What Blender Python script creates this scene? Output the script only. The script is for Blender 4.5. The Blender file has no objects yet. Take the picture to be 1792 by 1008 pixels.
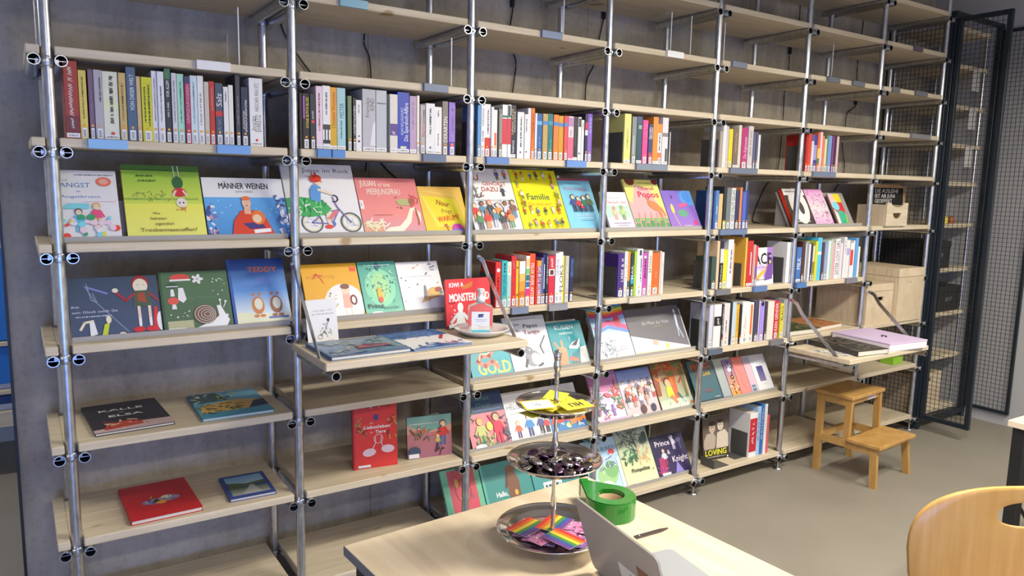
import bpy, bmesh, math, random
from mathutils import Matrix, Vector

# ------------------------------------------------------------------ measured layout (metres)
CAM_LOC=[-0.1055, -2.7237, 1.701]
CAM_ROT=[1.4335664052534074, 0.021235891592586306, -0.5867124797498015]
FOCAL_PX=1305.2913437227062
POST_X=[0.0, 0.755, 1.5007, 2.2411, 2.9795, 3.7257, 4.4746, 5.2211]
LEVEL_Z=[0.0759, 0.4552, 0.7843, 1.1132, 1.4415, 1.7714, 2.0467, 2.3214, 2.5983, 2.8665]
# upright books: bay, level, row phrase, group, [x, width, height, colour, sticker, description, bands, texts]
ROWS=[
(0,5,'upper book row, leftmost bay','novels in the upper row of the leftmost bay',[
(0.0406, 0.038, 0.24, (150, 42, 28), 'h', 'broad red book with white script', [(0.0, 0.3, (105, 25, 30))], [('~', 0.3, 0.92, 0.45, 0.4, (225, 200, 190), 'u'), ('~', 0.14, 0.26, 0.5, 0.25, (235, 235, 235), 'u')]),
(0.08, 0.0218, 0.2139, (203, 184, 85), 'v', 'mustard yellow book', [], [('~', 0.3, 0.9, 0.5, 0.2, (150, 130, 60), 'u')]),
(0.1066, 0.0149, 0.2187, (108, 78, 108), 'v', 'dull purple book', [], [('~', 0.3, 0.7, 0.5, 0.25, (160, 140, 160), 'u')]),
(0.1223, 0.0237, 0.2189, (162, 160, 168), 'v', 'silver grey book', [], [('~', 0.55, 0.9, 0.7, 0.2, (120, 118, 125), 'u')]),
(0.1466, 0.0436, 0.217, (206, 206, 186), 'h', 'broad cream book with grey script', [(0.45, 0.6, (200, 208, 170))], [('~', 0.25, 0.95, 0.55, 0.25, (120, 120, 100), 'u'), ('dot', 0.1, 0.1, 0.55, 0.14, (190, 60, 60), 'u')]),
(0.1921, 0.0206, 0.2161, (186, 161, 97), 'v', 'tan ochre book', [], [('~', 0.3, 0.85, 0.5, 0.25, (150, 125, 70), 'u')]),
(0.2145, 0.028, 0.2373, (58, 84, 115), 'v', 'tall slate blue book with pale rim', [], [('VON DIESER WELT', 0.42, 0.9, 0.55, 0.42, (205, 220, 225), 'u')]),
(0.2438, 0.0128, 0.2097, (190, 165, 118), 'v', 'thin sand coloured book', [], []),
(0.2583, 0.0309, 0.2092, (190, 190, 24), 'v', 'bright lime yellow book', [], [('~', 0.3, 0.85, 0.3, 0.15, (110, 110, 20), 'u'), ('~', 0.25, 0.9, 0.7, 0.15, (90, 90, 20), 'u')]),
(0.2901, 0.0162, 0.2321, (206, 206, 216), 'v', 'white book beside the lime yellow one', [], [('~', 0.3, 0.9, 0.5, 0.2, (150, 150, 160), 'u')]),
(0.3068, 0.0199, 0.2316, (206, 208, 216), 'v', 'white book with grey lettering', [], [('~', 0.3, 0.8, 0.5, 0.2, (140, 140, 150), 'u')]),
(0.3283, 0.0187, 0.2429, (34, 39, 48), 'v', 'dark book with green head', [(0.86, 1, (50, 105, 70))], [('VOR ALLEM', 0.62, 0.84, 0.5, 0.5, (235, 235, 235), 'u'), ('~', 0.35, 0.55, 0.5, 0.4, (235, 235, 235), 'u')]),
(0.3497, 0.0159, 0.2306, (190, 192, 198), 'v', 'pale grey book', [], [('~', 0.3, 0.9, 0.5, 0.2, (150, 150, 160), 'u')]),
(0.3677, 0.0212, 0.2302, (150, 200, 180), 'v', 'mint green book', [], [('~', 0.3, 0.9, 0.5, 0.2, (110, 160, 140), 'u')]),
(0.3904, 0.0176, 0.2236, (152, 32, 78), 'v', 'magenta book with navy head', [(0.9, 1, (40, 50, 95))], [('GRENZGÄNGERIN', 0.3, 0.88, 0.5, 0.5, (225, 160, 180), 'u')]),
(0.4089, 0.0216, 0.2286, (186, 206, 226), 'v', 'sky blue book', [], [('~', 0.3, 0.9, 0.5, 0.2, (140, 160, 190), 'u')]),
(0.432, 0.0194, 0.2301, (216, 213, 223), 'v', 'white book with vertical grey title', [], [('~', 0.28, 0.75, 0.5, 0.4, (90, 80, 90), 'u')]),
(0.4529, 0.0151, 0.2118, (184, 178, 163), 'v', 'short beige book', [], []),
(0.4697, 0.0173, 0.2152, (176, 44, 34), 'v', 'short red book', [], [('~', 0.55, 0.9, 0.5, 0.3, (225, 170, 160), 'u')]),
(0.4887, 0.0248, 0.2115, (60, 75, 95), 'v', 'slate book with red band', [(0.47, 0.55, (190, 40, 40))], [('Salz', 0.62, 0.84, 0.5, 0.75, (235, 235, 235), 'u'), ('~', 0.2, 0.42, 0.5, 0.3, (130, 140, 155), 'u')]),
(0.5149, 0.0161, 0.2, (216, 216, 211), 'v', 'small white book', [], [('~', 0.75, 0.92, 0.5, 0.25, (90, 90, 90), 'u')]),
(0.5319, 0.0152, 0.2076, (215, 220, 205), 'v', 'small ivory book', [], []),
(0.5549, 0.0154, 0.2461, (58, 58, 66), 'v', 'tall charcoal book', [], [('~', 0.3, 0.7, 0.5, 0.4, (150, 150, 160), 'u')]),
(0.5743, 0.0244, 0.2056, (34, 40, 70), 'v', 'short navy book', [], [('~', 0.3, 0.6, 0.35, 0.25, (235, 235, 235), 'u'), ('~', 0.25, 0.8, 0.65, 0.3, (235, 235, 235), 'u')]),
(0.6027, 0.0466, 0.2393, (226, 223, 229), 'h', 'broad white book with black title', [], [('EVARISTO', 0.22, 0.47, 0.62, 0.45, (40, 40, 45), 'u'), ('Bernardine', 0.24, 0.45, 0.28, 0.28, (60, 60, 65), 'u'), ('MÄDCHEN, FRAU ETC', 0.52, 0.93, 0.55, 0.3, (70, 70, 75), 'u'), ('dot', 0.1, 0.1, 0.5, 0.1, (190, 40, 40), 'u')]),
]),
(1,5,'upper book row, second bay','novels in the upper row of the second bay',[
(0.7804, 0.0102, 0.2017, (26, 23, 26), '', 'thin black book', [], []),
(0.7924, 0.0256, 0.2023, (22, 20, 24), 'v', 'black book with yellow title', [], [('STONE BUTCH BLUES', 0.38, 0.93, 0.7, 0.42, (235, 190, 50), 'u'), ('bar', 0.55, 0.95, 0.2, 0.25, (150, 80, 170), 'u')]),
(0.8205, 0.0206, 0.203, (34, 42, 50), 'v', 'dark teal book with white specks', [], [('~', 0.55, 0.7, 0.5, 0.3, (235, 235, 235), 'u'), ('dot', 0.5, 0.5, 0.5, 0.3, (200, 60, 60), 'u')]),
(0.8422, 0.0243, 0.2319, (226, 190, 201), 'h', 'pale pink book', [], [('~', 0.3, 0.9, 0.5, 0.25, (190, 140, 155), 'u')]),
(0.8672, 0.0293, 0.2355, (216, 216, 226), 'h', 'white book with striped skirt drawing', [(0.1, 0.16, (40, 38, 45)), (0.32, 0.4, (60, 55, 60))], [('~', 0.55, 0.9, 0.5, 0.25, (160, 160, 170), 'u'), ('bar', 0.12, 0.32, 0.3, 0.14, (30, 28, 30), 'u'), ('bar', 0.12, 0.32, 0.7, 0.14, (30, 28, 30), 'u')]),
(0.8971, 0.0269, 0.2329, (208, 142, 42), 'h', 'orange gold book', [(0, 0.45, (192, 150, 28))], [('Christine Wunnicke', 0.35, 0.92, 0.5, 0.5, (120, 70, 20), 'u')]),
(0.9249, 0.0331, 0.2329, (150, 190, 196), 'h', 'pale aqua book', [], [('MISTER', 0.52, 0.76, 0.55, 0.55, (50, 75, 85), 'u'), ('~', 0.2, 0.48, 0.5, 0.2, (90, 130, 140), 'u')]),
(0.9662, 0.0163, 0.2062, (100, 115, 85), 'v', 'olive green book', [], [('~', 0.25, 0.5, 0.5, 0.4, (140, 140, 100), 'u')]),
(0.9855, 0.0125, 0.2008, (24, 24, 28), 'v', 'thin black book with white lettering', [], [('UNTERTAUCHEN', 0.3, 0.85, 0.5, 0.6, (235, 235, 235), 'u')]),
(1.0003, 0.0233, 0.1943, (226, 226, 231), '', 'short white book with dots', [], [('~', 0.75, 0.92, 0.5, 0.2, (120, 120, 120), 'u'), ('dot', 0.2, 0.2, 0.5, 0.2, (60, 60, 70), 'u'), ('dot', 0.3, 0.3, 0.5, 0.14, (60, 60, 70), 'u')]),
(1.0259, 0.0544, 0.2378, (166, 166, 173), 'h', 'broad grey book with dark title', [], [('Fremden', 0.55, 0.87, 0.38, 0.3, (70, 70, 75), 'u'), ('KIND', 0.66, 0.86, 0.72, 0.33, (70, 70, 75), 'u'), ('poly', 0.1, 0.5, 0.8, 0.4, (200, 200, 205), 'u')]),
(1.0827, 0.0446, 0.238, (170, 175, 182), 'h', 'broad grey book with crack drawing', [], [('bar', 0.78, 0.8, 0.5, 0.8, (90, 92, 98), 'u')]),
(1.1391, 0.0329, 0.227, (200, 195, 186), 'h', 'cream book with purple block', [(0.3, 0.5, (80, 55, 125))], [('~', 0.32, 0.4, 0.5, 0.5, (235, 235, 235), 'u')]),
(1.1732, 0.0507, 0.2393, (36, 56, 160), 'h', 'royal blue book with white title', [], [('Die Sparsholt-Affäre', 0.2, 0.83, 0.72, 0.36, (235, 235, 235), 'u'), ('ALAN HOLLINGHURST', 0.3, 0.75, 0.38, 0.24, (180, 190, 225), 'u'), ('bar', 0.08, 0.12, 0.5, 0.5, (190, 195, 170), 'u')]),
(1.226, 0.0297, 0.2274, (166, 140, 170), 'h', 'mauve book', [], [('~', 0.4, 0.9, 0.5, 0.2, (190, 170, 195), 'u')]),
(1.2582, 0.0113, 0.2315, (215, 205, 195), 'v', 'very thin cream book', [], []),
(1.2741, 0.0222, 0.1973, (165, 160, 160), 'v', 'grey book with red title', [], [('Berlin', 0.35, 0.6, 0.55, 0.6, (185, 50, 50), 'u'), ('~', 0.62, 0.9, 0.7, 0.2, (150, 70, 70), 'u')]),
(1.2968, 0.0401, 0.2042, (221, 221, 221), 'h', 'white book with faint title', [], [('~', 0.4, 0.9, 0.5, 0.22, (130, 130, 130), 'u'), ('dot', 0.14, 0.14, 0.5, 0.12, (110, 110, 115), 'u')]),
(1.339, 0.0323, 0.1935, (226, 222, 215), 'h', 'short cream white book', [], [('~', 0.8, 0.93, 0.5, 0.2, (120, 120, 120), 'u'), ('~', 0.2, 0.45, 0.5, 0.15, (170, 120, 120), 'u')]),
(1.3745, 0.0257, 0.2187, (122, 112, 104), 'v', 'taupe book with white title', [], [('DERARTEN', 0.24, 0.72, 0.55, 0.7, (235, 235, 235), 'u')]),
(1.4023, 0.0297, 0.2164, (136, 106, 190), 'v', 'violet book with blue foot', [(0, 0.26, (70, 70, 150))], [('~', 0.3, 0.9, 0.6, 0.3, (175, 150, 215), 'u'), ('dot', 0.2, 0.2, 0.5, 0.3, (190, 60, 110), 'u')]),
]),
(2,5,'upper book row, third bay','novels in the upper row of the third bay',[
(1.5395, 0.0164, 0.2147, (80, 140, 190), 'v', 'light blue book', [], []),
(1.557, 0.0177, 0.216, (216, 216, 221), 'v', 'white book with black lettering', [], [('KRIEGSKIND', 0.6, 0.95, 0.5, 0.5, (30, 28, 30), 'u'), ('~', 0.3, 0.5, 0.5, 0.3, (110, 90, 100), 'u')]),
(1.5755, 0.0313, 0.2227, (216, 211, 221), 'v', 'grey white book with red foot', [(0, 0.37, (190, 42, 45))], [('~', 0.45, 0.9, 0.6, 0.2, (110, 110, 120), 'u')]),
(1.6077, 0.0119, 0.2125, (221, 221, 223), 'v', 'thin white book', [], []),
(1.6207, 0.0183, 0.2017, (222, 220, 222), 'v', 'white book with orange stripe', [], [('bar', 0.25, 0.52, 0.5, 0.6, (225, 100, 60), 'u')]),
(1.6452, 0.0182, 0.2083, (108, 104, 100), 'v', 'grey photo book', [], [('bar', 0.3, 0.9, 0.6, 0.3, (160, 150, 140), 'u')]),
(1.6661, 0.0263, 0.2269, (226, 224, 224), '', 'white book with red middle and green band', [(0.26, 0.74, (196, 42, 62)), (0.76, 0.8, (30, 100, 75))], []),
(1.693, 0.0164, 0.2286, (222, 220, 222), '', 'narrow red and white book', [(0.26, 0.74, (196, 42, 62)), (0.76, 0.8, (30, 100, 75))], [('bar', 0.8, 0.98, 0.4, 0.7, (50, 50, 55), 'u')]),
(1.71, 0.027, 0.2278, (40, 36, 52), 'h', 'navy book with gold title', [], [('Lafrance und ich', 0.45, 0.93, 0.3, 0.42, (215, 185, 120), 'u'), ('~', 0.5, 0.9, 0.75, 0.3, (190, 190, 200), 'u'), ('~', 0.1, 0.35, 0.5, 0.5, (190, 190, 210), 'u')]),
(1.7431, 0.035, 0.2013, (216, 216, 223), '', 'white book with small print', [], [('~', 0.25, 0.9, 0.55, 0.2, (120, 120, 130), 'u'), ('dot', 0.14, 0.14, 0.5, 0.12, (90, 60, 60), 'u')]),
(1.7802, 0.0187, 0.1935, (218, 218, 224), '', 'short white book', [], [('~', 0.6, 0.9, 0.5, 0.3, (130, 130, 140), 'u'), ('dot', 0.16, 0.16, 0.5, 0.2, (90, 40, 60), 'u')]),
(1.8002, 0.0167, 0.2219, (205, 203, 206), '', 'tall grey white book', [], []),
(1.8181, 0.018, 0.2232, (226, 106, 28), 'v', 'orange book', [], [('~', 0.4, 0.9, 0.5, 0.3, (190, 70, 15), 'u')]),
(1.8374, 0.0106, 0.2021, (222, 218, 226), 'v', 'very thin white book', [], []),
(1.8502, 0.0274, 0.2011, (30, 88, 150), 'v', 'blue book with pale blue band', [(0.76, 0.84, (90, 160, 200))], [('~', 0.3, 0.5, 0.5, 0.3, (120, 160, 200), 'u')]),
(1.8798, 0.0273, 0.2031, (172, 146, 88), 'v', 'olive tan book with blue band', [(0.76, 0.84, (70, 120, 175))], []),
(1.9097, 0.0279, 0.2052, (20, 106, 112), 'v', 'teal book with blue band', [(0.76, 0.84, (60, 130, 165))], [('~', 0.25, 0.45, 0.6, 0.3, (100, 190, 140), 'u')]),
(1.9396, 0.0279, 0.2032, (214, 116, 52), 'v', 'orange book with blue band', [(0.76, 0.84, (70, 120, 175))], []),
(1.9697, 0.0272, 0.1999, (190, 140, 36), 'v', 'mustard book with blue band', [(0.76, 0.84, (70, 120, 175))], []),
(1.9985, 0.0221, 0.2016, (200, 70, 76), 'v', 'coral red book with blue band', [(0.76, 0.84, (70, 120, 175))], []),
(2.0219, 0.0306, 0.2014, (222, 190, 198), '', 'pink book with white border', [(0.06, 0.53, (205, 95, 125)), (0.77, 0.97, (165, 120, 165))], [('~', 0.55, 0.75, 0.5, 0.3, (230, 210, 215), 'u')]),
(2.0549, 0.0252, 0.2022, (40, 40, 46), 'h', 'black book in pastel surroundings', [], [('~', 0.35, 0.9, 0.5, 0.2, (110, 110, 115), 'u')]),
(2.0822, 0.0176, 0.2012, (214, 214, 205), '', 'white book with black box', [], [('bar', 0.78, 0.97, 0.5, 0.8, (60, 60, 62), 'u'), ('dot', 0.18, 0.18, 0.5, 0.25, (30, 28, 30), 'u')]),
(2.1005, 0.0146, 0.1893, (217, 216, 210), '', 'short narrow white book', [], [('~', 0.75, 0.93, 0.5, 0.3, (90, 90, 90), 'u')]),
(2.1202, 0.0161, 0.2192, (36, 30, 62), 'v', 'navy book with red block', [(0.68, 0.82, (180, 40, 60)), (0.55, 0.66, (200, 200, 205))], []),
(2.1394, 0.0262, 0.2209, (118, 88, 178), 'v', 'violet book at the row end', [], [('~', 0.6, 0.92, 0.6, 0.4, (200, 185, 225), 'u')]),
]),
(3,5,'upper book row, fourth bay','novels in the upper row of the fourth bay',[
(2.3659, 0.0426, 0.237, (204, 200, 120), 'h', 'pale yellow book', [], [('~', 0.3, 0.7, 0.5, 0.15, (170, 165, 90), 'u')]),
(2.416, 0.0289, 0.2263, (122, 127, 127), 'v', 'grey green book', [], [('bar', 0.2, 0.6, 0.4, 0.4, (150, 160, 155), 'u')]),
(2.4479, 0.0342, 0.2286, (44, 74, 86), 'h', 'dark petrol book', [(0.86, 1, (60, 75, 110))], [('bar', 0.74, 0.82, 0.6, 0.6, (120, 160, 150), 'u')]),
(2.4859, 0.0345, 0.2147, (216, 66, 136), 'v', 'hot pink book', [], [('~', 0.5, 0.9, 0.6, 0.3, (235, 130, 180), 'u')]),
(2.5251, 0.0287, 0.1977, (58, 60, 100), 'v', 'dark blue book with white title', [(0, 0.3, (150, 50, 90))], [('ÖKOZID', 0.62, 0.92, 0.5, 0.8, (235, 235, 235), 'u')]),
(2.5561, 0.0329, 0.2344, (210, 131, 52), 'h', 'amber book', [], []),
(2.5906, 0.0265, 0.2016, (216, 206, 206), 'v', 'white and orange book', [(0.78, 1, (226, 130, 40)), (0.1, 0.3, (226, 110, 50))], [('~', 0.35, 0.75, 0.5, 0.3, (120, 110, 110), 'u')]),
(2.6183, 0.0399, 0.2346, (201, 196, 201), 'h', 'grey white book with figure', [(0.6, 0.68, (120, 118, 122))], [('bar', 0.05, 0.35, 0.75, 0.35, (60, 60, 66), 'u')]),
]),
(4,5,'upper book row, fifth bay','novels in the upper row of the fifth bay',[
(3.0427, 0.0234, 0.1905, (152, 143, 134), '', 'beige book', [], []),
(3.0679, 0.0263, 0.2258, (202, 202, 202), '', 'tall pale grey book', [], []),
(3.096, 0.0164, 0.2209, (180, 175, 188), 'v', 'thin lilac grey book', [], []),
(3.1156, 0.0307, 0.2083, (206, 191, 32), 'v', 'yellow book', [], []),
(3.1509, 0.0399, 0.2127, (112, 96, 82), 'h', 'brown collage book', [], [('~', 0.4, 0.9, 0.5, 0.5, (180, 140, 120), 'u')]),
(3.1927, 0.0225, 0.2323, (196, 191, 176), '', 'ivory book', [], []),
(3.2198, 0.0487, 0.2213, (166, 46, 106), 'v', 'magenta book with white title', [], [('Die Argonauten', 0.25, 0.78, 0.6, 0.5, (225, 180, 205), 'u')]),
(3.2719, 0.0398, 0.2321, (186, 180, 180), 'h', 'grey book with small print', [], [('~', 0.3, 0.9, 0.5, 0.5, (120, 115, 115), 'u')]),
(3.3199, 0.0164, 0.2033, (86, 90, 122), 'v', 'thin blue grey book', [], []),
(3.3388, 0.0146, 0.2021, (78, 82, 110), 'v', 'second thin blue grey book', [], []),
(3.3587, 0.0166, 0.1893, (206, 206, 206), '', 'very thin white book', [], []),
]),
(5,5,'upper book row, sixth bay','novels in the upper row of the sixth bay',[
(3.7844, 0.0207, 0.2122, (168, 36, 34), 'v', 'thin red book', [], []),
(3.8084, 0.0263, 0.2176, (200, 60, 42), 'v', 'red orange book', [], []),
(3.8358, 0.0193, 0.1785, (208, 204, 202), 'v', 'short white book', [], []),
(3.8579, 0.0322, 0.2181, (150, 145, 200), 'v', 'lilac and navy book', [(0.72, 1, (60, 55, 135)), (0.15, 0.32, (60, 55, 140))], []),
(3.894, 0.0224, 0.2315, (212, 92, 42), 'v', 'orange and green book', [(0.35, 0.6, (230, 190, 60)), (0.2, 0.35, (60, 120, 70))], []),
(3.918, 0.0248, 0.2362, (226, 188, 194), 'v', 'tall rose white book', [], []),
(3.9451, 0.0164, 0.214, (216, 112, 96), 'v', 'salmon book', [], []),
(3.9626, 0.0182, 0.1981, (214, 204, 160), 'v', 'short cream book', [], []),
(3.9831, 0.0177, 0.2194, (92, 132, 96), 'v', 'green book', [], []),
(4.0037, 0.0305, 0.2191, (112, 146, 202), 'v', 'light blue book', [], []),
(4.0359, 0.0156, 0.2188, (122, 52, 122), 'v', 'purple book', [], []),
(4.0539, 0.0233, 0.2233, (50, 42, 46), 'v', 'dark brown book', [], []),
(4.0812, 0.0199, 0.2185, (216, 172, 182), 'v', 'pale pink book', [], []),
]),
(2,3,'middle book row, third bay','paperbacks in the middle row of the third bay',[
(1.6421, 0.0292, 0.2048, (200, 46, 46), 'v', 'red book beside the bookend', [], [('~', 0.3, 0.7, 0.5, 0.3, (140, 20, 30), 'u'), ('dot', 0.82, 0.82, 0.5, 0.3, (235, 235, 235), 'u')]),
(1.674, 0.0304, 0.2099, (52, 162, 166), 'v', 'turquoise book', [], [('TEAM OPHA', 0.25, 0.7, 0.5, 0.6, (20, 70, 110), 'u'), ('~', 0.75, 0.95, 0.5, 0.3, (20, 70, 100), 'u')]),
(1.7054, 0.0209, 0.2038, (152, 190, 190), 'v', 'pale turquoise book', [(0.7, 1, (205, 205, 190))], [('~', 0.75, 0.92, 0.5, 0.4, (150, 120, 90), 'u')]),
(1.7278, 0.0263, 0.2284, (190, 40, 50), 'v', 'tall red book', [], [('~', 0.75, 0.9, 0.5, 0.3, (225, 150, 150), 'u')]),
(1.755, 0.014, 0.2056, (236, 176, 46), 'v', 'narrow yellow book', [], [('dot', 0.85, 0.85, 0.5, 0.3, (30, 28, 30), 'u'), ('dot', 0.25, 0.25, 0.5, 0.3, (30, 28, 30), 'u')]),
(1.7703, 0.0324, 0.2036, (205, 140, 60), 'v', 'book with white, tan and orange scene', [(0.72, 1, (225, 225, 225)), (0.55, 0.72, (200, 170, 100)), (0.2, 0.32, (200, 90, 30))], []),
(1.8068, 0.0203, 0.2258, (230, 228, 222), 'v', 'book with rainbow coloured blocks', [(0.78, 0.95, (225, 180, 130)), (0.63, 0.75, (90, 180, 110)), (0.5, 0.62, (20, 110, 120)), (0.37, 0.48, (20, 100, 160)), (0.18, 0.34, (200, 40, 130))], []),
(1.8293, 0.0301, 0.2353, (216, 76, 42), 'v', 'vermilion book with white title', [], [('FELIX EVER AFTER', 0.1, 0.82, 0.5, 0.6, (235, 235, 235), 'd')]),
(1.86, 0.0077, 0.2059, (200, 50, 42), '', 'sliver thin red book', [], []),
(1.8684, 0.0214, 0.2027, (140, 70, 95), 'v', 'plum book with bold white title', [(0.88, 1, (226, 150, 42))], [('TOMORROW TO BE DAY', 0.03, 0.88, 0.5, 0.95, (235, 235, 235), 'u')]),
(1.8914, 0.0114, 0.2151, (92, 102, 142), 'v', 'narrow slate book', [], []),
(1.9041, 0.0127, 0.2305, (46, 42, 112), 'v', 'narrow indigo book', [], [('bar', 0.3, 0.8, 0.6, 0.3, (220, 220, 225), 'u')]),
(1.9178, 0.0151, 0.2326, (40, 50, 70), 'v', 'dark teal book with pale title', [], [('~', 0.4, 0.95, 0.6, 0.5, (235, 235, 235), 'u')]),
(1.9359, 0.0341, 0.2222, (195, 42, 62), 'v', 'crimson book with framed picture', [(0.58, 0.72, (235, 230, 230))], [('bar', 0.6, 0.7, 0.5, 0.6, (90, 50, 50), 'u'), ('~', 0.76, 0.95, 0.5, 0.5, (235, 235, 235), 'u')]),
(1.972, 0.0217, 0.2334, (215, 220, 236), 'v', 'white book with coloured letters', [], [('GEORGE', 0.55, 0.88, 0.5, 0.7, (110, 80, 170), 'u')]),
(1.9947, 0.0222, 0.238, (226, 226, 231), 'v', 'white book with black letters', [], [('FLOKS', 0.2, 0.75, 0.6, 0.95, (30, 28, 30), 'u')]),
(2.0176, 0.0108, 0.2187, (216, 190, 52), '', 'narrow yellow edged book', [], []),
(2.0295, 0.0228, 0.2181, (172, 172, 162), 'v', 'grey book with pale title', [], [('~', 0.3, 0.8, 0.5, 0.6, (205, 205, 200), 'u')]),
(2.0547, 0.0216, 0.2145, (36, 36, 78), 'v', 'navy book with blue title', [], [('HEKATONS', 0.55, 0.95, 0.6, 0.7, (70, 130, 190), 'u')]),
]),
(3,3,'middle book row, fourth bay','paperbacks in the middle row of the fourth bay',[
(2.359, 0.0389, 0.2177, (66, 42, 116), 'v', 'purple book beside the bookend', [], [('LIEBE & X', 0.35, 0.9, 0.75, 0.4, (235, 235, 235), 'u')]),
(2.4002, 0.0198, 0.2281, (216, 216, 226), 'v', 'white book with grey title', [], [('~', 0.3, 0.85, 0.5, 0.5, (110, 110, 130), 'u')]),
(2.4223, 0.0203, 0.2256, (186, 126, 62), 'v', 'amber and dark collage book', [(0, 0.35, (60, 80, 80))], []),
(2.4445, 0.0201, 0.2123, (40, 60, 72), 'v', 'dark book with white blue title', [(0.3, 0.5, (60, 140, 180))], [('HAIL', 0.4, 0.75, 0.5, 0.7, (235, 235, 235), 'u')]),
(2.4661, 0.0144, 0.2261, (150, 186, 42), '', 'narrow lime book', [], []),
(2.4824, 0.0399, 0.2381, (206, 211, 231), 'v', 'broad white blue book', [], [('bar', 0.86, 0.97, 0.6, 0.4, (60, 60, 90), 'u'), ('~', 0.3, 0.8, 0.75, 0.2, (120, 130, 160), 'u')]),
(2.5267, 0.0305, 0.2164, (176, 76, 161), 'v', 'magenta book', [], [('~', 0.4, 0.9, 0.6, 0.3, (110, 40, 110), 'u'), ('dot', 0.9, 0.9, 0.5, 0.25, (235, 235, 235), 'u')]),
(2.5611, 0.0256, 0.2267, (226, 211, 201), 'v', 'white book with black capitals', [], [('BIRTHDAY', 0.5, 0.9, 0.5, 0.7, (30, 28, 30), 'u')]),
(2.5891, 0.0493, 0.2141, (206, 96, 42), 'v', 'broad orange book', [], [('~', 0.4, 0.6, 0.6, 0.2, (235, 150, 110), 'u')]),
(2.6417, 0.0122, 0.2227, (200, 171, 151), '', 'narrow tan book', [], []),
(2.6572, 0.0156, 0.2162, (221, 216, 221), '', 'narrow white book at the end', [], [('~', 0.2, 0.8, 0.5, 0.4, (120, 110, 120), 'u')]),
]),
(4,3,'middle book row, fifth bay','paperbacks in the middle row of the fifth bay',[
(3.0346, 0.0352, 0.1768, (54, 74, 70), 'v', 'short dark green book', [], []),
(3.0735, 0.0198, 0.2633, (206, 176, 141), '', 'narrow tan book', [], []),
(3.0966, 0.0279, 0.2595, (36, 32, 52), 'v', 'black violet book', [(0.55, 0.85, (190, 190, 195))], [('~', 0.2, 0.5, 0.5, 0.3, (235, 235, 235), 'u')]),
(3.1282, 0.0319, 0.2146, (221, 206, 42), 'v', 'yellow book', [], []),
(3.1619, 0.0426, 0.2704, (206, 206, 216), '', 'tall white grey book', [], [('~', 0.3, 0.8, 0.6, 0.3, (150, 150, 160), 'u')]),
(3.206, 0.011, 0.2475, (200, 150, 100), '', 'sliver thin tan book', [], []),
(3.3035, 0.0147, 0.2772, (222, 170, 70), '', 'tall book with yellow and purple cover', [], []),
(3.3206, 0.0484, 0.259, (180, 42, 42), 'h', 'red book with white stripe', [], [('bar', 0.25, 0.75, 0.65, 0.14, (230, 220, 220), 'u')]),
(3.373, 0.02, 0.2367, (180, 150, 150), 'v', 'narrow rosy grey book', [], []),
(3.3945, 0.0206, 0.2296, (110, 80, 130), 'v', 'narrow purple red book', [(0.5, 1, (200, 60, 60))], []),
(3.6783, 0.0319, 0.2421, (220, 214, 222), '', 'white book at the row end', [], []),
]),
(5,3,'middle book row, sixth bay','paperbacks in the middle row of the sixth bay',[
(3.7702, 0.0442, 0.2099, (62, 106, 171), 'h', 'blue book with white title', [], [('MILK', 0.36, 0.7, 0.5, 0.8, (235, 235, 235), 'u')]),
(3.821, 0.0245, 0.2421, (76, 42, 42), 'v', 'maroon book', [], []),
(3.8511, 0.036, 0.2433, (132, 137, 142), '', 'grey book', [], [('bar', 0.05, 0.95, 0.2, 0.2, (205, 205, 205), 'u')]),
(3.8894, 0.0164, 0.2267, (216, 216, 221), '', 'narrow white book beside the grey one', [], []),
(3.9075, 0.0182, 0.2297, (46, 46, 92), 'v', 'narrow navy book', [], []),
(3.9297, 0.0189, 0.2134, (200, 196, 151), 'v', 'narrow cream and olive book', [(0, 0.55, (130, 115, 40))], []),
(3.9503, 0.0242, 0.2425, (190, 196, 52), '', 'lime yellow book', [], []),
(3.9785, 0.0406, 0.2627, (82, 181, 226), '', 'bright cyan book', [(0.6, 0.67, (210, 235, 245))], []),
(4.0244, 0.0217, 0.2302, (82, 52, 72), 'v', 'narrow plum book', [], []),
(4.0514, 0.0295, 0.233, (132, 151, 186), 'v', 'grey blue book', [], []),
(4.0838, 0.0232, 0.2429, (201, 216, 216), '', 'white mint book', [], []),
(4.1099, 0.0233, 0.2494, (166, 186, 166), '', 'sage green book', [], []),
(4.1356, 0.0204, 0.2275, (211, 151, 161), '', 'rose book', [], []),
(4.1585, 0.0467, 0.2517, (226, 226, 231), '', 'white book with black letters', [], [('SISTER LOST GIRL', 0.1, 0.97, 0.5, 0.7, (30, 28, 30), 'u')]),
(4.2082, 0.0238, 0.2235, (222, 200, 208), '', 'pinkish white book', [], []),
(4.2517, 0.0272, 0.2607, (226, 226, 228), '', 'tall narrow white book', [], [('~', 0.6, 0.95, 0.5, 0.5, (70, 70, 70), 'u')]),
(4.282, 0.0311, 0.2419, (218, 216, 226), '', 'white book with violet spot', [(0.6, 0.78, (165, 150, 200))], []),
(4.3194, 0.0314, 0.2228, (222, 216, 216), '', 'white book with red stripe', [(0.35, 0.8, (196, 62, 56))], []),
(4.3539, 0.0133, 0.2368, (224, 224, 224), '', 'sliver thin white book', [], []),
(4.3691, 0.0305, 0.2531, (92, 151, 206), '', 'tall light blue book', [], []),
(4.406, 0.0205, 0.1964, (216, 214, 206), '', 'short narrow ivory book', [], []),
]),
(4,2,'low book row, fifth bay','books in the low row of the fifth bay',[
(3.0389, 0.0285, 0.2408, (190, 190, 206), 'v', 'lilac white book', [], []),
(3.078, 0.0587, 0.2401, (221, 223, 231), '', 'broad white book with black box', [(0.5, 0.72, (30, 30, 32))], [('~', 0.54, 0.68, 0.6, 0.3, (235, 235, 235), 'u')]),
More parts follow.
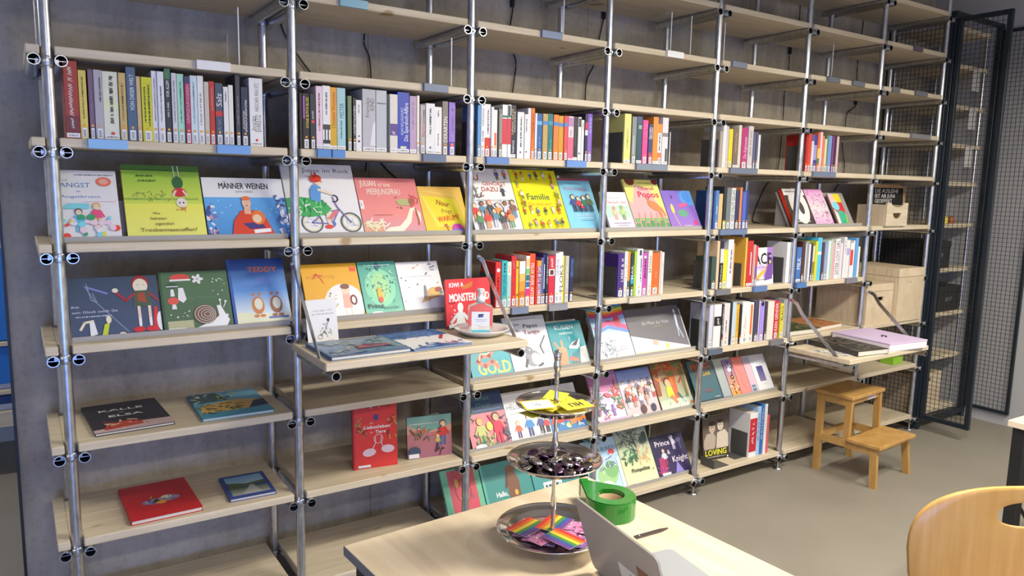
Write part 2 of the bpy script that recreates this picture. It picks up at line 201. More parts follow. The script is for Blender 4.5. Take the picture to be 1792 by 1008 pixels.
(3.1396, 0.016, 0.2373, (46, 41, 46), 'v', 'narrow black book', [], [('~', 0.3, 0.95, 0.5, 0.5, (235, 235, 235), 'u')]),
(3.1584, 0.0504, 0.2412, (206, 196, 201), 'v', 'broad rosy grey book', [], [('~', 0.3, 0.6, 0.5, 0.2, (150, 140, 160), 'u')]),
(3.2112, 0.0168, 0.2484, (30, 28, 32), '', 'narrow jet black book', [], []),
(3.23, 0.0319, 0.2433, (172, 190, 206), 'v', 'pale blue book', [], []),
(3.2648, 0.0258, 0.228, (216, 166, 62), 'v', 'mustard book', [], [('~', 0.3, 0.9, 0.5, 0.4, (30, 28, 30), 'u')]),
(3.2921, 0.0152, 0.2265, (36, 34, 34), 'v', 'narrow black book beside the mustard one', [], []),
(3.3092, 0.0594, 0.2402, (216, 219, 226), 'v', 'broad white book with faint lettering', [], [('~', 0.2, 0.65, 0.5, 0.4, (180, 180, 170), 'u')]),
(3.3741, 0.0402, 0.2314, (226, 216, 214), 'v', 'white book with orange stripe', [], [('bar', 0.2, 0.95, 0.55, 0.45, (221, 106, 52), 'u')]),
(3.4173, 0.0376, 0.2418, (66, 62, 88), 'v', 'dark slate book in a white edge', [], []),
(3.4569, 0.0112, 0.2384, (214, 210, 222), '', 'sliver thin white book', [], []),
(3.4692, 0.0386, 0.2299, (152, 132, 211), 'v', 'lavender book', [], [('dot', 0.94, 0.94, 0.5, 0.35, (30, 28, 30), 'u')]),
(3.5103, 0.0207, 0.2276, (62, 52, 56), 'v', 'narrow dark brown book', [], []),
(3.5342, 0.0566, 0.2282, (206, 201, 191), '', 'broad cream book', [], []),
(3.5971, 0.0425, 0.2254, (186, 36, 52), 'v', 'red book with pale title', [], [('KEIN GENDER', 0.2, 0.95, 0.5, 0.6, (235, 235, 235), 'u')]),
(3.6513, 0.0333, 0.2072, (201, 191, 62), 'v', 'yellow book with black letters', [], [('BLACK', 0.5, 0.95, 0.5, 0.7, (30, 28, 30), 'u')]),
(3.6863, 0.0179, 0.226, (142, 146, 166), '', 'narrow blue grey book', [], []),
(3.7069, 0.0158, 0.2316, (206, 200, 180), '', 'narrow ivory book', [], []),
(3.7254, 0.0219, 0.2267, (112, 112, 122), '', 'narrow grey book', [], []),
]),
(4,4,'display level row, fifth bay','books on the display level of the fifth bay',[
(3.0232, 0.0108, 0.2031, (40, 70, 122), '', 'dark blue book', [], []),
(3.0354, 0.0249, 0.2079, (72, 116, 176), 'v', 'mid blue book', [], [('~', 0.4, 0.6, 0.5, 0.4, (235, 235, 235), 'u')]),
(3.0639, 0.0301, 0.1915, (190, 166, 112), '', 'tan book', [], []),
(3.1014, 0.0221, 0.2303, (40, 42, 46), 'v', 'tall black book', [(0, 0.2, (190, 180, 70))], []),
(3.1281, 0.0316, 0.2231, (102, 112, 112), 'v', 'grey book', [], []),
(3.162, 0.0333, 0.2237, (192, 197, 197), 'v', 'white book with ink doodles', [], [('~', 0.2, 0.95, 0.3, 0.4, (30, 28, 30), 'u'), ('~', 0.2, 0.95, 0.7, 0.4, (30, 28, 30), 'u')]),
(3.1981, 0.0284, 0.2117, (46, 46, 78), 'v', 'midnight blue book', [], []),
(3.2341, 0.0172, 0.2278, (192, 122, 82), 'v', 'copper book', [], []),
(3.2531, 0.0293, 0.2062, (72, 92, 172), 'v', 'cobalt blue book', [], []),
(3.2839, 0.0208, 0.2097, (40, 50, 112), 'v', 'navy book at the row end', [], []),
]),
(4,0,'bottom shelf, fifth bay','books on the bottom shelf of the fifth bay',[
(3.442, 0.0669, 0.2704, (228, 222, 222), '', 'white and red book beside the bookend', [(0.12, 0.88, (176, 36, 52))], [('~', 0.3, 0.8, 0.5, 0.4, (235, 235, 235), 'u')]),
(3.5105, 0.0328, 0.3011, (150, 180, 215), '', 'pale blue book', [], [('~', 0.3, 0.9, 0.5, 0.5, (60, 90, 150), 'u')]),
(3.5449, 0.0283, 0.3175, (40, 100, 170), '', 'blue book', [], [('~', 0.3, 0.9, 0.5, 0.5, (235, 235, 235), 'u')]),
(3.5748, 0.0231, 0.3099, (222, 222, 226), '', 'white book', [], []),
(3.5995, 0.0232, 0.2386, (200, 90, 100), '', 'coral red book', [], []),
]),
]
# face-out books on the sloping racks: key -> bay, level, x, width, height
FACE={
'angst':(0,4,0.0081,0.1759,0.2495),
'affen':(0,4,0.2011,0.2505,0.2724),
'maenner':(0,4,0.4575,0.2891,0.2347),
'junge':(1,4,0.7511,0.2882,0.3038),
'julian':(1,4,1.0428,0.2699,0.2493),
'nour':(1,4,1.3153,0.2104,0.214),
'dazu':(2,4,1.5515,0.2521,0.3122),
'familie':(2,4,1.8066,0.2647,0.3117),
'alles':(2,4,2.0746,0.197,0.2728),
'tier':(3,4,2.3189,0.1678,0.2024),
'popos':(3,4,2.4924,0.2405,0.2764),
'lila':(3,4,2.7389,0.2208,0.2169),
'oval':(5,4,3.7572,0.2007,0.2414),
'rosa':(5,4,3.9734,0.1823,0.2437),
'comic':(5,4,4.205,0.1167,0.2144),
'robin':(0,3,0.0217,0.2727,0.2151),
'snail':(0,3,0.3008,0.2324,0.2214),
'teddy':(0,3,0.5376,0.209,0.2619),
'eigen':(1,3,0.8111,0.2309,0.2285),
'prinz':(1,3,1.0469,0.1661,0.2303),
'bird':(1,3,1.2169,0.1977,0.222),
'gold':(2,2,1.5476,0.2206,0.2482),
'tango':(2,2,1.7722,0.2396,0.2672),
'kuessen':(2,2,2.0161,0.2072,0.2199),
'rainbow':(3,2,2.2882,0.2338,0.2853),
'dark':(3,2,2.5263,0.398,0.2501),
'oscar':(2,1,1.5529,0.2112,0.2517),
'helge':(2,1,1.7663,0.2337,0.2228),
'odd':(2,1,2.0024,0.2187,0.1355),
'jungle':(3,1,2.2927,0.1926,0.2604),
'crowd':(3,1,2.4896,0.2363,0.2518),
'forest':(3,1,2.7362,0.2444,0.26),
'sugar':(4,1,3.0421,0.2064,0.2355),
'grau':(4,1,3.2522,0.0647,0.2273),
'tiger':(4,1,3.3213,0.071,0.2163),
'pink':(4,1,3.3971,0.0829,0.2244),
'flieder':(4,1,3.4846,0.0528,0.224),
'foto':(4,1,3.5419,0.1353,0.2225),
'bear':(2,0,1.4534,0.2004,0.2836),
'teckel':(2,0,1.6593,0.2728,0.2695),
'blaug':(2,0,1.9376,0.2801,0.2487),
'bundo':(3,0,2.2761,0.2276,0.2736),
'pompe':(3,0,2.5087,0.2299,0.3001),
'prince':(3,0,2.7424,0.2505,0.1917),
}
# strip labels on the shelf fronts: bay, level, x, width, colour
STRIPS=[
(0, 6, 0.4246, 0.1083, (225, 228, 235)),
(0, 5, 0.0956, 0.1114, (125, 170, 225)),
(0, 5, 0.4814, 0.111, (105, 150, 205)),
(1, 7, 0.9249, 0.109, (110, 160, 175)),
(1, 6, 1.2684, 0.1079, (95, 108, 130)),
(1, 5, 0.8331, 0.0502, (85, 130, 185)),
(1, 5, 0.8899, 0.0491, (85, 130, 185)),
(1, 5, 1.2647, 0.1038, (95, 110, 135)),
(2, 7, 1.8337, 0.1085, (110, 125, 150)),
(2, 5, 1.5629, 0.1127, (95, 125, 175)),
(2, 5, 1.9889, 0.1131, (100, 135, 190)),
(3, 7, 2.5855, 0.1102, (215, 215, 220)),
(3, 5, 2.4151, 0.208, (115, 125, 140)),
(4, 7, 3.0581, 0.1128, (110, 115, 130)),
(4, 5, 3.0899, 0.2196, (100, 108, 125)),
(5, 7, 3.886, 0.1179, (105, 108, 118)),
(5, 7, 4.1372, 0.1195, (105, 108, 118)),
(5, 5, 3.8127, 0.2196, (100, 112, 135)),
(6, 8, 4.7783, 0.0967, (95, 85, 100)),
(6, 7, 4.5714, 0.0791, (105, 105, 110)),
(6, 7, 4.8407, 0.1411, (105, 105, 110)),
(6, 6, 4.8332, 0.2353, (115, 115, 120)),
(4, 4, 3.0376, 0.218, (95, 110, 140)),
(4, 3, 3.0341, 0.1151, (105, 105, 112)),
(4, 3, 3.3458, 0.1149, (85, 110, 160)),
(2, 3, 1.7067, 0.0898, (110, 120, 145)),
(2, 3, 1.9117, 0.1061, (130, 132, 140)),
(3, 3, 2.4039, 0.2152, (185, 178, 165)),
(5, 3, 3.7335, 0.0934, (70, 110, 165)),
(5, 3, 4.2352, 0.118, (115, 115, 125)),
(4, 2, 3.0027, 0.1103, (85, 95, 110)),
(4, 2, 3.5259, 0.1211, (105, 105, 112)),
]
TILT = math.radians(28.5)          # slope of the display racks
FRONT_Y, REAR_Y, PIPE_R, BOARD_T = 0.035, 0.41, 0.0168, 0.028
WALL_Y, WALL_X = 0.52, 5.95        # concrete wall behind the shelving, plaster wall on the right
TOP = [z + 0.017 + BOARD_T for z in LEVEL_Z]
R = math.radians

# ------------------------------------------------------------------ camera, world, lights, exposure
scene = bpy.context.scene
COL = scene.collection
cam_d = bpy.data.cameras.new('camera'); cam = bpy.data.objects.new('camera', cam_d); COL.objects.link(cam)
cam_d.sensor_width = 36.0; cam_d.lens = FOCAL_PX / 1792 * 36.0; cam_d.clip_start = 0.05
cam.matrix_world = Matrix.Translation(CAM_LOC) @ Matrix.Rotation(CAM_ROT[2], 4, 'Z') @ Matrix.Rotation(CAM_ROT[0], 4, 'X') @ Matrix.Rotation(CAM_ROT[1], 4, 'Z')
scene.camera = cam
world = bpy.data.worlds.new('world'); scene.world = world; world.use_nodes = True
world.node_tree.nodes['Background'].inputs[0].default_value = (0.55, 0.7, 1.0, 1)
world.node_tree.nodes['Background'].inputs[1].default_value = 0.6
scene.view_settings.view_transform = 'Standard'; scene.view_settings.look = 'None'
scene.view_settings.gamma = 1.0; scene.view_settings.use_curve_mapping = False
scene.view_settings.exposure = 0.27
scene.cycles.use_denoising = True
scene.cycles.max_bounces = 8

def area(name, loc, size, power, colour, target=None, rot=None):
    l = bpy.data.lights.new(name, 'AREA'); l.shape = 'RECTANGLE'; l.size, l.size_y = size
    l.energy = power; l.color = colour
    o = bpy.data.objects.new(name, l); COL.objects.link(o); o.location = loc
    if target: o.rotation_euler = (Vector(target) - Vector(loc)).to_track_quat('-Z', 'Y').to_euler()
    elif rot: o.rotation_euler = rot
    return o
# ceiling lamps hang under the ceiling (their housings are built further down), daylight enters by the window behind the camera
LAMPS = [(2.3, -1.75, 66), (4.3, -2.0, 56), (4.4, -4.0, 18), (0.6, -3.7, 44), (-1.3, 1.5, 16)]  # last two are added: frontal fill behind the camera, light for the blue cabinet
LAMP_Z = 2.70
for lx, ly, lpow in LAMPS: area('lamp_light', (lx, ly, LAMP_Z - 0.045), (1.2, 0.22), lpow, (1.0, 0.93, 0.80))
area('window_daylight', (-0.6, -5.12, 0.75), (2.7, 1.1), 66, (0.15, 0.32, 1.0), rot=(R(90), 0, 0))

# ------------------------------------------------------------------ materials
def lin(c):
    return tuple((v / 255 / 12.92 if v / 255 <= 0.04045 else ((v / 255 + 0.055) / 1.055) ** 2.4) for v in c)
GAIN = 1.2
def alb(c):
    return tuple(min(0.80, v * GAIN) for v in lin(c)) + (1.0,)
def new_mat(name):
    m = bpy.data.materials.new(name); m.use_nodes = True
    return m, m.node_tree, m.node_tree.nodes['Principled BSDF']
def plain(name, colour, rough=0.5, metal=0.0, **kw):
    m, nt, b = new_mat(name)
    b.inputs['Base Color'].default_value = tuple(colour) + (1.0,) if len(colour) == 3 else colour
    b.inputs['Roughness'].default_value = rough; b.inputs['Metallic'].default_value = metal
    for k, v in kw.items(): b.inputs[k.replace('_', ' ')].default_value = v
    return m
def noise(nt, scale, detail=4, vec=None, rough=0.55):
    n = nt.nodes.new('ShaderNodeTexNoise'); n.inputs['Scale'].default_value = scale
    n.inputs['Detail'].default_value = detail; n.inputs['Roughness'].default_value = rough
    if vec is not None: nt.links.new(vec, n.inputs['Vector'])
    return n.outputs['Fac']
def ramp(nt, fac, stops):
    r = nt.nodes.new('ShaderNodeValToRGB'); nt.links.new(fac, r.inputs[0])
    el = r.color_ramp.elements
    while len(el) < len(stops): el.new(0.5)
    for e, (p, c) in zip(el, stops): e.position = p; e.color = tuple(c) + (1.0,)
    return r.outputs[0]
def mapping(nt, scale, rnd=True):
    tc = nt.nodes.new('ShaderNodeTexCoord'); mp = nt.nodes.new('ShaderNodeMapping')
    mp.inputs['Scale'].default_value = scale
    if rnd:
        oi = nt.nodes.new('ShaderNodeObjectInfo'); cb = nt.nodes.new('ShaderNodeCombineXYZ')
        mul = nt.nodes.new('ShaderNodeMath'); mul.operation = 'MULTIPLY'; mul.inputs[1].default_value = 37.0
        nt.links.new(oi.outputs['Random'], mul.inputs[0])
        for k in range(3): nt.links.new(mul.outputs[0], cb.inputs[k])
        nt.links.new(cb.outputs[0], mp.inputs['Location'])
    nt.links.new(tc.outputs['Object'], mp.inputs['Vector'])
    return mp.outputs[0]
def mixc(nt, fac, a, b, mode='MIX'):
    m = nt.nodes.new('ShaderNodeMix'); m.data_type = 'RGBA'; m.blend_type = mode
    for s, v in ((0, fac), (6, a), (7, b)):
        if hasattr(v, 'is_linked') or hasattr(v, 'links'): nt.links.new(v, m.inputs[s])
        else: m.inputs[s].default_value = v
    return m.outputs[2]
def bump(nt, b, h, strength, dist=0.01):
    n = nt.nodes.new('ShaderNodeBump'); n.inputs['Strength'].default_value = strength; n.inputs['Distance'].default_value = dist
    nt.links.new(h, n.inputs['Height']); nt.links.new(n.outputs[0], b.inputs['Normal'])
def wood(name, dark, light, rough=0.5, sc=(1.2, 22, 22), coat=0.0, knots=True):
    m, nt, b = new_mat(name)
    v = mapping(nt, sc)
    g = noise(nt, 2.2, 6, v, 0.6)
    c = ramp(nt, g, [(0.3, dark), (0.52, tuple((x + y) / 2 for x, y in zip(dark, light))), (0.72, light)])
    if knots:
        v2 = mapping(nt, (5, 9, 9)); k = noise(nt, 1.0, 1, v2)
        kr = ramp(nt, k, [(0.0, (0.45, 0.33, 0.22)), (0.235, (0.62, 0.5, 0.36)), (0.27, (1, 1, 1))])
        c = mixc(nt, 1.0, c, kr, 'MULTIPLY')
    nt.links.new(c, b.inputs['Base Color']); b.inputs['Roughness'].default_value = rough
    b.inputs['Coat Weight'].default_value = coat
    bump(nt, b, g, 0.08, 0.002)
    return m
PINE = wood('pine_board', (0.545, 0.455, 0.315), (0.715, 0.625, 0.47), 0.55)
BIRCH = wood('birch_tabletop', (0.70, 0.575, 0.40), (0.82, 0.70, 0.52), 0.35, (9, 1.1, 9), 0.15, False)
def staves(m, width=0.052):
    # glued staves of slightly different tone
    nt = m.node_tree; b = nt.nodes['Principled BSDF']; src = b.inputs['Base Color'].links[0].from_socket
    tc = nt.nodes.new('ShaderNodeTexCoord'); sep = nt.nodes.new('ShaderNodeSeparateXYZ'); nt.links.new(tc.outputs['Object'], sep.inputs[0])
    sn = nt.nodes.new('ShaderNodeMath'); sn.operation = 'SNAP'; sn.inputs[1].default_value = width; nt.links.new(sep.outputs[0], sn.inputs[0])
    ny = nt.nodes.new('ShaderNodeMath'); ny.operation = 'SNAP'; ny.inputs[1].default_value = 0.47; nt.links.new(sep.outputs[1], ny.inputs[0])
    cb = nt.nodes.new('ShaderNodeCombineXYZ'); nt.links.new(sn.outputs[0], cb.inputs[0]); nt.links.new(ny.outputs[0], cb.inputs[1])
    wn = nt.nodes.new('ShaderNodeTexWhiteNoise'); wn.noise_dimensions = '3D'; nt.links.new(cb.outputs[0], wn.inputs['Vector'])
    nt.links.new(mixc(nt, 1.0, src, ramp(nt, wn.outputs['Value'], [(0.0, (0.91, 0.89, 0.86)), (1.0, (1.03, 1.03, 1.03))]), 'MULTIPLY'), b.inputs['Base Color'])
staves(BIRCH)
PLY = wood('plain_box_wood', (0.56, 0.44, 0.29), (0.72, 0.60, 0.43), 0.6, (3, 26, 3), 0, True)
STOOLW = wood('stool_wood', (0.40, 0.215, 0.055), (0.55, 0.33, 0.11), 0.4, (8, 8, 1.2), 0.1, False)
CHAIRW = wood('chair_veneer', (0.58, 0.315, 0.075), (0.68, 0.40, 0.125), 0.35, (20, 20, 1.2), 0.15, False)
FRAMEW = wood('frame_wood', (0.40, 0.24, 0.11), (0.52, 0.33, 0.16), 0.5, (10, 10, 10), 0, False)
def galvanised():
    m, nt, b = new_mat('galvanised_steel')
    v = mapping(nt, (30, 30, 12)); g = noise(nt, 2.0, 3, v)
    c = ramp(nt, g, [(0.3, (0.46, 0.48, 0.51)), (0.7, (0.66, 0.68, 0.71))])
    nt.links.new(c, b.inputs['Base Color']); b.inputs['Metallic'].default_value = 1.0
    r = nt.nodes.new('ShaderNodeMapRange'); r.inputs[3].default_value = 0.22; r.inputs[4].default_value = 0.42
    nt.links.new(g, r.inputs[0]); nt.links.new(r.outputs[0], b.inputs['Roughness'])
    return m
STEEL = galvanised()
def concrete():
    m, nt, b = new_mat('board_cast_concrete')
    v = mapping(nt, (1, 1, 1), False)
    big = noise(nt, 1.7, 7, v, 0.68); v2 = mapping(nt, (6, 6, 0.7), False); streak = noise(nt, 1.4, 4, v2, 0.6)
    fine = noise(nt, 38, 5, v, 0.7)
    c = ramp(nt, big, [(0.25, (0.27, 0.238, 0.192)), (0.5, (0.47, 0.425, 0.355)), (0.75, (0.62, 0.57, 0.485))])
    s = ramp(nt, streak, [(0.3, (0.66, 0.63, 0.58)), (0.6, (1.0, 1.0, 1.0))])
    c = mixc(nt, 0.75, c, s, 'MULTIPLY')
    f = ramp(nt, fine, [(0.33, (0.72, 0.7, 0.68)), (0.5, (1, 1, 1))])
    c = mixc(nt, 0.5, c, f, 'MULTIPLY')
    # joints of the shuttering panels: thin lines every 1.25 m
    sep = nt.nodes.new('ShaderNodeSeparateXYZ'); tc = nt.nodes.new('ShaderNodeTexCoord'); nt.links.new(tc.outputs['Object'], sep.inputs[0])
    pp = nt.nodes.new('ShaderNodeMath'); pp.operation = 'PINGPONG'; pp.inputs[1].default_value = 0.625; nt.links.new(sep.outputs[0], pp.inputs[0])
    ls = nt.nodes.new('ShaderNodeMath'); ls.operation = 'LESS_THAN'; ls.inputs[1].default_value = 0.0025; nt.links.new(pp.outputs[0], ls.inputs[0])
    dk = mixc(nt, 1.0, c, (0.6, 0.58, 0.55, 1), 'MULTIPLY'); c = mixc(nt, ls.outputs[0], c, dk)
    nt.links.new(c, b.inputs['Base Color']); b.inputs['Roughness'].default_value = 0.75
    bump(nt, b, fine, 0.25, 0.004)
    return m
CONCRETE = concrete()
def screed():
    m, nt, b = new_mat('screed_floor')
    v = mapping(nt, (1, 1, 1), False)
    a = noise(nt, 1.3, 5, v); f = noise(nt, 220, 2, v)
    c = ramp(nt, a, [(0.3, (0.245, 0.222, 0.182)), (0.7, (0.295, 0.268, 0.222))])
    s = ramp(nt, f, [(0.35, (0.86, 0.86, 0.86)), (0.6, (1.05, 1.05, 1.05))])
    c = mixc(nt, 0.6, c, s, 'MULTIPLY')
    nt.links.new(c, b.inputs['Base Color']); b.inputs['Roughness'].default_value = 0.5
    return m
FLOORM = screed()
def plaster(name, col):
    m, nt, b = new_mat(name)
    v = mapping(nt, (1, 1, 1), False); a = noise(nt, 2.0, 4, v); f = noise(nt, 60, 3, v)
    c = ramp(nt, a, [(0.3, tuple(x * 0.93 for x in col)), (0.7, col)])
    nt.links.new(c, b.inputs['Base Color']); b.inputs['Roughness'].default_value = 0.85
    bump(nt, b, f, 0.15, 0.003)
    return m
PLASTER = plaster('grey_plaster', (0.44, 0.44, 0.45))
WHITEWALL = plaster('white_plaster', (0.68, 0.68, 0.66))
def attr_mat(name, rough, coat=0.0):
    m, nt, b = new_mat(name)
    a = nt.nodes.new('ShaderNodeVertexColor'); a.layer_name = 'Col'
    nt.links.new(a.outputs[0], b.inputs['Base Color']); b.inputs['Roughness'].default_value = rough
    b.inputs['Coat Weight'].default_value = coat; b.inputs['Coat Roughness'].default_value = 0.25
    return m
PRINT = attr_mat('printed_paper', 0.42, 0.12)
def objcol(name, rough):
    m, nt, b = new_mat(name)
    oi = nt.nodes.new('ShaderNodeObjectInfo'); v = mapping(nt, (1, 1, 1)); g = noise(nt, 9, 3, v)
    c = mixc(nt, 1.0, oi.outputs['Color'], ramp(nt, g, [(0.3, (0.93, 0.93, 0.93)), (0.7, (1, 1, 1))]), 'MULTIPLY')
    nt.links.new(c, b.inputs['Base Color']); b.inputs['Roughness'].default_value = rough
    b.inputs['Coat Weight'].default_value = 0.1; b.inputs['Coat Roughness'].default_value = 0.3
    return m
COVER = objcol('book_cover', 0.42)
def pages():
    m, nt, b = new_mat('page_edges')
    v = mapping(nt, (400, 400, 3)); g = noise(nt, 1.5, 1, v)
    c = ramp(nt, g, [(0.3, (0.56, 0.52, 0.44)), (0.65, (0.74, 0.71, 0.63))])
    nt.links.new(c, b.inputs['Base Color']); b.inputs['Roughness'].default_value = 0.8
    return m
PAGES = pages()
RACKM = plain('light_grey_sheet_metal', (0.36, 0.345, 0.32), 0.5, 0.0)
RACKW = plain('white_sheet_metal', (0.72, 0.72, 0.70), 0.45, 0.0)
BORE = plain('shaded_pipe_bore', (0.025, 0.03, 0.035), 0.5, 0.6)  # shade inside the hollow pipe ends, put into the colour
BOOKEND = plain('dark_grey_bookend_metal', (0.085, 0.085, 0.082), 0.45)
BLACKM = plain('black_powder_coat', (0.012, 0.012, 0.013), 0.45)
CAGEM = plain('blue_black_cage_paint', (0.010, 0.017, 0.026), 0.4)
WIREM = plain('dark_wire', (0.03, 0.032, 0.036), 0.5, 0.3)
CABLE = plain('black_cable_rubber', (0.012, 0.012, 0.012), 0.5)
CHROME = plain('polished_silver', (0.72, 0.68, 0.62), 0.1, 1.0)
DARKFOIL = plain('dark_shiny_foil', (0.24, 0.21, 0.22), 0.14, 1.0)
PORCELAIN = plain('white_porcelain', (0.72, 0.71, 0.69), 0.2)
CLEAR = plain('clear_plastic', (0.93, 0.95, 0.96), 0.08, 0.0, Transmission_Weight=0.92, IOR=1.35)
ACRYL = plain('clear_acrylic', (0.95, 0.97, 0.97), 0.03, 0.0, Transmission_Weight=0.96, IOR=1.2)
WHITEP = plain('white_plastic', (0.75, 0.75, 0.75), 0.35)
GREENP = plain('glossy_green_plastic', (0.014, 0.22, 0.022), 0.16, 0.0, Coat_Weight=0.4)
CARDBOARD = plain('cardboard', (0.48, 0.33, 0.2), 0.8)
GREYLID = plain('warm_grey_laptop_shell', (0.40, 0.37, 0.33), 0.42)
GREYBASE = plain('grey_laptop_deck', (0.36, 0.38, 0.40), 0.4)
BLACKBOX = plain('black_cardboard', (0.022, 0.021, 0.021), 0.6)
BLUEP = plain('bright_blue_laminate', (0.012, 0.17, 0.58), 0.4)
LAMPW = plain('lamp_housing', (0.75, 0.75, 0.74), 0.4)
def emitter(name, col, s):
    m, nt, b = new_mat(name)
    b.inputs['Emission Color'].default_value = tuple(col) + (1,); b.inputs['Emission Strength'].default_value = s
    b.inputs['Base Color'].default_value = tuple(col) + (1,)
    return m
DIFFUSER = emitter('lit_lamp_diffuser', (1.0, 0.95, 0.86), 9.0)

# ------------------------------------------------------------------ mesh helpers
def link(name, me, mat=None, parent=None, loc=None, rot=None):
    o = bpy.data.objects.new(name, me); COL.objects.link(o)
    if mat is not None and me is not None and not me.materials: me.materials.append(mat)
    if parent is not None: o.parent = parent
    if loc is not None: o.location = loc
    if rot is not None: o.rotation_euler = rot
    return o
def tag(o, label=None, cat=None, group=None, kind=None):
    if label: o['label'] = label
    if cat: o['category'] = cat
    if group: o['group'] = group
    if kind: o['kind'] = kind
    return o
def empty(name, loc, label, cat, group=None, rz=0.0):
    o = bpy.data.objects.new(name, None); COL.objects.link(o); o.empty_display_size = 0.05
    o.location = loc; o.rotation_euler = (0, 0, rz)
    return tag(o, label, cat, group)
class MB:
    """collects vertices and faces of one mesh"""
    def __init__(s): s.v = []; s.f = []; s.sm = []
    def add(s, vs, fs, smooth=False):
        n = len(s.v); s.v += [tuple(p) for p in vs]
        for f in fs: s.f.append(tuple(i + n for i in f)); s.sm.append(smooth)
        return s
    def box(s, x0, y0, z0, x1, y1, z1, M=None):
        vs = [(x, y, z) for x in (x0, x1) for y in (y0, y1) for z in (z0, z1)]
        if M is not None: vs = [M @ Vector(p) for p in vs]
        return s.add(vs, [(0, 1, 3, 2), (4, 6, 7, 5), (0, 4, 5, 1), (2, 3, 7, 6), (0, 2, 6, 4), (1, 5, 7, 3)])
    def cbox(s, x0, y0, z0, x1, y1, z1, c=0.002, M=None):
        """box with chamfered edges"""
        bm = bmesh.new(); bmesh.ops.create_cube(bm, size=1.0)
        for v in bm.verts:
            v.co = Vector(((x0 + x1) / 2 + v.co.x * (x1 - x0), (y0 + y1) / 2 + v.co.y * (y1 - y0), (z0 + z1) / 2 + v.co.z * (z1 - z0)))
        bmesh.ops.bevel(bm, geom=list(bm.edges), offset=c, segments=1, affect='EDGES', profile=0.5)
        bm.verts.index_update()
        vs = [v.co.copy() for v in bm.verts]; fs = [[v.index for v in f.verts] for f in bm.faces]
        bm.free()
        if M is not None: vs = [M @ p for p in vs]
        return s.add(vs, fs)
    def tube(s, pts, r, n=12, caps=True, radii=None, smooth=True):
        pts = [Vector(p) for p in pts]; rings = []
        up = Vector((0, 0, 1))
        for i, p in enumerate(pts):
            d = (pts[min(i + 1, len(pts) - 1)] - pts[max(i - 1, 0)]).normalized()
            a = d.cross(up)
            if a.length < 1e-3: a = d.cross(Vector((1, 0, 0)))
            a.normalize(); b = d.cross(a).normalized(); rr = radii[i] if radii else r
            rings.append([p + (a * math.cos(t) + b * math.sin(t)) * rr for t in [2 * math.pi * k / n for k in range(n)]])
        vs = [q for g in rings for q in g]; fs = []
        for i in range(len(rings) - 1):
            for k in range(n):
                fs.append((i * n + k, i * n + (k + 1) % n, (i + 1) * n + (k + 1) % n, (i + 1) * n + k))
        s.add(vs, fs, smooth)
        if caps: s.add(rings[0], [tuple(range(n))]); s.add(rings[-1], [tuple(reversed(range(n)))])
        return s
    def lathe(s, prof, n=32, c=(0, 0, 0), sy=1.0, smooth=True):
        vs = [(c[0] + r * math.cos(2 * math.pi * k / n), c[1] + sy * r * math.sin(2 * math.pi * k / n), c[2] + z) for r, z in prof for k in range(n)]
        fs = []
        for i in range(len(prof) - 1):
            for k in range(n): fs.append((i * n + k, i * n + (k + 1) % n, (i + 1) * n + (k + 1) % n, (i + 1) * n + k))
        return s.add(vs, fs, smooth)
    def prism(s, outline, z0, z1, M=None):
        n = len(outline)
        vs = [Vector((x, y, z0)) for x, y in outline] + [Vector((x, y, z1)) for x, y in outline]
        if M is not None: vs = [M @ p for p in vs]
        return s.add(vs, [tuple(reversed(range(n))), tuple(range(n, 2 * n))] + [(i, (i + 1) % n, n + (i + 1) % n, n + i) for i in range(n)])
    def mesh(s, name):
        me = bpy.data.meshes.new(name); me.from_pydata(s.v, [], s.f); me.validate(clean_customdata=False)
        if len(s.sm) == len(me.polygons): me.polygons.foreach_set('use_smooth', s.sm)
        bm = bmesh.new(); bm.from_mesh(me); bmesh.ops.recalc_face_normals(bm, faces=bm.faces); bm.to_mesh(me); bm.free()
        return me
    def build(s, name, mat, parent=None, loc=None, rot=None):
        return link(name, s.mesh(name), mat, parent, loc, rot)

# ------------------------------------------------------------------ lettering: every glyph is triangulated once
CHARS = sorted(set('ABCDEFGHIJKLMNOPQRSTUVWXYZabcdefghijklmnopqrstuvwxyzÄÖÜäöüß0123456789&?!,.-:'))
def load_glyphs():
    objs = {}
    for ch in CHARS:
        for k, body in (('g', ch), ('w', 'H' + ch + 'H')):
            cu = bpy.data.curves.new('t', 'FONT'); cu.body = body; cu.size = 1.0; cu.resolution_u = 2; cu.fill_mode = 'FRONT'
            o = bpy.data.objects.new('t', cu); COL.objects.link(o); objs[ch, k] = o
    cu = bpy.data.curves.new('t', 'FONT'); cu.body = 'HH'; o = bpy.data.objects.new('t', cu); COL.objects.link(o); objs['', 'w'] = o
    bpy.context.view_layer.update(); dg = bpy.context.evaluated_depsgraph_get()
    got = {}
    for key, o in objs.items():
        e = o.evaluated_get(dg); me = e.to_mesh()
        vs = [(v.co.x, v.co.y) for v in me.vertices]; fs = [tuple(p.vertices) for p in me.polygons]
        got[key] = (vs, fs); e.to_mesh_clear()
    wd = lambda vs: max(p[0] for p in vs) - min(p[0] for p in vs)
    hh = wd(got['', 'w'][0]); table = {' ': ([], [], 0.3)}
    for ch in CHARS: table[ch] = (got[ch, 'g'][0], got[ch, 'g'][1], wd(got[ch, 'w'][0]) - hh)
    for o in objs.values():
        c = o.data; bpy.data.objects.remove(o); bpy.data.curves.remove(c)
    return table
GLYPH = load_glyphs()

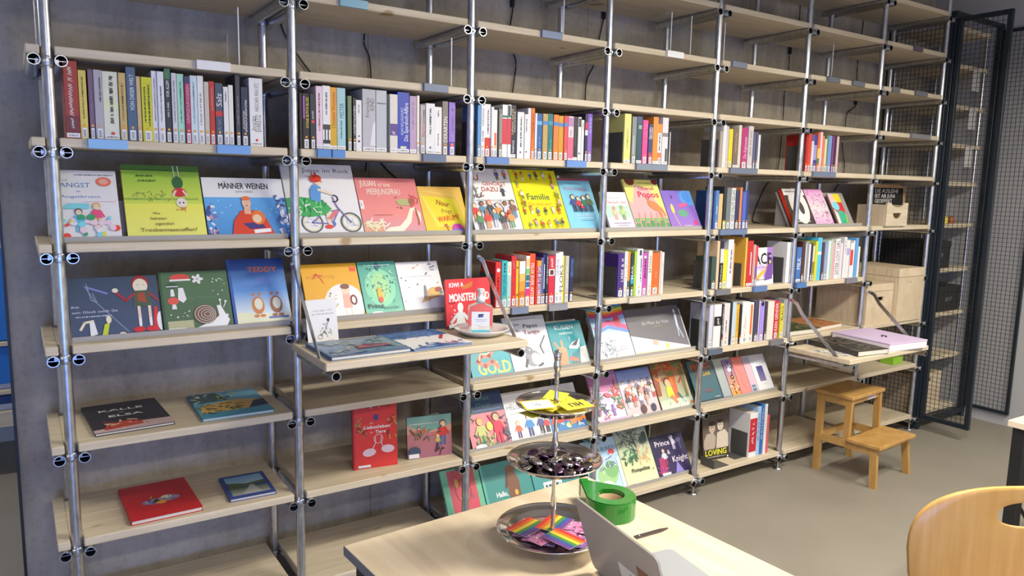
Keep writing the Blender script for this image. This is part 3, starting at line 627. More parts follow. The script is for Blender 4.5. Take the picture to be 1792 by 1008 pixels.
class Art:
    """flat print: layers of coloured outlines and letters on a w x h sheet, u and v run 0..1, lengths in sheet widths"""
    STEP = 0.00007
    def __init__(s, w, h, seed=1): s.w, s.h, s.V, s.F, s.C, s.n = w, h, [], [], [], 0; s.rnd = random.Random(seed)
    def _add(s, pts, faces, c, raw=False):
        s.n += 1; base = len(s.V); d = 0.00012 + s.n * s.STEP
        s.V += [(x, -d, y) for x, y in pts]
        many = isinstance(c, list)
        for f in faces:
            s.F.append(tuple(i + base for i in f)); s.C.append([alb(c[i]) for i in f] if many else [alb(c)] * len(f))
    def r(s, u0, v0, u1, v1, c):
        s._add([(u0 * s.w, v0 * s.h), (u1 * s.w, v0 * s.h), (u1 * s.w, v1 * s.h), (u0 * s.w, v1 * s.h)], [(0, 1, 2, 3)], c)
    def grad(s, v0, v1, c0, c1, u0=0, u1=1):
        s._add([(u0 * s.w, v0 * s.h), (u1 * s.w, v0 * s.h), (u1 * s.w, v1 * s.h), (u0 * s.w, v1 * s.h)], [(0, 1, 2, 3)], [c0, c0, c1, c1])
    def poly(s, pts, c): s._add([(u * s.w, v * s.h) for u, v in pts], [tuple(range(len(pts)))], c)
    def e(s, u, v, ru, rv, c, rot=0, n=18, a0=0, a1=360):
        cr, sr = math.cos(R(rot)), math.sin(R(rot)); P = []
        m = n if a1 - a0 >= 360 else n + 1
        for k in range(m):
            t = R(a0 + (a1 - a0) * k / n); x, y = ru * s.w * math.cos(t), rv * s.w * math.sin(t)
            P.append((min(s.w, max(0, u * s.w + x * cr - y * sr)), min(s.h, max(0, v * s.h + x * sr + y * cr))))
        s._add(P, [tuple(range(m))], c)
    def line(s, pts, wd, c):
        P = [Vector((u * s.w, v * s.h)) for u, v in pts]
        pts2, fs = [], []
        for i in range(len(P) - 1):
            d = P[i + 1] - P[i]
            if d.length < 1e-6: continue
            n = Vector((-d.y, d.x)).normalized() * wd * s.w / 2; e2 = d.normalized() * wd * s.w * 0.3
            b = len(pts2); pts2 += [P[i] - n - e2, P[i + 1] - n + e2, P[i + 1] + n + e2, P[i] + n - e2]; fs.append((b, b + 1, b + 2, b + 3))
        s._add([(min(s.w, max(0, p.x)), min(s.h, max(0, p.y))) for p in pts2], fs, c)
    def ring(s, u, v, ru, rv, wd, c, a0=0, a1=360, n=22):
        asp = s.w / s.h
        s.line([(u + ru * math.cos(R(a0 + (a1 - a0) * k / n)), v + rv * asp * math.sin(R(a0 + (a1 - a0) * k / n))) for k in range(n + 1)], wd, c)
    def text(s, t, u, v, size, c, fit=None, al='c', rot=0, bold=0.0):
        """size = cap height in sheet widths; fit = full text width in sheet widths"""
        x, pts, fs = 0.0, [], []
        for ch in t:
            g = GLYPH.get(ch, GLYPH['x']); b = len(pts)
            pts += [(x + p[0], p[1]) for p in g[0]]; fs += [tuple(i + b for i in f) for f in g[1]]; x += g[2]
        if not pts: return
        k = size * s.w / 0.72; kx = k if fit is None else fit * s.w / x
        off = {'l': 0, 'c': -x / 2, 'r': -x}[al]; cr, sr = math.cos(R(rot)), math.sin(R(rot))
        def tf(dx, dy): return [(u * s.w + ((p[0] + off) * kx + dx) * cr - ((p[1] - 0.36) * k + dy) * sr, v * s.h + ((p[0] + off) * kx + dx) * sr + ((p[1] - 0.36) * k + dy) * cr) for p in pts]
        s._add(tf(0, 0), fs, c)
        if bold: s._add(tf(bold * s.w, 0), fs, c); s._add(tf(0, bold * s.w), fs, c)
    def scrib(s, u0, u1, v, size, c):
        """print too small to read in the photograph: short strokes"""
        u = u0
        while u < u1:
            d = s.rnd.uniform(0.4, 1.1) * size; e = min(u + d, u1); hh = size * s.rnd.uniform(0.5, 0.9) * s.w / s.h
            s.r(u, v - hh / 2, e, v + hh / 2, c); u = e + size * s.rnd.uniform(0.15, 0.5)
    def dots(s, n, box, cols, r0, r1):
        for _ in range(n):
            s.e(s.rnd.uniform(box[0], box[2]), s.rnd.uniform(box[1], box[3]), s.rnd.uniform(r0, r1), s.rnd.uniform(r0, r1), s.rnd.choice(cols), s.rnd.uniform(0, 180), 9)
    def strokes(s, n, box, cols, l0, l1, wd):
        for _ in range(n):
            u, v, a, l = s.rnd.uniform(box[0], box[2]), s.rnd.uniform(box[1], box[3]), s.rnd.uniform(0, 6.28), s.rnd.uniform(l0, l1)
            s.line([(u, v), (u + l * math.cos(a), v + l * math.sin(a) * s.w / s.h)], wd, s.rnd.choice(cols))
    def person(s, u, v, k, skin, hair, top, legs, wave=False):
        """k = body height in sheet widths, feet at (u, v)"""
        q = k * s.w / s.h
        s.line([(u - .08 * k, v), (u - .07 * k, v + .42 * q)], .1 * k, legs); s.line([(u + .08 * k, v), (u + .07 * k, v + .42 * q)], .1 * k, legs)
        s.line([(u - .12 * k, v + .68 * q), (u - .26 * k, v + (.95 if wave else .42) * q)], .07 * k, top)
        s.line([(u + .12 * k, v + .68 * q), (u + .24 * k, v + .42 * q)], .07 * k, top)
        s.poly([(u - .16 * k, v + .36 * q), (u + .16 * k, v + .36 * q), (u + .13 * k, v + .72 * q), (u - .13 * k, v + .72 * q)], top)
        s.e(u, v + .88 * q, .14 * k, .15 * k, hair, 0, 12); s.e(u, v + .85 * q, .11 * k, .12 * k, skin, 0, 12)
        s.e(u - .04 * k, v + .87 * q, .015 * k, .015 * k, (40, 30, 30), 0, 6); s.e(u + .04 * k, v + .87 * q, .015 * k, .015 * k, (40, 30, 30), 0, 6)
    def build(s, name, parent, loc=(0, 0, 0), rot=(0, 0, 0), mat=None):
        if not s.V: return None
        me = bpy.data.meshes.new(name); me.from_pydata(s.V, [], s.F)
        a = me.color_attributes.new('Col', 'FLOAT_COLOR', 'CORNER')
        flat = []
        for p in s.C:
            for c in p: flat += c
        if len(flat) == 4 * len(me.loops): a.data.foreach_set('color', flat)
        me.materials.append(mat or PRINT)
        return link(name, me, None, parent, loc, rot)

# ------------------------------------------------------------------ the room
def struct(name, mb, mat): return tag(mb.build(name, mat), kind='structure')
XL, YF, CZ = -3.0, -5.2, 3.7
struct('floor', MB().box(XL - .1, YF - .1, -0.1, WALL_X + .1, 3.0, 0), FLOORM)
struct('wall_back', MB().box(-0.15, WALL_Y, 0, WALL_X + .1, WALL_Y + 0.25, CZ), CONCRETE)
struct('wall_right', MB().box(WALL_X, YF, 0, WALL_X + .1, WALL_Y, CZ), PLASTER)
WX0, WX1, WZ0, WZ1 = -2.0, .8, .15, 1.35      # window in the wall behind the camera
wf = MB().box(XL - .1, YF - .1, 0, WX0, YF, CZ).box(WX1, YF - .1, 0, WALL_X + .1, YF, CZ).box(WX0, YF - .1, 0, WX1, YF, WZ0).box(WX0, YF - .1, WZ1, WX1, YF, CZ)
struct('wall_front', wf, WHITEWALL)
struct('wall_left', MB().box(XL - .1, YF, 0, XL, 3.0, CZ), WHITEWALL)
struct('wall_far_left', MB().box(XL, 2.9, 0, 1.0, 3.0, CZ), WHITEWALL)
struct('ceiling', MB().box(XL - .1, YF - .1, CZ, WALL_X + .1, 3.0, CZ + .1), WHITEWALL)
w1 = MB()
for x in (WX0, (WX0 + WX1) / 2 - .03, WX1 - .06): w1.box(x, YF - .09, WZ0, x + .06, YF - .03, WZ1)
for z in (WZ0, WZ1 - .06): w1.box(WX0, YF - .09, z, WX1, YF - .03, z + .06)
w1 = struct('window_1', w1, BLACKM)
for xa, xb in ((WX0 + .06, (WX0 + WX1) / 2 - .03), ((WX0 + WX1) / 2 + .03, WX1 - .06)): MB().box(xa, YF - .063, WZ0 + .06, xb, YF - .057, WZ1 - .06).build('pane', ACRYL, w1)
tr = struct('trim_1', MB().box(-0.160, WALL_Y - .012, 0, -0.1505, WALL_Y + .02, CZ), BLACKM)

for x, y, pw in LAMPS:
    lm = empty('ceiling_lamp', (x, y, LAMP_Z), 'long white lamp hanging ' + {2.3: 'above the work table', 4.3: 'above the step stool', 4.4: 'above the far right corner', .6: 'near the window wall, added for frontal fill', -1.3: 'above the blue cabinet, added to light it'}[x], 'lamp', 'ceiling lamps')
    MB().cbox(-.62, -.13, -.03, .62, .13, .04, .004).build('housing', LAMPW, lm)
    MB().box(-.6, -.11, -.042, .6, .11, -.031).build('diffuser', DIFFUSER, lm)
    for sx in (-.5, .5): MB().tube([(sx, 0, .04), (sx, 0, CZ - LAMP_Z)], .003, 6).build('suspension_wire', STEEL, lm)

# the strip of another room seen past the dark edge on the far left
cb = empty('blue_cabinet', (-.72, 2.2, 0), 'bright blue cabinet with pale wooden shelves at the left edge', 'cabinet')
MB().cbox(-.6, .02, .3, .6, .5, 1.75).build('body', WHITEP, cb)
for z0, z1 in ((.79, 1.3), (.545, .755)): MB().cbox(-.59, -.01, z0, .59, .02, z1, .003).build('door', BLUEP, cb)
for z in (.773, .5): MB().cbox(-.62, -.03, z - .012, .62, .03, z + .012, .003).build('shelf', PINE, cb)
MB().cbox(-.59, -.01, .43, .59, .02, .478, .003).build('drawer', plain('dark_blue_laminate', (0.01, 0.05, 0.2), .4), cb)
MB().cbox(-.6, -.02, .3, .6, .02, .39, .003).build('plinth', PINE, cb)
for x in (-.57, .53): MB().box(x, .05, 0, x + .04, .09, .3).build('leg', BLACKM, cb)

# ------------------------------------------------------------------ pipe shelving
rack = empty('pipe_shelving', (0, 0, 0), 'wall-long shelving of galvanised pipes and pale pine boards', 'shelving')
post_me = MB().tube([(0, 0, .07), (0, 0, 3.3)], PIPE_R, 18).mesh('post')
foot_me = MB().tube([(0, 0, .012), (0, 0, .09)], .0065, 10).lathe([(0, .014), (.012, .013), (.026, .006), (.028, 0), (0, 0)], 20).mesh('levelling_foot')
for x in POST_X:
    for y in (FRONT_Y, REAR_Y):
        p = link('post', post_me, STEEL, rack, (x, y, 0))
        link('levelling_foot', foot_me, STEEL, p)
pm = MB(); y0, y1 = 0.0, 0.452
RO, RI = .0178, .0152
for rr, ya, yb in ((RO, y0, y1), (RI, y0, y1)):
    pm.tube([(0, ya, 0), (0, yb, 0)], rr, 20, caps=False)
n = 20
for yy in (y0, y1):
    o1 = [(RO * math.cos(2 * math.pi * k / n), yy, RO * math.sin(2 * math.pi * k / n)) for k in range(n)]
    o2 = [(RI * math.cos(2 * math.pi * k / n), yy, RI * math.sin(2 * math.pi * k / n)) for k in range(n)]
    pm.add(o1 + o2, [(k, (k + 1) % n, n + (k + 1) % n, n + k) for k in range(n)])
pm.box(-RI, .012, -.001, RI, .014, .001)
pipe_me = pm.mesh('cross_pipe')
pipe_me.materials.append(STEEL); pipe_me.materials.append(BORE)
for f in pipe_me.polygons:
    if all(math.hypot(pipe_me.vertices[i].co.x, pipe_me.vertices[i].co.z) < RI + .0001 for i in f.vertices) and len(f.vertices) == 4 and f.area > 1e-4: f.material_index = 1
clamp_me = MB().lathe([(PIPE_R, -.015), (.0185, -.015), (.0192, -.012), (.0192, .012), (.0185, .015), (PIPE_R, .015)], 18).cbox(-.034, .006, -.011, .034, .02, .011, .003).tube([(0, -.02, 0), (0, -.026, 0)], .005, 8).mesh('clamp')
for i, x in enumerate(POST_X):
    for j, z in enumerate(LEVEL_Z):
        for s in (-1, 1):
            if i == 7 and s == 1 and j in (3,): continue
            link('cross_pipe', pipe_me, STEEL, rack, (x + s * .0355, 0, z))
        for y in (FRONT_Y, REAR_Y): link('clamp', clamp_me, STEEL, rack, (x, y, z))
boards = {}
board_mesh = {}
def board_me(L):
    k = round(L, 3)
    if k not in board_mesh: board_mesh[k] = MB().cbox(0, 0.012, 0, L, 0.438, BOARD_T, .0025).mesh('shelf_board')
    return board_mesh[k]
for i in range(7):
    for j in range(10):
        if i == 6 and j == 3: continue
        a = POST_X[i] + .0195 if i else -.056
        # notch-free boards: between the posts, the first one runs out past the left post
        L = POST_X[i + 1] - .029 - a
        if i == 0:
            me = board_mesh.setdefault('first', MB().prism([(0, .056), (.036, .056), (.036, .012), (.0, .012)], 0, BOARD_T).mesh('x'))
            m0 = MB().cbox(.0755, .012, 0, L, .438, BOARD_T, .0025).cbox(0, .012, 0, .0365, .438, BOARD_T, .0025).cbox(.0365, .058, 0, .0755, .385, BOARD_T, .0005) if 'b0' not in board_mesh else None
            if m0: board_mesh['b0'] = m0.mesh('shelf_board')
            boards[i, j] = link('shelf_board', board_mesh['b0'], PINE, rack, (a, 0, LEVEL_Z[j] + .017))
        else:
            boards[i, j] = link('shelf_board', board_me(L), PINE, rack, (a, 0, LEVEL_Z[j] + .017))
bpy.data.meshes.remove(board_mesh.pop('first'))
strip_mats = {}
for bay, lev, x, w, c in STRIPS:
    if c not in strip_mats: strip_mats[c] = plain('label_strip', alb(c), .3)
    b = boards[bay, lev]
    s = MB().box(0, -.0025, -.001, w, .012, BOARD_T + .0015).box(0, -.0025, BOARD_T + .0005, w, .03, BOARD_T + .0018).build('shelf_label', strip_mats[c], b, (x - b.location.x, 0, 0))

# ------------------------------------------------------------------ books
ORD = ['first', 'second', 'third', 'fourth', 'fifth', 'sixth', 'seventh', 'eighth', 'ninth', 'tenth', 'eleventh', 'twelfth', 'thirteenth', 'fourteenth', 'fifteenth', 'sixteenth', 'seventeenth', 'eighteenth', 'nineteenth', 'twentieth', 'twenty-first', 'twenty-second', 'twenty-third', 'twenty-fourth', 'twenty-fifth', 'twenty-sixth', 'twenty-seventh']
rnd = random.Random(5)
def spine_book(x, y, z, w, h, d, col, label, group, art=None, sticker='', side=None):
    b = min(.0022, w * .22)
    m = MB().cbox(0, 0, 0, w, b * 1.3, h, .0008 if w > .008 else .0004).box(0, b, 0, b, d, h).box(w - b, b, 0, w, d, h)
    o = m.build('book', COVER, None, (x, y, z)); o.color = alb(col)
    tag(o, label, 'book', group)
    MB().box(b, b * 1.3, .003, w - b, d - .004, h - .0035).build('pages', PAGES, o)
    if art: art.build('spine_print', o)
    if sticker:
        s = Art(w, h)
        if sticker == 'h':
            s.r(.02, .004 / h, .98, .018 / h, (226, 228, 232)); s.scrib(.15, .85, .011 / h, .12, (90, 90, 95))
        else:
            a, c = (.12, .88) if w < .012 else (.2, .8)
            s.r(a, .004 / h, c, .036 / h, (226, 228, 232))
            for k in range(5): s.r(a + .2 * (c - a), (.009 + k * .0045) / h, c - .2 * (c - a), (.0115 + k * .0045) / h, (95, 98, 105))
            s.e(.5, .044 / h, min(.34, .0042 / w), min(.34, .0042 / w), (232, 150, 50), 0, 10)
        s.build('spine_label', o, (0, -.0011, 0))
    return o
ROW_DEPTH = {}
for bay, lev, phrase, group, ents in ROWS:
    for k, (x, w, h, col, st, desc, bands, texts) in enumerate(ents):
        a = Art(w, h, hash((bay, lev, k)) % 999)
        for f0, f1, c in bands: a.r(0.02, f0, .98, f1, c)
        asp = h / w
        for (s, f0, f1, lat, size, c, d) in texts:
            if s == 'dot': a.e(lat, f0, size, size, c, 0, 10)
            elif s == 'bar': a.r(lat - size / 2, f0, lat + size / 2, f1, c)
            elif s == 'poly': a.poly([(lat - size * .6, f0), (lat + size * .45, f0), (lat + size * .45, f1), (lat, f1 * .9)], c)
            elif s == '~':
                v, pts, side = f0, [], 1
                while v < f1:
                    if a.rnd.random() < .14 and len(pts) > 2:
                        a.line(pts, size * .11 if size > .3 else size * .3, c); pts = []; v += .3 * size / asp
                    pts.append((lat + side * size * a.rnd.uniform(.25, .5), v)); side = -side; v += a.rnd.uniform(.16, .3) * size / asp
                if len(pts) > 1: a.line(pts, size * .11 if size > .3 else size * .3, c)
            else: a.text(s, lat, (f0 + f1) / 2, size, c, fit=(f1 - f0) * asp, rot=90 if d == 'u' else -90)
        d = .128 + (h - .2) * .35 + rnd.uniform(-.008, .008)
        ROW_DEPTH[bay, lev, k] = d
        lab = '%s, %s from left, %s' % (desc, ORD[k], phrase)
        spine_book(x, .04 + rnd.uniform(-.003, .004), TOP[lev], w, h, d, col, lab, group, a if a.V else None, st)

def face_book(name, key, x, y, z, w, h, t, col, label, group, art=None, rot=(0, 0, 0), spine=None):
    """origin at the lower left corner of the front cover, spine on the left"""
    c = .0022
    m = MB().cbox(0, 0, 0, w, c, h, .0006).box(0, t - c, 0, w, t, h).box(0, c, 0, c, t - c, h)
    o = m.build(name, COVER, None, (x, y, z), rot); o.color = alb(col)
    tag(o, label, 'book', group)
    MB().box(c, c, .003, w - .004, t - c, h - .003).build('pages', PAGES, o)
    if art: art.build('cover_print', o)
    return o

# ------------------------------------------------------------------ cover designs (generic pictures in the colours seen, titles as printed)
SK = (240, 200, 170); BR = (90, 55, 40); BLK = (40, 36, 40); WH = (236, 236, 238)
def d_angst(a):
    a.text('und', .12, .85, .035, (60, 100, 160), .12); a.text('ANGST', .3, .78, .1, (60, 110, 170), .5); a.text('im', .35, .69, .05, (60, 110, 170)); a.text('Angstbrunn', .38, .61, .06, (80, 120, 175), .66)
    a.scrib(.3, .95, .93, .03, (90, 90, 110)); a.e(.78, .83, .13, .1, (225, 110, 90)); a.e(.78, .83, .08, .06, (240, 160, 140)); a.scrib(.4, .95, .53, .015, (210, 150, 170))
    a.poly([(.05, .42), (.5, .42), (.5, .5), (.15, .5)], (120, 195, 205))
    a.person(.32, .1, .45, SK, BR, (90, 175, 205), (110, 170, 190)); a.person(.62, .16, .48, SK, (235, 150, 70), (225, 80, 120), (235, 190, 120))
    a.dots(22, (.03, .02, .97, .3), [(225, 70, 60), (250, 190, 200), (60, 150, 100), (245, 200, 60), (120, 200, 220), (250, 240, 235)], .03, .075)
def d_affen(a):
    a.grad(0, .45, (232, 226, 110), (214, 214, 90)); a.grad(.45, 1, (190, 205, 85), (120, 170, 60)); a.r(0, .93, 1, 1, (70, 110, 50)); a.line([(0, .93), (1, .92)], .012, (40, 60, 40))
    a.r(0, .5, .95, .53, (140, 170, 70)); a.strokes(26, (.1, .5, .6, .62), [(120, 140, 70), (130, 140, 75), (190, 170, 80)], .03, .06, .01)
    a.line([(.66, .99), (.67, .8)], .012, (225, 225, 215)); a.line([(.72, .99), (.73, .8)], .012, (225, 225, 215))
    a.e(.7, .75, .07, .1, (50, 95, 60)); a.e(.71, .61, .09, .07, (190, 50, 60)); a.line([(.62, .56), (.66, .63)], .03, (225, 190, 170)); a.line([(.8, .56), (.76, .63)], .03, (225, 190, 170))
    a.e(.72, .46, .07, .075, (225, 205, 195)); a.e(.695, .46, .012, .012, BLK); a.e(.745, .46, .012, .012, BLK); a.strokes(7, (.66, .36, .78, .39), [(200, 130, 80)], .03, .05, .012)
    a.scrib(.18, .4, .84, .035, (70, 100, 50)); a.scrib(.2, .42, .77, .03, (70, 100, 50))
    a.text('Wie', .38, .31, .04, BR); a.text('heiraten', .4, .24, .045, BR); a.text('eigentlich', .47, .165, .045, BR); a.text('Trockennasenaffen?', .52, .08, .055, BR, .72)
def d_maenner(a):
    a.r(0, .66, 1, 1, (216, 222, 234)); a.grad(0, .66, (70, 130, 185), (95, 160, 215)); a.text('MÄNNER WEINEN', .5, .86, .085, (35, 38, 45), .62, bold=.004); a.text('JOHN ONESKE', .5, .76, .03, (80, 90, 110), .22)
    a.dots(34, (.0, .0, .11, .52), [(200, 205, 225), (70, 85, 140), (180, 140, 155), (110, 115, 165), (60, 80, 130)], .012, .035); a.dots(34, (.87, .0, 1, .68), [(205, 210, 225), (70, 80, 120), (140, 150, 185), (90, 100, 150)], .012, .035)
    a.poly([(.28, 0), (.8, 0), (.72, .28), (.6, .42), (.42, .42), (.32, .25)], (196, 62, 40)); a.r(.46, .36, .54, .5, (230, 160, 130)); a.e(.5, .55, .055, .075, (238, 175, 145)); a.e(.5, .63, .055, .03, (215, 110, 60)); a.e(.5, .505, .012, .008, (150, 60, 50))
    a.poly([(.42, .2), (.5, .1), (.7, .12), (.64, .22)], (60, 50, 110)); a.e(.62, .3, .085, .1, (222, 110, 50)); a.e(.605, .28, .055, .06, (240, 185, 155)); a.line([(.56, .06), (.74, .08)], .05, (235, 225, 220))
    a.strokes(14, (.1, .35, .9, .6), [(190, 215, 235)], .01, .03, .006)
def d_junge(a):
    a.text('Junge im Rock', .62, .91, .062, (50, 55, 80), .66); a.scrib(.3, .5, .82, .018, (130, 130, 140))
    for u in (.3, .84): a.ring(u, .16, .14, .14, .022, (90, 95, 110)); a.ring(u, .16, .115, .115, .01, (215, 205, 130)); a.strokes(8, (u - .06, .1, u + .06, .22), [(150, 150, 160)], .05, .1, .005)
    fr = (105, 105, 165); a.line([(.3, .16), (.48, .3), (.7, .34), (.57, .14), (.3, .16)], .018, fr); a.line([(.48, .3), (.57, .14)], .018, fr); a.line([(.84, .16), (.68, .38), (.64, .52)], .022, (120, 110, 150)); a.ring(.66, .5, .05, .05, .018, (70, 75, 90), -120, 110)
    a.e(.57, .14, .05, .05, (80, 110, 170)); a.line([(.56, .34), (.52, .22), (.55, .12)], .05, (236, 190, 165)); a.line([(.66, .32), (.56, .22)], .05, (200, 110, 110)); a.e(.52, .1, .06, .03, (200, 60, 50))
    a.poly([(.0, .3), (.15, .26), (.3, .24), (.5, .27), (.6, .35), (.5, .47), (.35, .5), (.18, .52), (0, .5)], (60, 155, 85)); a.strokes(34, (.03, .27, .55, .49), [(30, 120, 60), (120, 200, 130), (200, 225, 200)], .04, .09, .018)
    a.poly([(.33, .47), (.46, .44), (.5, .66), (.4, .7), (.34, .62)], (85, 140, 195)); a.line([(.46, .62), (.64, .56)], .035, (240, 200, 175)); a.e(.47, .75, .06, .06, (240, 200, 175)); a.e(.445, .78, .085, .06, (205, 60, 40), 8); a.strokes(6, (.4, .76, .5, .81), [(160, 35, 30)], .05, .1, .012)
def d_julian(a):
    a.grad(0, .35, (190, 140, 150), (214, 130, 125)); a.grad(.35, 1, (214, 130, 125), (200, 118, 118)); a.r(0, 0, .3, .2, (205, 150, 125)); a.text('JULIAN', .2, .9, .1, (240, 222, 200), .26); a.text('IST EINE', .46, .87, .05, (240, 215, 195), .2); a.text('MEERJUNGFRAU', .43, .75, .1, (240, 222, 200), .55)
    a.poly([(.3, .02), (.62, .02), (.78, .18), (.86, .42), (.93, .3), (.9, .14), (.95, .2), (.97, .34), (.9, .46), (.82, .46), (.72, .26), (.58, .12), (.4, .1)], (238, 226, 190))
    a.strokes(24, (.03, .08, .36, .2), [(240, 228, 190), (225, 205, 160)], .05, .12, .02); a.line([(.9, .44), (.92, .2), (.9, .14)], .025, (160, 90, 70)); a.e(.74, .55, .14, .06, (160, 165, 110)); a.e(.86, .56, .06, .07, (150, 90, 70)); a.strokes(10, (.85, .5, .95, .68), [(190, 80, 80)], .05, .1, .015)
    a.dots(4, (.6, .4, .76, .66), [(70, 50, 50)], .008, .014); a.scrib(.2, .5, .32, .018, (175, 105, 100)); a.r(.0, .42, .06, .58, (236, 236, 236)); a.r(.018, .47, .03, .54, (150, 150, 155))
def d_nour(a):
    a.grad(0, 1, (240, 185, 40), (228, 170, 80)); a.poly([(.05, .8), (.8, .72), (.9, .2), (.25, .1)], (244, 200, 40)); a.line([(.05, .85), (.3, .15), (.8, .1)], .012, (225, 200, 170)); a.line([(.1, .9), (.85, .8), (.95, .3)], .012, (230, 200, 120))
    a.text('Nour', .5, .63, .12, (150, 70, 20), .3, rot=-12, bold=.006); a.text('fragt', .55, .46, .09, (150, 70, 20), .24, rot=-6); a.text('WARUM?', .55, .3, .12, (205, 70, 20), .5, rot=8, bold=.006)
    a.e(.72, .06, .14, .12, (190, 60, 150)); a.e(.72, .0, .16, .07, (120, 110, 200)); a.line([(.5, 0), (.46, .16)], .04, (170, 90, 40)); a.strokes(5, (.43, .12, .5, .18), [(170, 90, 40)], .03, .05, .015)
def d_dazu(a):
    a.text('DU', .2, .85, .13, (160, 70, 50), .26, bold=.006); a.text('GEHÖRST', .62, .75, .07, (160, 70, 50), .5, bold=.004); a.text('DAZU', .5, .66, .09, (160, 70, 50), .36, bold=.004); a.text('DAS GROSSE BUCH DER FAMILIEN', .5, .48, .034, (90, 110, 120), .94); a.scrib(.25, .85, .42, .02, (190, 140, 140))
    a.person(.72, .82, .2, SK, BLK, (90, 80, 120), BR); a.person(.76, .55, .2, SK, BLK, (70, 70, 90), BLK); a.strokes(12, (.08, .54, .35, .66), [(110, 80, 70), (90, 130, 120)], .04, .1, .02); a.person(.88, .83, .18, SK, BR, (200, 90, 80), BLK)
    cs = [(200, 60, 50), (90, 130, 150), (70, 70, 80), (200, 140, 80), (190, 190, 200), (120, 90, 80), (80, 130, 90)]
    for k in range(11): a.person(.08 + (k % 6) * .16 + .05 * (k // 6), .16 - .14 * (k // 6) + .02 * (k % 3), .34, [SK, (150, 100, 75), (225, 175, 140)][k % 3], [BR, BLK, (200, 90, 50), (120, 120, 125)][k % 4], cs[k % 7], cs[(k + 3) % 7], k % 4 == 0)
def d_familie(a):
    a.text('Familie', .48, .55, .12, (40, 85, 60), .5, bold=.004); a.text('Das sind wir!', .48, .43, .07, (215, 120, 30), .5)
    cs = [(190, 60, 50), (230, 150, 80), (80, 110, 150), (60, 60, 70), (235, 225, 210), (150, 90, 60), (100, 140, 90), (220, 150, 170)]; k = 0
    for v in (.83, .68, .24, .03):
        for u in (.12, .24, .4, .55, .7, .86):
            if v == .68 and .2 < u < .8: continue
            a.person(u + a.rnd.uniform(-.03, .03), v + a.rnd.uniform(-.02, .02), .15 + a.rnd.uniform(-.02, .02), [SK, (150, 100, 75)][k % 2], [BR, BLK, (205, 110, 50)][k % 3], cs[k % 8], cs[(k + 3) % 8], k % 3 == 0); k += 1
    for v in (.5, .36): a.person(.12, v, .16, SK, BR, cs[k % 8], BLK); a.person(.88, v, .16, SK, BLK, cs[(k + 2) % 8], BR); k += 1
def d_alles(a):
    a.r(0, .955, 1, 1, (150, 70, 90)); a.text('ALLES FAMILIE!', .47, .79, .085, (170, 60, 90), .72, rot=-3); a.scrib(.3, .7, .89, .02, (90, 130, 150)); a.scrib(.3, .8, .22, .025, (225, 240, 245)); a.scrib(.3, .8, .27, .025, (225, 240, 245)); a.scrib(.4, .75, .17, .018, (90, 130, 160))
    for u, c, k in ((.3, (70, 80, 130), .45), (.45, (190, 70, 70), .4), (.62, (60, 110, 90), .42), (.78, (90, 110, 80), .46), (.52, (200, 60, 90), .2)): a.person(u, .34, k, SK, BR, c, (60, 70, 90))
def d_tier(a):
    a.r(0, 0, 1, .3, (205, 195, 215)); a.r(0, .3, 1, .63, (170, 195, 185)); a.text('Tierisch viel', .5, .72, .1, (205, 60, 90), .8); a.scrib(.2, .7, .83, .03, (210, 170, 180))
    a.person(.35, .24, .42, (230, 150, 120), (230, 120, 90), (235, 180, 150), (220, 150, 130)); a.person(.66, .24, .46, (150, 175, 110), (130, 160, 90), (170, 190, 120), (130, 150, 90)); a.scrib(.2, .85, .14, .025, (90, 80, 110)); a.scrib(.3, .75, .08, .02, (110, 100, 130))
def d_popos(a):
    a.grad(0, 1, (235, 150, 160), (240, 170, 160)); a.poly([(.0, 1), (1, 1), (1, .2), (.9, .3), (.7, .8), (.3, .9), (.1, .5), (0, .6)], (214, 214, 120)); a.e(.2, .98, .14, .12, (110, 50, 40)); a.e(.93, .97, .1, .08, (120, 40, 50))
    a.text('Überall', .62, .82, .085, (170, 45, 90), .46, bold=.005); a.text('Popos', .62, .69, .14, (195, 40, 85), .62, bold=.01); a.scrib(.4, .85, .93, .02, (150, 140, 70))
    a.e(.7, .45, .2, .1, (190, 125, 80), -30); a.line([(.78, .42), (.85, .18)], .07, (190, 125, 80)); a.line([(.6, .46), (.55, .62)], .05, (190, 125, 80)); a.line([(.88, .4), (.95, .25)], .05, (190, 125, 80))
    for k in range(5): a.line([(.15 + k * .18, .02), (.2 + k * .17, .3)], .05, (225, 150, 140))
    for k in range(7): a.r(.03 + k * .14, 0, .14 + k * .14, .1 + .05 * (k % 2), (80, 140, 85)); a.r(.03 + k * .14, .12 + .05 * (k % 2), .14 + k * .14, .2, (110, 165, 95))
def d_lila(a):
    a.grad(0, 1, (140, 105, 180), (120, 100, 185)); a.e(.85, .82, .3, .24, (80, 140, 215)); a.ring(.85, .82, .22, .18, .02, (120, 170, 225)); a.e(.22, .5, .05, .13, (225, 205, 70)); a.line([(.22, .35), (.3, .05)], .015, (225, 205, 70)); a.e(.52, .38, .16, .1, (95, 150, 120)); a.e(.85, .12, .07, .07, (195, 60, 110)); a.e(.3, .82, .03, .05, (90, 60, 120)); a.scrib(.45, .7, .05, .025, (215, 205, 235)); a.e(.6, .6, .2, .05, (190, 90, 140), 10)
def d_oval(a):
    a.r(0, 0, 1, 1, (60, 55, 52)); a.e(.55, .52, .42, .62, (215, 212, 210)); a.e(.62, .45, .12, .22, (70, 65, 66)); a.r(0, .8, 1, .98, (220, 218, 215)); a.scrib(.1, .9, .9, .06, (110, 105, 105)); a.scrib(.1, .8, .07, .06, (200, 195, 190))
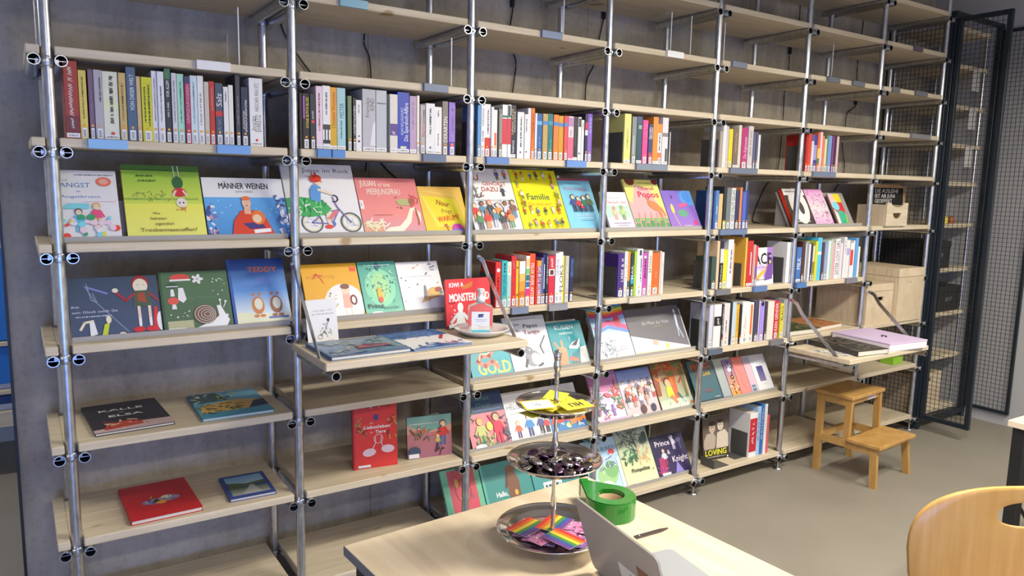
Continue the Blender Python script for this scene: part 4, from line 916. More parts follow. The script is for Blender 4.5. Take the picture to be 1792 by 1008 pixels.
def d_rosa(a):
    a.grad(0, .5, (228, 160, 200), (238, 205, 205)); a.grad(.5, 1, (240, 200, 205), (216, 150, 205)); a.strokes(80, (.05, .04, .95, .96), [(190, 100, 160), (120, 60, 90), (240, 225, 220), (170, 90, 140)], .04, .14, .014)
def d_comic(a):
    a.r(0, .55, .5, 1, (225, 185, 190)); a.r(.42, .72, 1, 1, (235, 200, 40)); a.r(.55, .42, 1, .72, (195, 40, 50)); a.e(.35, .6, .3, .25, (120, 195, 215)); a.poly([(.2, .0), (.85, .0), (.95, .3), (.7, .46), (.3, .42)], (60, 165, 130)); a.poly([(.0, 0), (.25, 0), (.3, .35), (.05, .5)], (225, 205, 200)); a.line([(.85, 0), (.95, .3)], .15, (120, 185, 60)); a.e(.28, .77, .05, .05, WH); a.e(.5, .77, .05, .05, WH); a.strokes(10, (.3, .05, .8, .4), [(40, 130, 110)], .08, .15, .02)
def d_robin(a):
    a.grad(0, 1, (66, 78, 105), (60, 76, 96)); a.line([(.18, .86), (.28, .6), (.62, .06)], .006, (150, 165, 190)); a.line([(.2, .84), (.42, .72)], .025, (110, 125, 180)); a.line([(.2, .9), (.24, .62), (.3, .58), (.26, .74)], .006, (160, 170, 190))
    a.text('Arm', .06, .52, .035, (200, 205, 215)); a.text('sein Glaub solch Ge', .27, .43, .032, (190, 195, 205), .5); a.scrib(.06, .45, .35, .025, (170, 178, 190))
    a.e(.8, .86, .1, .11, (150, 45, 45)); a.e(.8, .82, .085, .1, (240, 205, 185)); a.e(.77, .84, .006, .006, BLK, 0, 6); a.e(.84, .84, .006, .006, BLK, 0, 6); a.poly([(.7, .46), (.92, .46), (.89, .74), (.72, .74)], (70, 85, 70)); a.poly([(.75, .56), (.86, .52), (.84, .7), (.76, .7)], (150, 70, 50)); a.line([(.72, .68), (.62, .58), (.52, .72)], .035, (150, 50, 60)); a.e(.51, .76, .035, .03, (240, 205, 185)); a.line([(.9, .68), (1, .55)], .035, (150, 50, 60))
    for u in (.76, .88): a.line([(u, .46), (u, .18)], .035, (225, 190, 175)); a.line([(u, .26), (u, .14)], .03, (225, 225, 225))
    a.e(.74, .08, .07, .035, (190, 40, 50)); a.e(.87, .08, .05, .035, (190, 40, 50)); a.poly([(.9, .04), (.97, .04), (.97, .45), (.93, .45)], (190, 50, 60)); a.e(1.0, .2, .05, .13, (236, 232, 230)); a.line([(.1, .14), (.15, .25), (.24, .27)], .03, (240, 205, 180)); a.poly([(.2, .02), (.28, .05), (.25, .26), (.2, .24)], WH); a.poly([(.32, .0), (.38, 0), (.42, .24), (.36, .2)], (180, 195, 50)); a.e(.41, .28, .03, .05, (240, 205, 180)); a.e(.55, .02, .04, .03, (240, 205, 180))
def d_snail(a):
    a.grad(0, 1, (70, 95, 72), (78, 108, 76)); a.r(0, 0, .035, 1, (55, 85, 62)); a.r(.06, 0, .42, .16, (165, 165, 130)); a.r(.06, 0, .3, .04, (225, 225, 215)); a.text('Stille Wunder', .56, .54, .05, (90, 125, 90), .5)
    a.poly([(.26, .72), (.33, .72), (.36, .52), (.31, .46), (.24, .52)], WH); a.e(.3, .9, .14, .06, (200, 75, 70)); a.r(.15, .84, .45, .87, WH); a.poly([(.15, .7), (.19, .7), (.2, .58), (.14, .58)], WH); a.e(.17, .76, .09, .05, (55, 85, 65)); a.r(.09, .74, .26, .755, WH); a.e(.17, .5, .08, .06, (205, 85, 75)); a.poly([(.15, .44), (.2, .44), (.21, .36), (.14, .36)], WH)
    for k in range(5): a.e(.55 + .05 * math.cos(k * 1.257), .86 + .05 * math.sin(k * 1.257), .04, .025, WH, k * 72, 10)
    a.dots(12, (.75, .55, .95, .85), [WH, (190, 205, 190)], .006, .014); a.dots(8, (.1, .2, .4, .34), [WH], .006, .014); a.e(.92, .2, .02, .02, WH)
    a.poly([(.46, .02), (.9, .02), (.95, .12), (.9, .22), (.84, .38), (.78, .38), (.8, .2), (.7, .12)], WH); a.line([(.84, .36), (.84, .46)], .012, WH); a.line([(.88, .34), (.92, .43)], .012, WH); a.e(.84, .47, .018, .018, WH); a.e(.92, .44, .018, .018, WH)
    a.e(.6, .24, .17, .16, (105, 80, 68)); [a.ring(.6 + .01 * k, .24, .15 - .035 * k, .14 - .035 * k, .008, (210, 200, 190)) for k in range(4)]
def d_teddy(a):
    a.grad(.15, .5, (200, 220, 235), (90, 140, 200)); a.grad(.5, 1, (90, 140, 200), (34, 56, 120)); a.grad(0, .15, (232, 218, 180), (225, 215, 190)); a.r(0, 0, .05, 1, (50, 85, 150)); a.r(.06, .01, .34, .18, (238, 225, 180)); a.text('TEDDY', .6, .83, .1, (222, 110, 50), .52, bold=.006); a.text('TILLY', .62, .66, .1, (120, 120, 190), .3, rot=3)
    for u, c in ((.44, (195, 125, 70)), (.76, (150, 100, 75))):
        a.e(u, .28, .11, .17, c); a.e(u + .01, .3, .07, .11, (235, 220, 195)); a.e(u - .05, .12, .05, .03, c); a.e(u + .06, .12, .05, .03, c); a.e(u - .06, .45, .03, .03, c); a.e(u + .05, .45, .03, .03, c)
    a.r(.6, .07, .95, .1, (90, 110, 150))
def d_eigen(a):
    a.r(0, 0, 1, 1, (232, 158, 36)); a.text('eigenartig', .32, .77, .075, (190, 120, 40), .5); a.line([(.2, .74), (.25, .82), (.32, .72), (.36, .64)], .02, (200, 70, 40)); a.line([(.2, .8), (.36, .78)], .016, (190, 60, 50)); a.r(.86, .84, .98, .92, (215, 80, 50)); a.e(.68, .25, .36, .36, (240, 240, 240)); a.r(.15, 0, .5, .2, (240, 240, 240))
    a.poly([(.64, .16), (.8, .16), (.78, .44), (.66, .44)], (230, 160, 140)); a.e(.72, .5, .08, .09, (235, 190, 165)); a.e(.72, .56, .085, .05, (120, 70, 60)); a.line([(.67, .16), (.67, .03)], .02, (235, 190, 165)); a.line([(.77, .16), (.77, .03)], .02, (235, 190, 165)); a.ring(.84, .3, .05, .08, .03, (150, 80, 80)); a.dots(9, (.42, .2, .55, .45), [(90, 100, 120), (60, 60, 60), (220, 170, 60)], .008, .02)
def d_prinz(a):
    a.grad(0, 1, (90, 175, 145), (70, 150, 135)); a.e(.5, .5, .4, .5, (120, 195, 155)); a.e(.5, .5, .22, .4, (150, 200, 140)); a.strokes(46, (.15, .3, .9, .92), [(40, 110, 110), (30, 80, 100), (190, 215, 180)], .03, .08, .02); a.e(.45, .36, .07, .2, (225, 165, 50)); a.e(.45, .26, .06, .08, (205, 70, 50)); a.e(.5, .9, .05, .1, (40, 80, 110)); a.scrib(.15, .85, .92, .03, (190, 220, 210)); a.text('Prinz', .28, .15, .12, (30, 70, 65), .42, bold=.006); a.text('essin', .68, .11, .08, (40, 95, 85), .4); a.text('?', .78, .22, .1, (30, 70, 65)); a.e(.28, .01, .16, .05, (225, 235, 230))
def d_bird(a):
    a.r(0, 0, 1, 1, (228, 228, 234)); a.text('Es ist ganz Dazwischen', .5, .7, .035, (150, 150, 155), .6); a.scrib(.45, .6, .62, .015, (170, 170, 175)); a.dots(14, (.05, .05, .95, .97), [(45, 42, 45), (45, 42, 45), (200, 120, 80)], .012, .022); a.text('alle', .8, .94, .05, BLK); a.text('zeit', .83, .88, .05, BLK); a.text('frei', .84, .82, .045, (60, 60, 60))
    a.poly([(.42, .15), (.95, .28), (.92, .4), (.75, .46), (.62, .4)], (190, 150, 90)); a.e(.82, .38, .13, .08, (205, 165, 60), 12); a.e(.88, .4, .09, .06, (160, 45, 45), 10); a.poly([(.5, .2), (.56, .5), (.6, .5), (.6, .3)], (110, 105, 110)); a.e(.94, .34, .04, .04, (60, 110, 130))
def d_gold(a):
    a.grad(0, 1, (60, 150, 165), (75, 165, 175)); a.text('GOLD', .56, .16, .26, (225, 205, 95), .8, bold=.012); a.line([(.2, .6), (.45, .66), (.62, .52), (.5, .38), (.3, .4), (.2, .3), (.36, .2), (.55, .28), (.66, .16)], .1, (190, 125, 110)); a.line([(.22, .58), (.45, .62), (.58, .5), (.46, .42), (.3, .44), (.24, .32)], .03, (235, 190, 160)); a.e(.32, .8, .2, .12, (190, 120, 110)); a.scrib(.6, .9, .85, .03, (190, 220, 220))
def d_tango(a):
    a.r(0, 0, 1, 1, (206, 208, 218)); a.scrib(.1, .8, .95, .025, (160, 160, 175)); a.text('Zwei', .3, .86, .05, (70, 70, 80)); a.text('Papas', .62, .82, .08, (80, 55, 60), .36); a.text('für', .3, .74, .05, (80, 60, 70)); a.text('Tango', .62, .7, .085, (140, 50, 60), .4)
    a.line([(.9, .6), (.74, .42), (.78, .28)], .03, (90, 90, 95)); a.e(.5, .22, .17, .17, (135, 137, 145)); a.e(.56, .2, .1, .12, (215, 215, 222)); a.e(.44, .36, .09, .08, (120, 122, 130)); a.line([(.36, .2), (.3, .08)], .05, (70, 70, 75)); a.line([(.6, .06), (.7, .1)], .05, (70, 70, 75)); a.e(.46, .37, .02, .02, WH); a.e(.5, .03, .2, .03, (175, 180, 200))
def d_kuessen(a):
    a.grad(0, 1, (30, 140, 150), (28, 130, 140)); a.text('KÜSSEN', .48, .88, .12, WH, .56); a.text('verboten', .5, .74, .07, WH, .4); a.text('?', .56, .6, .1, WH); a.poly([(.08, 0), (.35, 0), (.4, .3), (.22, .36), (.1, .2)], (196, 130, 90)); a.line([(.2, .34), (.1, .54)], .06, (196, 130, 90)); a.line([(.3, .36), (.3, .56)], .06, (205, 140, 100)); a.e(.3, .36, .1, .07, (205, 140, 100), -20)
    a.poly([(.45, .38), (.6, .5), (.85, .58), (.8, .4), (.72, .34)], WH); a.poly([(.55, .44), (.85, .6), (.7, .42)], (90, 90, 95)); a.poly([(.7, 0), (.98, 0), (.97, .4), (.8, .38)], (200, 198, 196)); a.poly([(.42, 0), (.7, 0), (.72, .3), (.55, .26)], (20, 105, 115)); a.poly([(.4, .1), (.68, .06), (.66, .13), (.44, .2)], (210, 95, 70)); a.e(.46, .38, .02, .02, BLK)
def d_rainbow(a):
    a.grad(0, .5, (205, 215, 225), (180, 200, 222)); a.grad(.5, .8, (150, 180, 215), (120, 150, 200))
    for k, c in enumerate([(150, 60, 140), (200, 60, 60), (225, 130, 50), (225, 200, 70), (90, 160, 90), (80, 120, 190)]): a.poly([(0, .78 + k * .04), (.5, .74 + k * .04), (1, .8 + k * .035), (1, .84 + k * .035), (.5, .79 + k * .04), (0, .83 + k * .04)], c)
    a.poly([(.05, .5), (.45, .62), (1, .5), (1, .6), (.5, .72), (.05, .6)], (195, 75, 120)); a.poly([(.05, .44), (.45, .56), (1, .44), (1, .5), (.5, .62), (.05, .5)], (90, 125, 195)); a.e(.75, .68, .1, .14, (190, 60, 90)); a.strokes(60, (.1, .03, .5, .42), [(90, 95, 110), (140, 145, 160), (60, 60, 75)], .03, .12, .008); a.scrib(.6, .85, .2, .02, (150, 130, 120)); a.scrib(.6, .85, .15, .02, (150, 130, 120)); a.text('LOVE', .3, .9, .05, (225, 225, 225), .2)
def d_dark(a):
    a.grad(0, 1, (100, 98, 104), (86, 84, 88)); a.poly([(0, .02), (1, .02), (1, .06), (0, .42)], (196, 192, 214)); a.poly([(0, 0), (1, 0), (1, .03), (0, .05)], (205, 190, 150)); a.text('die Mitte der Welt', .5, .66, .05, (160, 158, 165), .5); a.scrib(.45, .6, .57, .012, (150, 150, 90)); a.e(.9, .86, .02, .03, (190, 195, 215)); a.line([(.9, .78), (.88, .52)], .04, (180, 185, 205)); a.line([(.89, .52), (.93, .26)], .018, (170, 175, 195)); a.line([(.88, .52), (.86, .3)], .018, (170, 175, 195)); a.e(.4, .22, .05, .04, (215, 160, 140)); a.e(.6, .12, .035, .04, (190, 205, 110))
def d_oscar(a):
    a.r(0, .62, 1, 1, (26, 52, 92)); a.r(0, 0, 1, .62, (195, 120, 130)); a.text('Thomas', .4, .9, .1, (60, 125, 110), .56); a.text('Oscar', .5, .77, .1, (60, 125, 110), .4); a.scrib(.2, .9, .67, .02, (110, 140, 180)); a.strokes(26, (0, .5, .2, .9), [(40, 90, 60), (30, 70, 100)], .05, .12, .025)
    a.person(.3, .02, .62, (230, 165, 120), (205, 120, 60), (175, 180, 110), (150, 150, 90)); a.person(.72, .02, .68, (235, 165, 130), (60, 35, 35), (190, 35, 70), (190, 35, 70), True); a.e(.52, .36, .08, .1, (230, 190, 90)); a.strokes(28, (.15, .0, .6, .2), [(190, 190, 110), (110, 150, 80), (60, 110, 90)], .05, .1, .03); a.strokes(16, (.85, .05, 1, .5), [(30, 40, 80), (70, 90, 110)], .05, .1, .03); a.e(.2, .02, .14, .05, (225, 230, 240))
def d_helge(a):
    a.r(0, 0, 1, 1, (214, 214, 220)); a.text('HELGE', .24, .72, .11, (70, 75, 85), .4); a.scrib(.1, .5, .57, .018, (130, 130, 140)); a.person(.22, .05, .34, SK, (200, 150, 80), (205, 95, 70), (70, 50, 110)); a.person(.5, .05, .44, (240, 205, 190), BLK, (60, 130, 190), (50, 60, 120)); a.person(.78, .06, .4, SK, BR, (70, 80, 130), BLK); a.person(.92, .06, .34, SK, BLK, (190, 60, 60), BLK); a.strokes(6, (.05, .03, .9, .06), [(170, 170, 180)], .05, .1, .012)
def d_odd(a):
    a.r(0, 0, 1, 1, (60, 120, 175)); a.poly([(.05, .3), (1, .45), (1, 1), (.1, 1)], (205, 60, 50)); a.poly([(.55, .2), (1, .3), (1, .7), (.6, .6)], (225, 120, 50)); a.text('00', .25, .62, .12, WH, .22, bold=.008); a.r(.04, .02, .16, .2, WH); a.e(.5, .2, .08, .06, (235, 205, 90)); a.strokes(12, (.1, .1, .9, .4), [(40, 90, 130), (235, 200, 190)], .04, .09, .03)
def d_jungle(a):
    a.grad(0, .6, (214, 204, 218), (196, 170, 200)); a.grad(.6, 1, (190, 110, 150), (150, 110, 170)); a.strokes(44, (.0, .2, .35, .75), [(70, 100, 90), (90, 130, 110), (60, 70, 80)], .08, .18, .03); a.strokes(36, (.75, .2, 1, .7), [(80, 130, 90), (110, 150, 90), (200, 80, 70)], .08, .18, .035); a.person(.6, .1, .3, (150, 120, 170), (130, 100, 160), (140, 110, 170), (120, 90, 150)); a.e(.52, .52, .12, .06, (205, 90, 95), -20); a.r(0, 0, 1, .05, (225, 160, 190)); a.strokes(12, (.05, .05, .4, .3), [(205, 80, 80), (120, 90, 150)], .05, .1, .03)
def d_crowd(a):
    a.grad(0, .7, (190, 175, 175), (196, 186, 200)); a.grad(.7, 1, (150, 165, 205), (96, 120, 185)); a.text('Alle sind verschieden', .5, .85, .06, (110, 140, 200), .7)
    cs = [(225, 225, 230), (190, 150, 140), (120, 110, 130), (205, 190, 180), (90, 80, 80), (190, 80, 70)]
    for k in range(14): a.person(.12 + (k % 5) * .19 + .05 * ((k // 5) % 2), .48 - .14 * (k // 5), .3, [SK, (170, 115, 85), (225, 180, 150)][k % 3], [BR, BLK, (190, 100, 60)][k % 3], cs[k % 6], cs[(k + 2) % 6])
    a.e(.5, .12, .08, .1, (90, 60, 55)); a.e(.8, .12, .07, .09, (60, 60, 80)); a.r(.12, 0, .3, .05, WH)
def d_forest(a):
    a.grad(0, 1, (170, 190, 160), (150, 95, 60)); a.poly([(.5, .2), (.62, .2), (.7, 1), (.45, 1)], (185, 95, 50)); a.poly([(.85, .2), (.92, .2), (1, 1), (.8, 1)], (120, 110, 70)); a.poly([(0, .3), (.12, .3), (.2, 1), (0, 1)], (140, 75, 45)); a.strokes(34, (0, .6, 1, 1), [(200, 110, 50), (110, 130, 80), (160, 70, 40)], .06, .14, .05); a.grad(0, .2, (196, 205, 190), (175, 190, 165)); a.e(.36, .58, .1, .1, (90, 55, 45)); a.e(.38, .55, .08, .09, (225, 165, 130)); a.poly([(.26, .26), (.48, .26), (.45, .47), (.3, .47)], (226, 196, 60)); a.line([(.4, .26), (.5, .12)], .08, (190, 120, 80)); a.line([(.62, .3), (.75, .1)], .06, (60, 105, 110)); a.r(.9, .04, .98, .1, (205, 110, 60)); a.strokes(14, (.1, .03, .95, .2), [(120, 150, 130), (225, 230, 220)], .05, .1, .02)
def d_sugar(a):
    a.grad(0, 1, (60, 98, 112), (66, 92, 100)); a.text('MIRROR', .5, .84, .18, (196, 95, 50), .8, bold=.012); a.strokes(20, (.1, .72, .9, .92), [(170, 75, 45), (90, 60, 50)], .04, .1, .04); a.text('SUGAR', .52, .64, .1, (205, 175, 70), .56, bold=.008); a.e(.55, .22, .18, .05, (90, 85, 95)); a.scrib(.4, .75, .25, .03, (150, 70, 60)); a.scrib(.7, .9, .05, .03, (190, 195, 195)); a.r(0, .0, .04, 1, (50, 110, 120))
def d_grau(a): a.grad(0, 1, (150, 158, 162), (160, 168, 165))
def d_tiger(a):
    a.grad(0, 1, (222, 150, 70), (120, 110, 165)); a.e(.28, .76, .13, .18, (205, 205, 220)); a.e(.3, .5, .1, .09, (30, 28, 30)); a.e(.3, .5, .05, .05, (220, 150, 70)); a.strokes(20, (.05, .05, .9, .35), [(40, 35, 40), (235, 225, 215), (200, 110, 40)], .06, .14, .04); a.strokes(8, (.1, .55, .4, .95), [(70, 60, 120)], .06, .14, .04)
def d_pink(a): a.r(0, 0, 1, 1, (218, 130, 125)); a.line([(.1, .7), (.3, .5), (.2, .3), (.4, .12)], .02, (200, 80, 85)); a.r(0, .94, 1, 1, (205, 105, 95))
def d_flieder(a): a.r(0, 0, 1, 1, (200, 170, 186)); a.r(0, .82, 1, 1, (165, 165, 190)); a.r(.05, .03, .3, .2, (90, 120, 140)); a.scrib(.08, .28, .12, .05, (200, 210, 215))
def d_foto(a): a.grad(0, 1, (214, 212, 216), (196, 200, 212)); a.grad(.26, .68, (120, 110, 150), (60, 60, 120), .26, .68); a.scrib(.3, .7, .18, .03, (160, 160, 165))
def d_bear(a):
    a.r(0, 0, 1, 1, (92, 165, 130)); a.r(.16, .03, .86, .97, (186, 62, 80)); a.ring(.5, .62, .2, .26, .03, (150, 40, 60)); a.e(.36, .76, .05, .1, (215, 160, 70)); a.e(.6, .76, .05, .1, (215, 160, 70)); a.e(.5, .5, .12, .07, (215, 130, 90)); a.ring(.45, .26, .1, .1, .02, (225, 150, 140)); a.e(.72, .5, .03, .05, (120, 80, 110))
def d_teckel(a):
    a.r(0, 0, 1, 1, (48, 128, 122)); a.r(0, 0, .05, 1, (80, 160, 145)); a.text('Hallo,', .34, .44, .085, WH, .24, bold=.006); a.text('Teckel', .34, .29, .085, WH, .27, bold=.006); a.poly([(.5, .1), (.7, .1), (.74, .6), (.66, .9), (.54, .85), (.48, .55)], (110, 70, 50)); a.poly([(.48, .72), (.56, .9), (.5, .56), (.42, .5)], (85, 50, 40)); a.e(.64, .42, .035, .05, (215, 160, 60)); a.e(.6, .84, .1, .07, (120, 75, 55))
def d_blaug(a): a.grad(0, 1, (55, 130, 130), (60, 140, 140)); a.r(.2, .25, .6, .5, (220, 226, 230)); a.scrib(.24, .56, .42, .06, (60, 80, 90)); a.scrib(.24, .5, .33, .06, (60, 80, 90))
def d_bundo(a):
    a.grad(0, 1, (176, 204, 226), (150, 180, 206)); a.text('DER', .5, .93, .05, (50, 60, 90)); a.text('MARIA BUNDO', .55, .8, .1, (45, 55, 85), .86); a.e(.82, .72, .09, .07, (200, 60, 70)); a.e(.55, .3, .3, .24, (150, 190, 130)); a.e(.7, .4, .2, .2, (120, 170, 110)); a.strokes(26, (.25, .4, .8, .66), [(110, 125, 160), (225, 230, 240), (90, 110, 140)], .05, .12, .025); a.e(.45, .12, .2, .1, (220, 228, 235)); a.r(.9, 0, 1, .6, (200, 215, 230))
def d_pompe(a):
    a.grad(0, .45, (214, 208, 170), (196, 200, 150)); a.grad(.45, 1, (180, 190, 150), (150, 165, 160)); a.r(.0, .42, .0, .5, WH); a.strokes(40, (.1, .7, .65, .98), [(55, 65, 60), (80, 90, 80)], .1, .2, .016); a.line([(.5, .98), (.56, .6)], .02, (70, 70, 60)); a.strokes(44, (.1, .38, .5, .62), [(60, 110, 80), (90, 140, 90), (50, 80, 70)], .05, .12, .03); a.strokes(12, (.5, .42, .85, .6), [(220, 120, 80)], .1, .2, .012); a.e(.82, .74, .12, .1, (70, 90, 85), 20); a.e(.88, .82, .06, .08, (60, 75, 75)); a.text('Pompelina', .5, .24, .085, (40, 50, 45), .56, bold=.006); a.e(.88, .2, .012, .02, BLK); a.scrib(.1, .3, .03, .03, WH)
def d_prince(a):
    a.grad(0, 1, (50, 42, 82), (36, 32, 66)); a.text('Prince', .34, .8, .12, (225, 200, 225), .46, bold=.004); a.text('&', .46, .56, .1, (225, 200, 225)); a.text('Knight', .74, .36, .13, (225, 200, 225), .48, bold=.004); a.person(.66, .6, .3, (215, 205, 230), (190, 180, 210), (200, 195, 225), (190, 185, 215), True); a.e(.84, .8, .08, .05, (90, 85, 130)); a.line([(.84, .78), (.86, .58)], .03, (90, 85, 130)); a.person(.3, .26, .36, (225, 180, 165), BR, (190, 190, 205), (170, 50, 70)); a.poly([(.05, .06), (.3, .1), (.26, .44), (.12, .46)], (150, 50, 100)); a.poly([(.5, .02), (.62, .3), (.75, .02)], (130, 120, 190)); a.strokes(10, (.02, .02, .3, .2), [(190, 70, 90), (120, 60, 130)], .05, .1, .03); a.r(.1, .02, .35, .08, WH)
COVERS = {  # key: cover colour, label
'angst': ((222, 224, 228), 'white picture book with painted children and coloured dots, leftmost display'),
'affen': ((184, 118, 40), 'green and yellow picture book with upside-down figure and orange spine'),
'maenner': ((120, 160, 200), 'wide blue picture book with a red-sweatered man hugging a child'),
'junge': ((226, 226, 230), 'tall white picture book with a cyclist in a green skirt'),
'julian': ((205, 130, 125), 'salmon pink picture book with a cream trailing dress'),
'nour': ((236, 180, 50), 'yellow orange picture book with hand-lettered question title'),
'dazu': ((224, 224, 228), 'white picture book crowded with small people, brown title'),
'familie': ((236, 208, 20), 'bright yellow picture book scattered with tiny families'),
'alles': ((120, 185, 210), 'sky blue picture book with a group of people and pink title'),
'tier': ((232, 228, 232), 'small white and sage booklet with two little figures'),
'popos': ((214, 196, 120), 'pink and yellow picture book with a brown animal'),
'lila': ((120, 95, 170), 'small violet picture book with a blue circle'),
'oval': ((200, 60, 40), 'dark picture book with a large white oval, red edges'),
'rosa': ((150, 100, 110), 'pink book with dense scribbled pattern'),
'comic': ((150, 110, 105), 'colourful comic book with a green figure on yellow and red'),
'robin': ((62, 76, 98), 'dark blue wide picture book with a figure in red boots'),
'snail': ((60, 90, 65), 'green picture book with snail and white mushrooms'),
'teddy': ((50, 85, 150), 'blue picture book with two toy bears and orange title'),
'eigen': ((232, 158, 36), 'orange picture book with a child in a white circle'),
'prinz': ((60, 130, 130), 'sea green picture book with a glowing orange figure'),
'bird': ((226, 226, 232), 'white picture book with black dots and a brown bird'),
'gold': ((70, 155, 165), 'teal picture book with large yellow letters below the fold-down table'),
'tango': ((200, 202, 212), 'pale grey picture book with a grey penguin chick'),
'kuessen': ((28, 130, 140), 'teal picture book with a hare and a badger'),
'rainbow': ((190, 205, 220), 'pale blue book with rainbow ribbons and pencil drawing'),
'dark': ((80, 78, 84), 'wide dark grey book with a pale standing figure'),
'oscar': ((30, 50, 85), 'dark blue picture book with two smiling children, one in red'),
'helge': ((214, 214, 220), 'white picture book with three small standing people behind the tiered stand'),
'odd': ((60, 110, 170), 'low red, orange and blue book behind the tiered stand'),
'jungle': ((190, 130, 165), 'pink and lilac picture book with jungle plants'),
'crowd': ((150, 150, 180), 'picture book with a crowd of faces under a blue sky'),
'forest': ((160, 110, 70), 'picture book with a child in yellow between orange trees'),
'sugar': ((60, 98, 112), 'petrol blue book with orange and yellow lettering'),
'grau': ((150, 158, 162), 'plain grey green book, second in the fanned set'),
'tiger': ((110, 90, 140), 'orange and purple book with tiger stripes in the fanned set'),
'pink': ((216, 130, 125), 'salmon pink book in the fanned set'),
'flieder': ((190, 165, 185), 'lilac book with a small blue grey square in the fanned set'),
'foto': ((220, 220, 224), 'white book with a dark blue photo panel, front of the fanned set'),
'bear': ((92, 165, 130), 'raspberry red book with green border on the bottom shelf'),
'teckel': ((48, 128, 122), 'dark teal book with a brown dachshund on the bottom shelf'),
'blaug': ((52, 120, 120), 'teal book with a white text box hidden behind the table'),
'bundo': ((170, 196, 220), 'light blue picture book with green bush, bottom shelf'),
'pompe': ((196, 196, 160), 'sage and cream picture book with palm trees, bottom shelf'),
'prince': ((40, 34, 70), 'dark purple picture book with pale lettering, bottom shelf'),
}
FAN = {'foto': 0, 'flieder': 1, 'pink': 2, 'tiger': 3, 'grau': 4, 'sugar': 5}
for key, (bay, lev, x, w, h) in FACE.items():
    col, label = COVERS[key]
    t = {'affen': .022, 'oval': .026,  'angst': .014, 'robin': .009, 'odd': .008}.get(key, .012)
    off = 0.0
    if key in FAN:
        t = .0058; off = FAN[key] * .0066
        if key not in ('foto', 'sugar'): w = .15
    if key == 'prince': h = .222
    a = Art(w, h, len(key) * 7 + ord(key[0])); globals()['d_' + key](a)
    y = .06 + off * math.cos(TILT); z = TOP[lev] + .0065 + .477 * t
    face_book('picture_book', key, x, y, z, w, h, t, col, label, 'face-out books on the sloping racks', a, (-TILT, 0, 0))

# ------------------------------------------------------------------ sloping display racks
ct, st_ = math.cos(TILT), math.sin(TILT)
WHITE_RACKS = {(2, 2): .066, (3, 2): .05, (2, 1): .022}     # white plates that stick out past the last book
def display_rack(bay, lev, label):
    bx = [(x, x + (w if k not in FAN or k in ('foto', 'sugar') else .06)) for k, (b, l, x, w, h) in FACE.items() if (b, l) == (bay, lev)]
    x0 = min(q[0] for q in bx) + .004; x1 = max(q[1] for q in bx) - .004; ph = .15; mt = RACKM
    if (bay, lev) in WHITE_RACKS: x1 += WHITE_RACKS[bay, lev]; ph = .235; mt = RACKW
    if (bay, lev) == (5, 4): x0 = POST_X[5] + .026; x1 = POST_X[6] - .04; ph = .235
    x1 = min(x1, POST_X[bay + 1] - .02)
    o = empty('display_rack', (x0, 0, TOP[lev]), label, 'display rack', 'sloping display racks')
    L = x1 - x0; yb = .06 + .0125 + .012 if (bay, lev) != (4, 1) else .06 + .055
    if (bay, lev) in ((0, 4), (5, 4)): yb += .014
    M = Matrix.Translation((0, yb, .001)) @ Matrix.Rotation(-TILT, 4, 'X')
    MB().box(0, 0, 0, L, .0016, ph, M).build('back_plate', mt, o)
    MB().box(0, .053, .0005, L, yb + .002, .002).build('ledge', mt, o)
    e0, e1 = POST_X[bay] + .022 - x0, POST_X[bay + 1] - .033 - x0
    MB().cbox(min(e0, 0), .0535, .0005, max(e1, L), .0555, .019, .0006).build('lip', RACKM, o)
    for xs in (.03, L - .032): MB().prism([(yb + .01, .002), (yb + .125, .002), (yb + .05 + ph * .3, ph * .8)], xs, xs + .002, Matrix(((0, 0, 1, 0), (1, 0, 0, 0), (0, 1, 0, 0), (0, 0, 0, 1)))).build('support', mt, o)
    return o
nth = ['leftmost', 'second', 'third', 'fourth', 'fifth', 'sixth']
for bay, lev in ((0, 4), (1, 4), (2, 4), (3, 4), (5, 4), (0, 3), (1, 3), (2, 2), (3, 2), (2, 1), (3, 1), (4, 1), (2, 0), (3, 0)):
    lv = {4: 'at eye level', 3: 'on the level below eye height', 2: 'at table height', 1: 'near the floor', 0: 'on the bottom shelf'}[lev]
    display_rack(bay, lev, '%s sloping metal display rack %s in the %s bay' % ('white' if (bay, lev) in WHITE_RACKS else 'grey', lv, nth[bay]))

# ------------------------------------------------------------------ bookends
def bookend(x, lev, label, h=.155, d=.125, y=.045, z=None):
    o = empty('bookend', (x, y, TOP[lev]), label, 'bookend', 'dark metal bookends')
    MB().cbox(-.0016, 0, 0, 0, d, h, .0004).build('plate', BOOKEND, o)
    MB().cbox(-.09, .01, 0, -.0016, d - .01, .0012, .0004).build('foot', BOOKEND, o)
def first_x(bay, lev, k=0):
    for b, l, p, g, e in ROWS:
        if (b, l) == (bay, lev): return e[k][0], e[k][1]
for bay, lev, lab in ((2, 3, 'dark bookend beside the red book, middle row, third bay'), (3, 3, 'dark bookend beside the purple book, middle row, fourth bay'),
                      (4, 3, 'dark bookend at the left of the middle row, fifth bay'), (3, 5, 'dark bookend at the left of the upper row, fourth bay'),
                      (4, 5, 'dark bookend at the left of the upper row, fifth bay'), (5, 5, 'dark bookend at the left of the upper row, sixth bay'),
                      (4, 2, 'dark bookend at the left of the low row, fifth bay'), (4, 0, 'dark bookend beside the red and white book, bottom shelf'),
                      (2, 5, 'dark bookend at the left of the upper row, third bay')):
    bookend(first_x(bay, lev)[0] - .0006, lev, lab, .15, .12, .05)
bookend(first_x(4, 3, 6)[0] - .0006, 3, 'dark bookend in front of the yellow and purple cover, fifth bay', .13, .1, .06)
bookend(first_x(4, 3, 10)[0] - .0006, 3, 'dark bookend beside the last white book, middle row, fifth bay', .15, .1, .06)

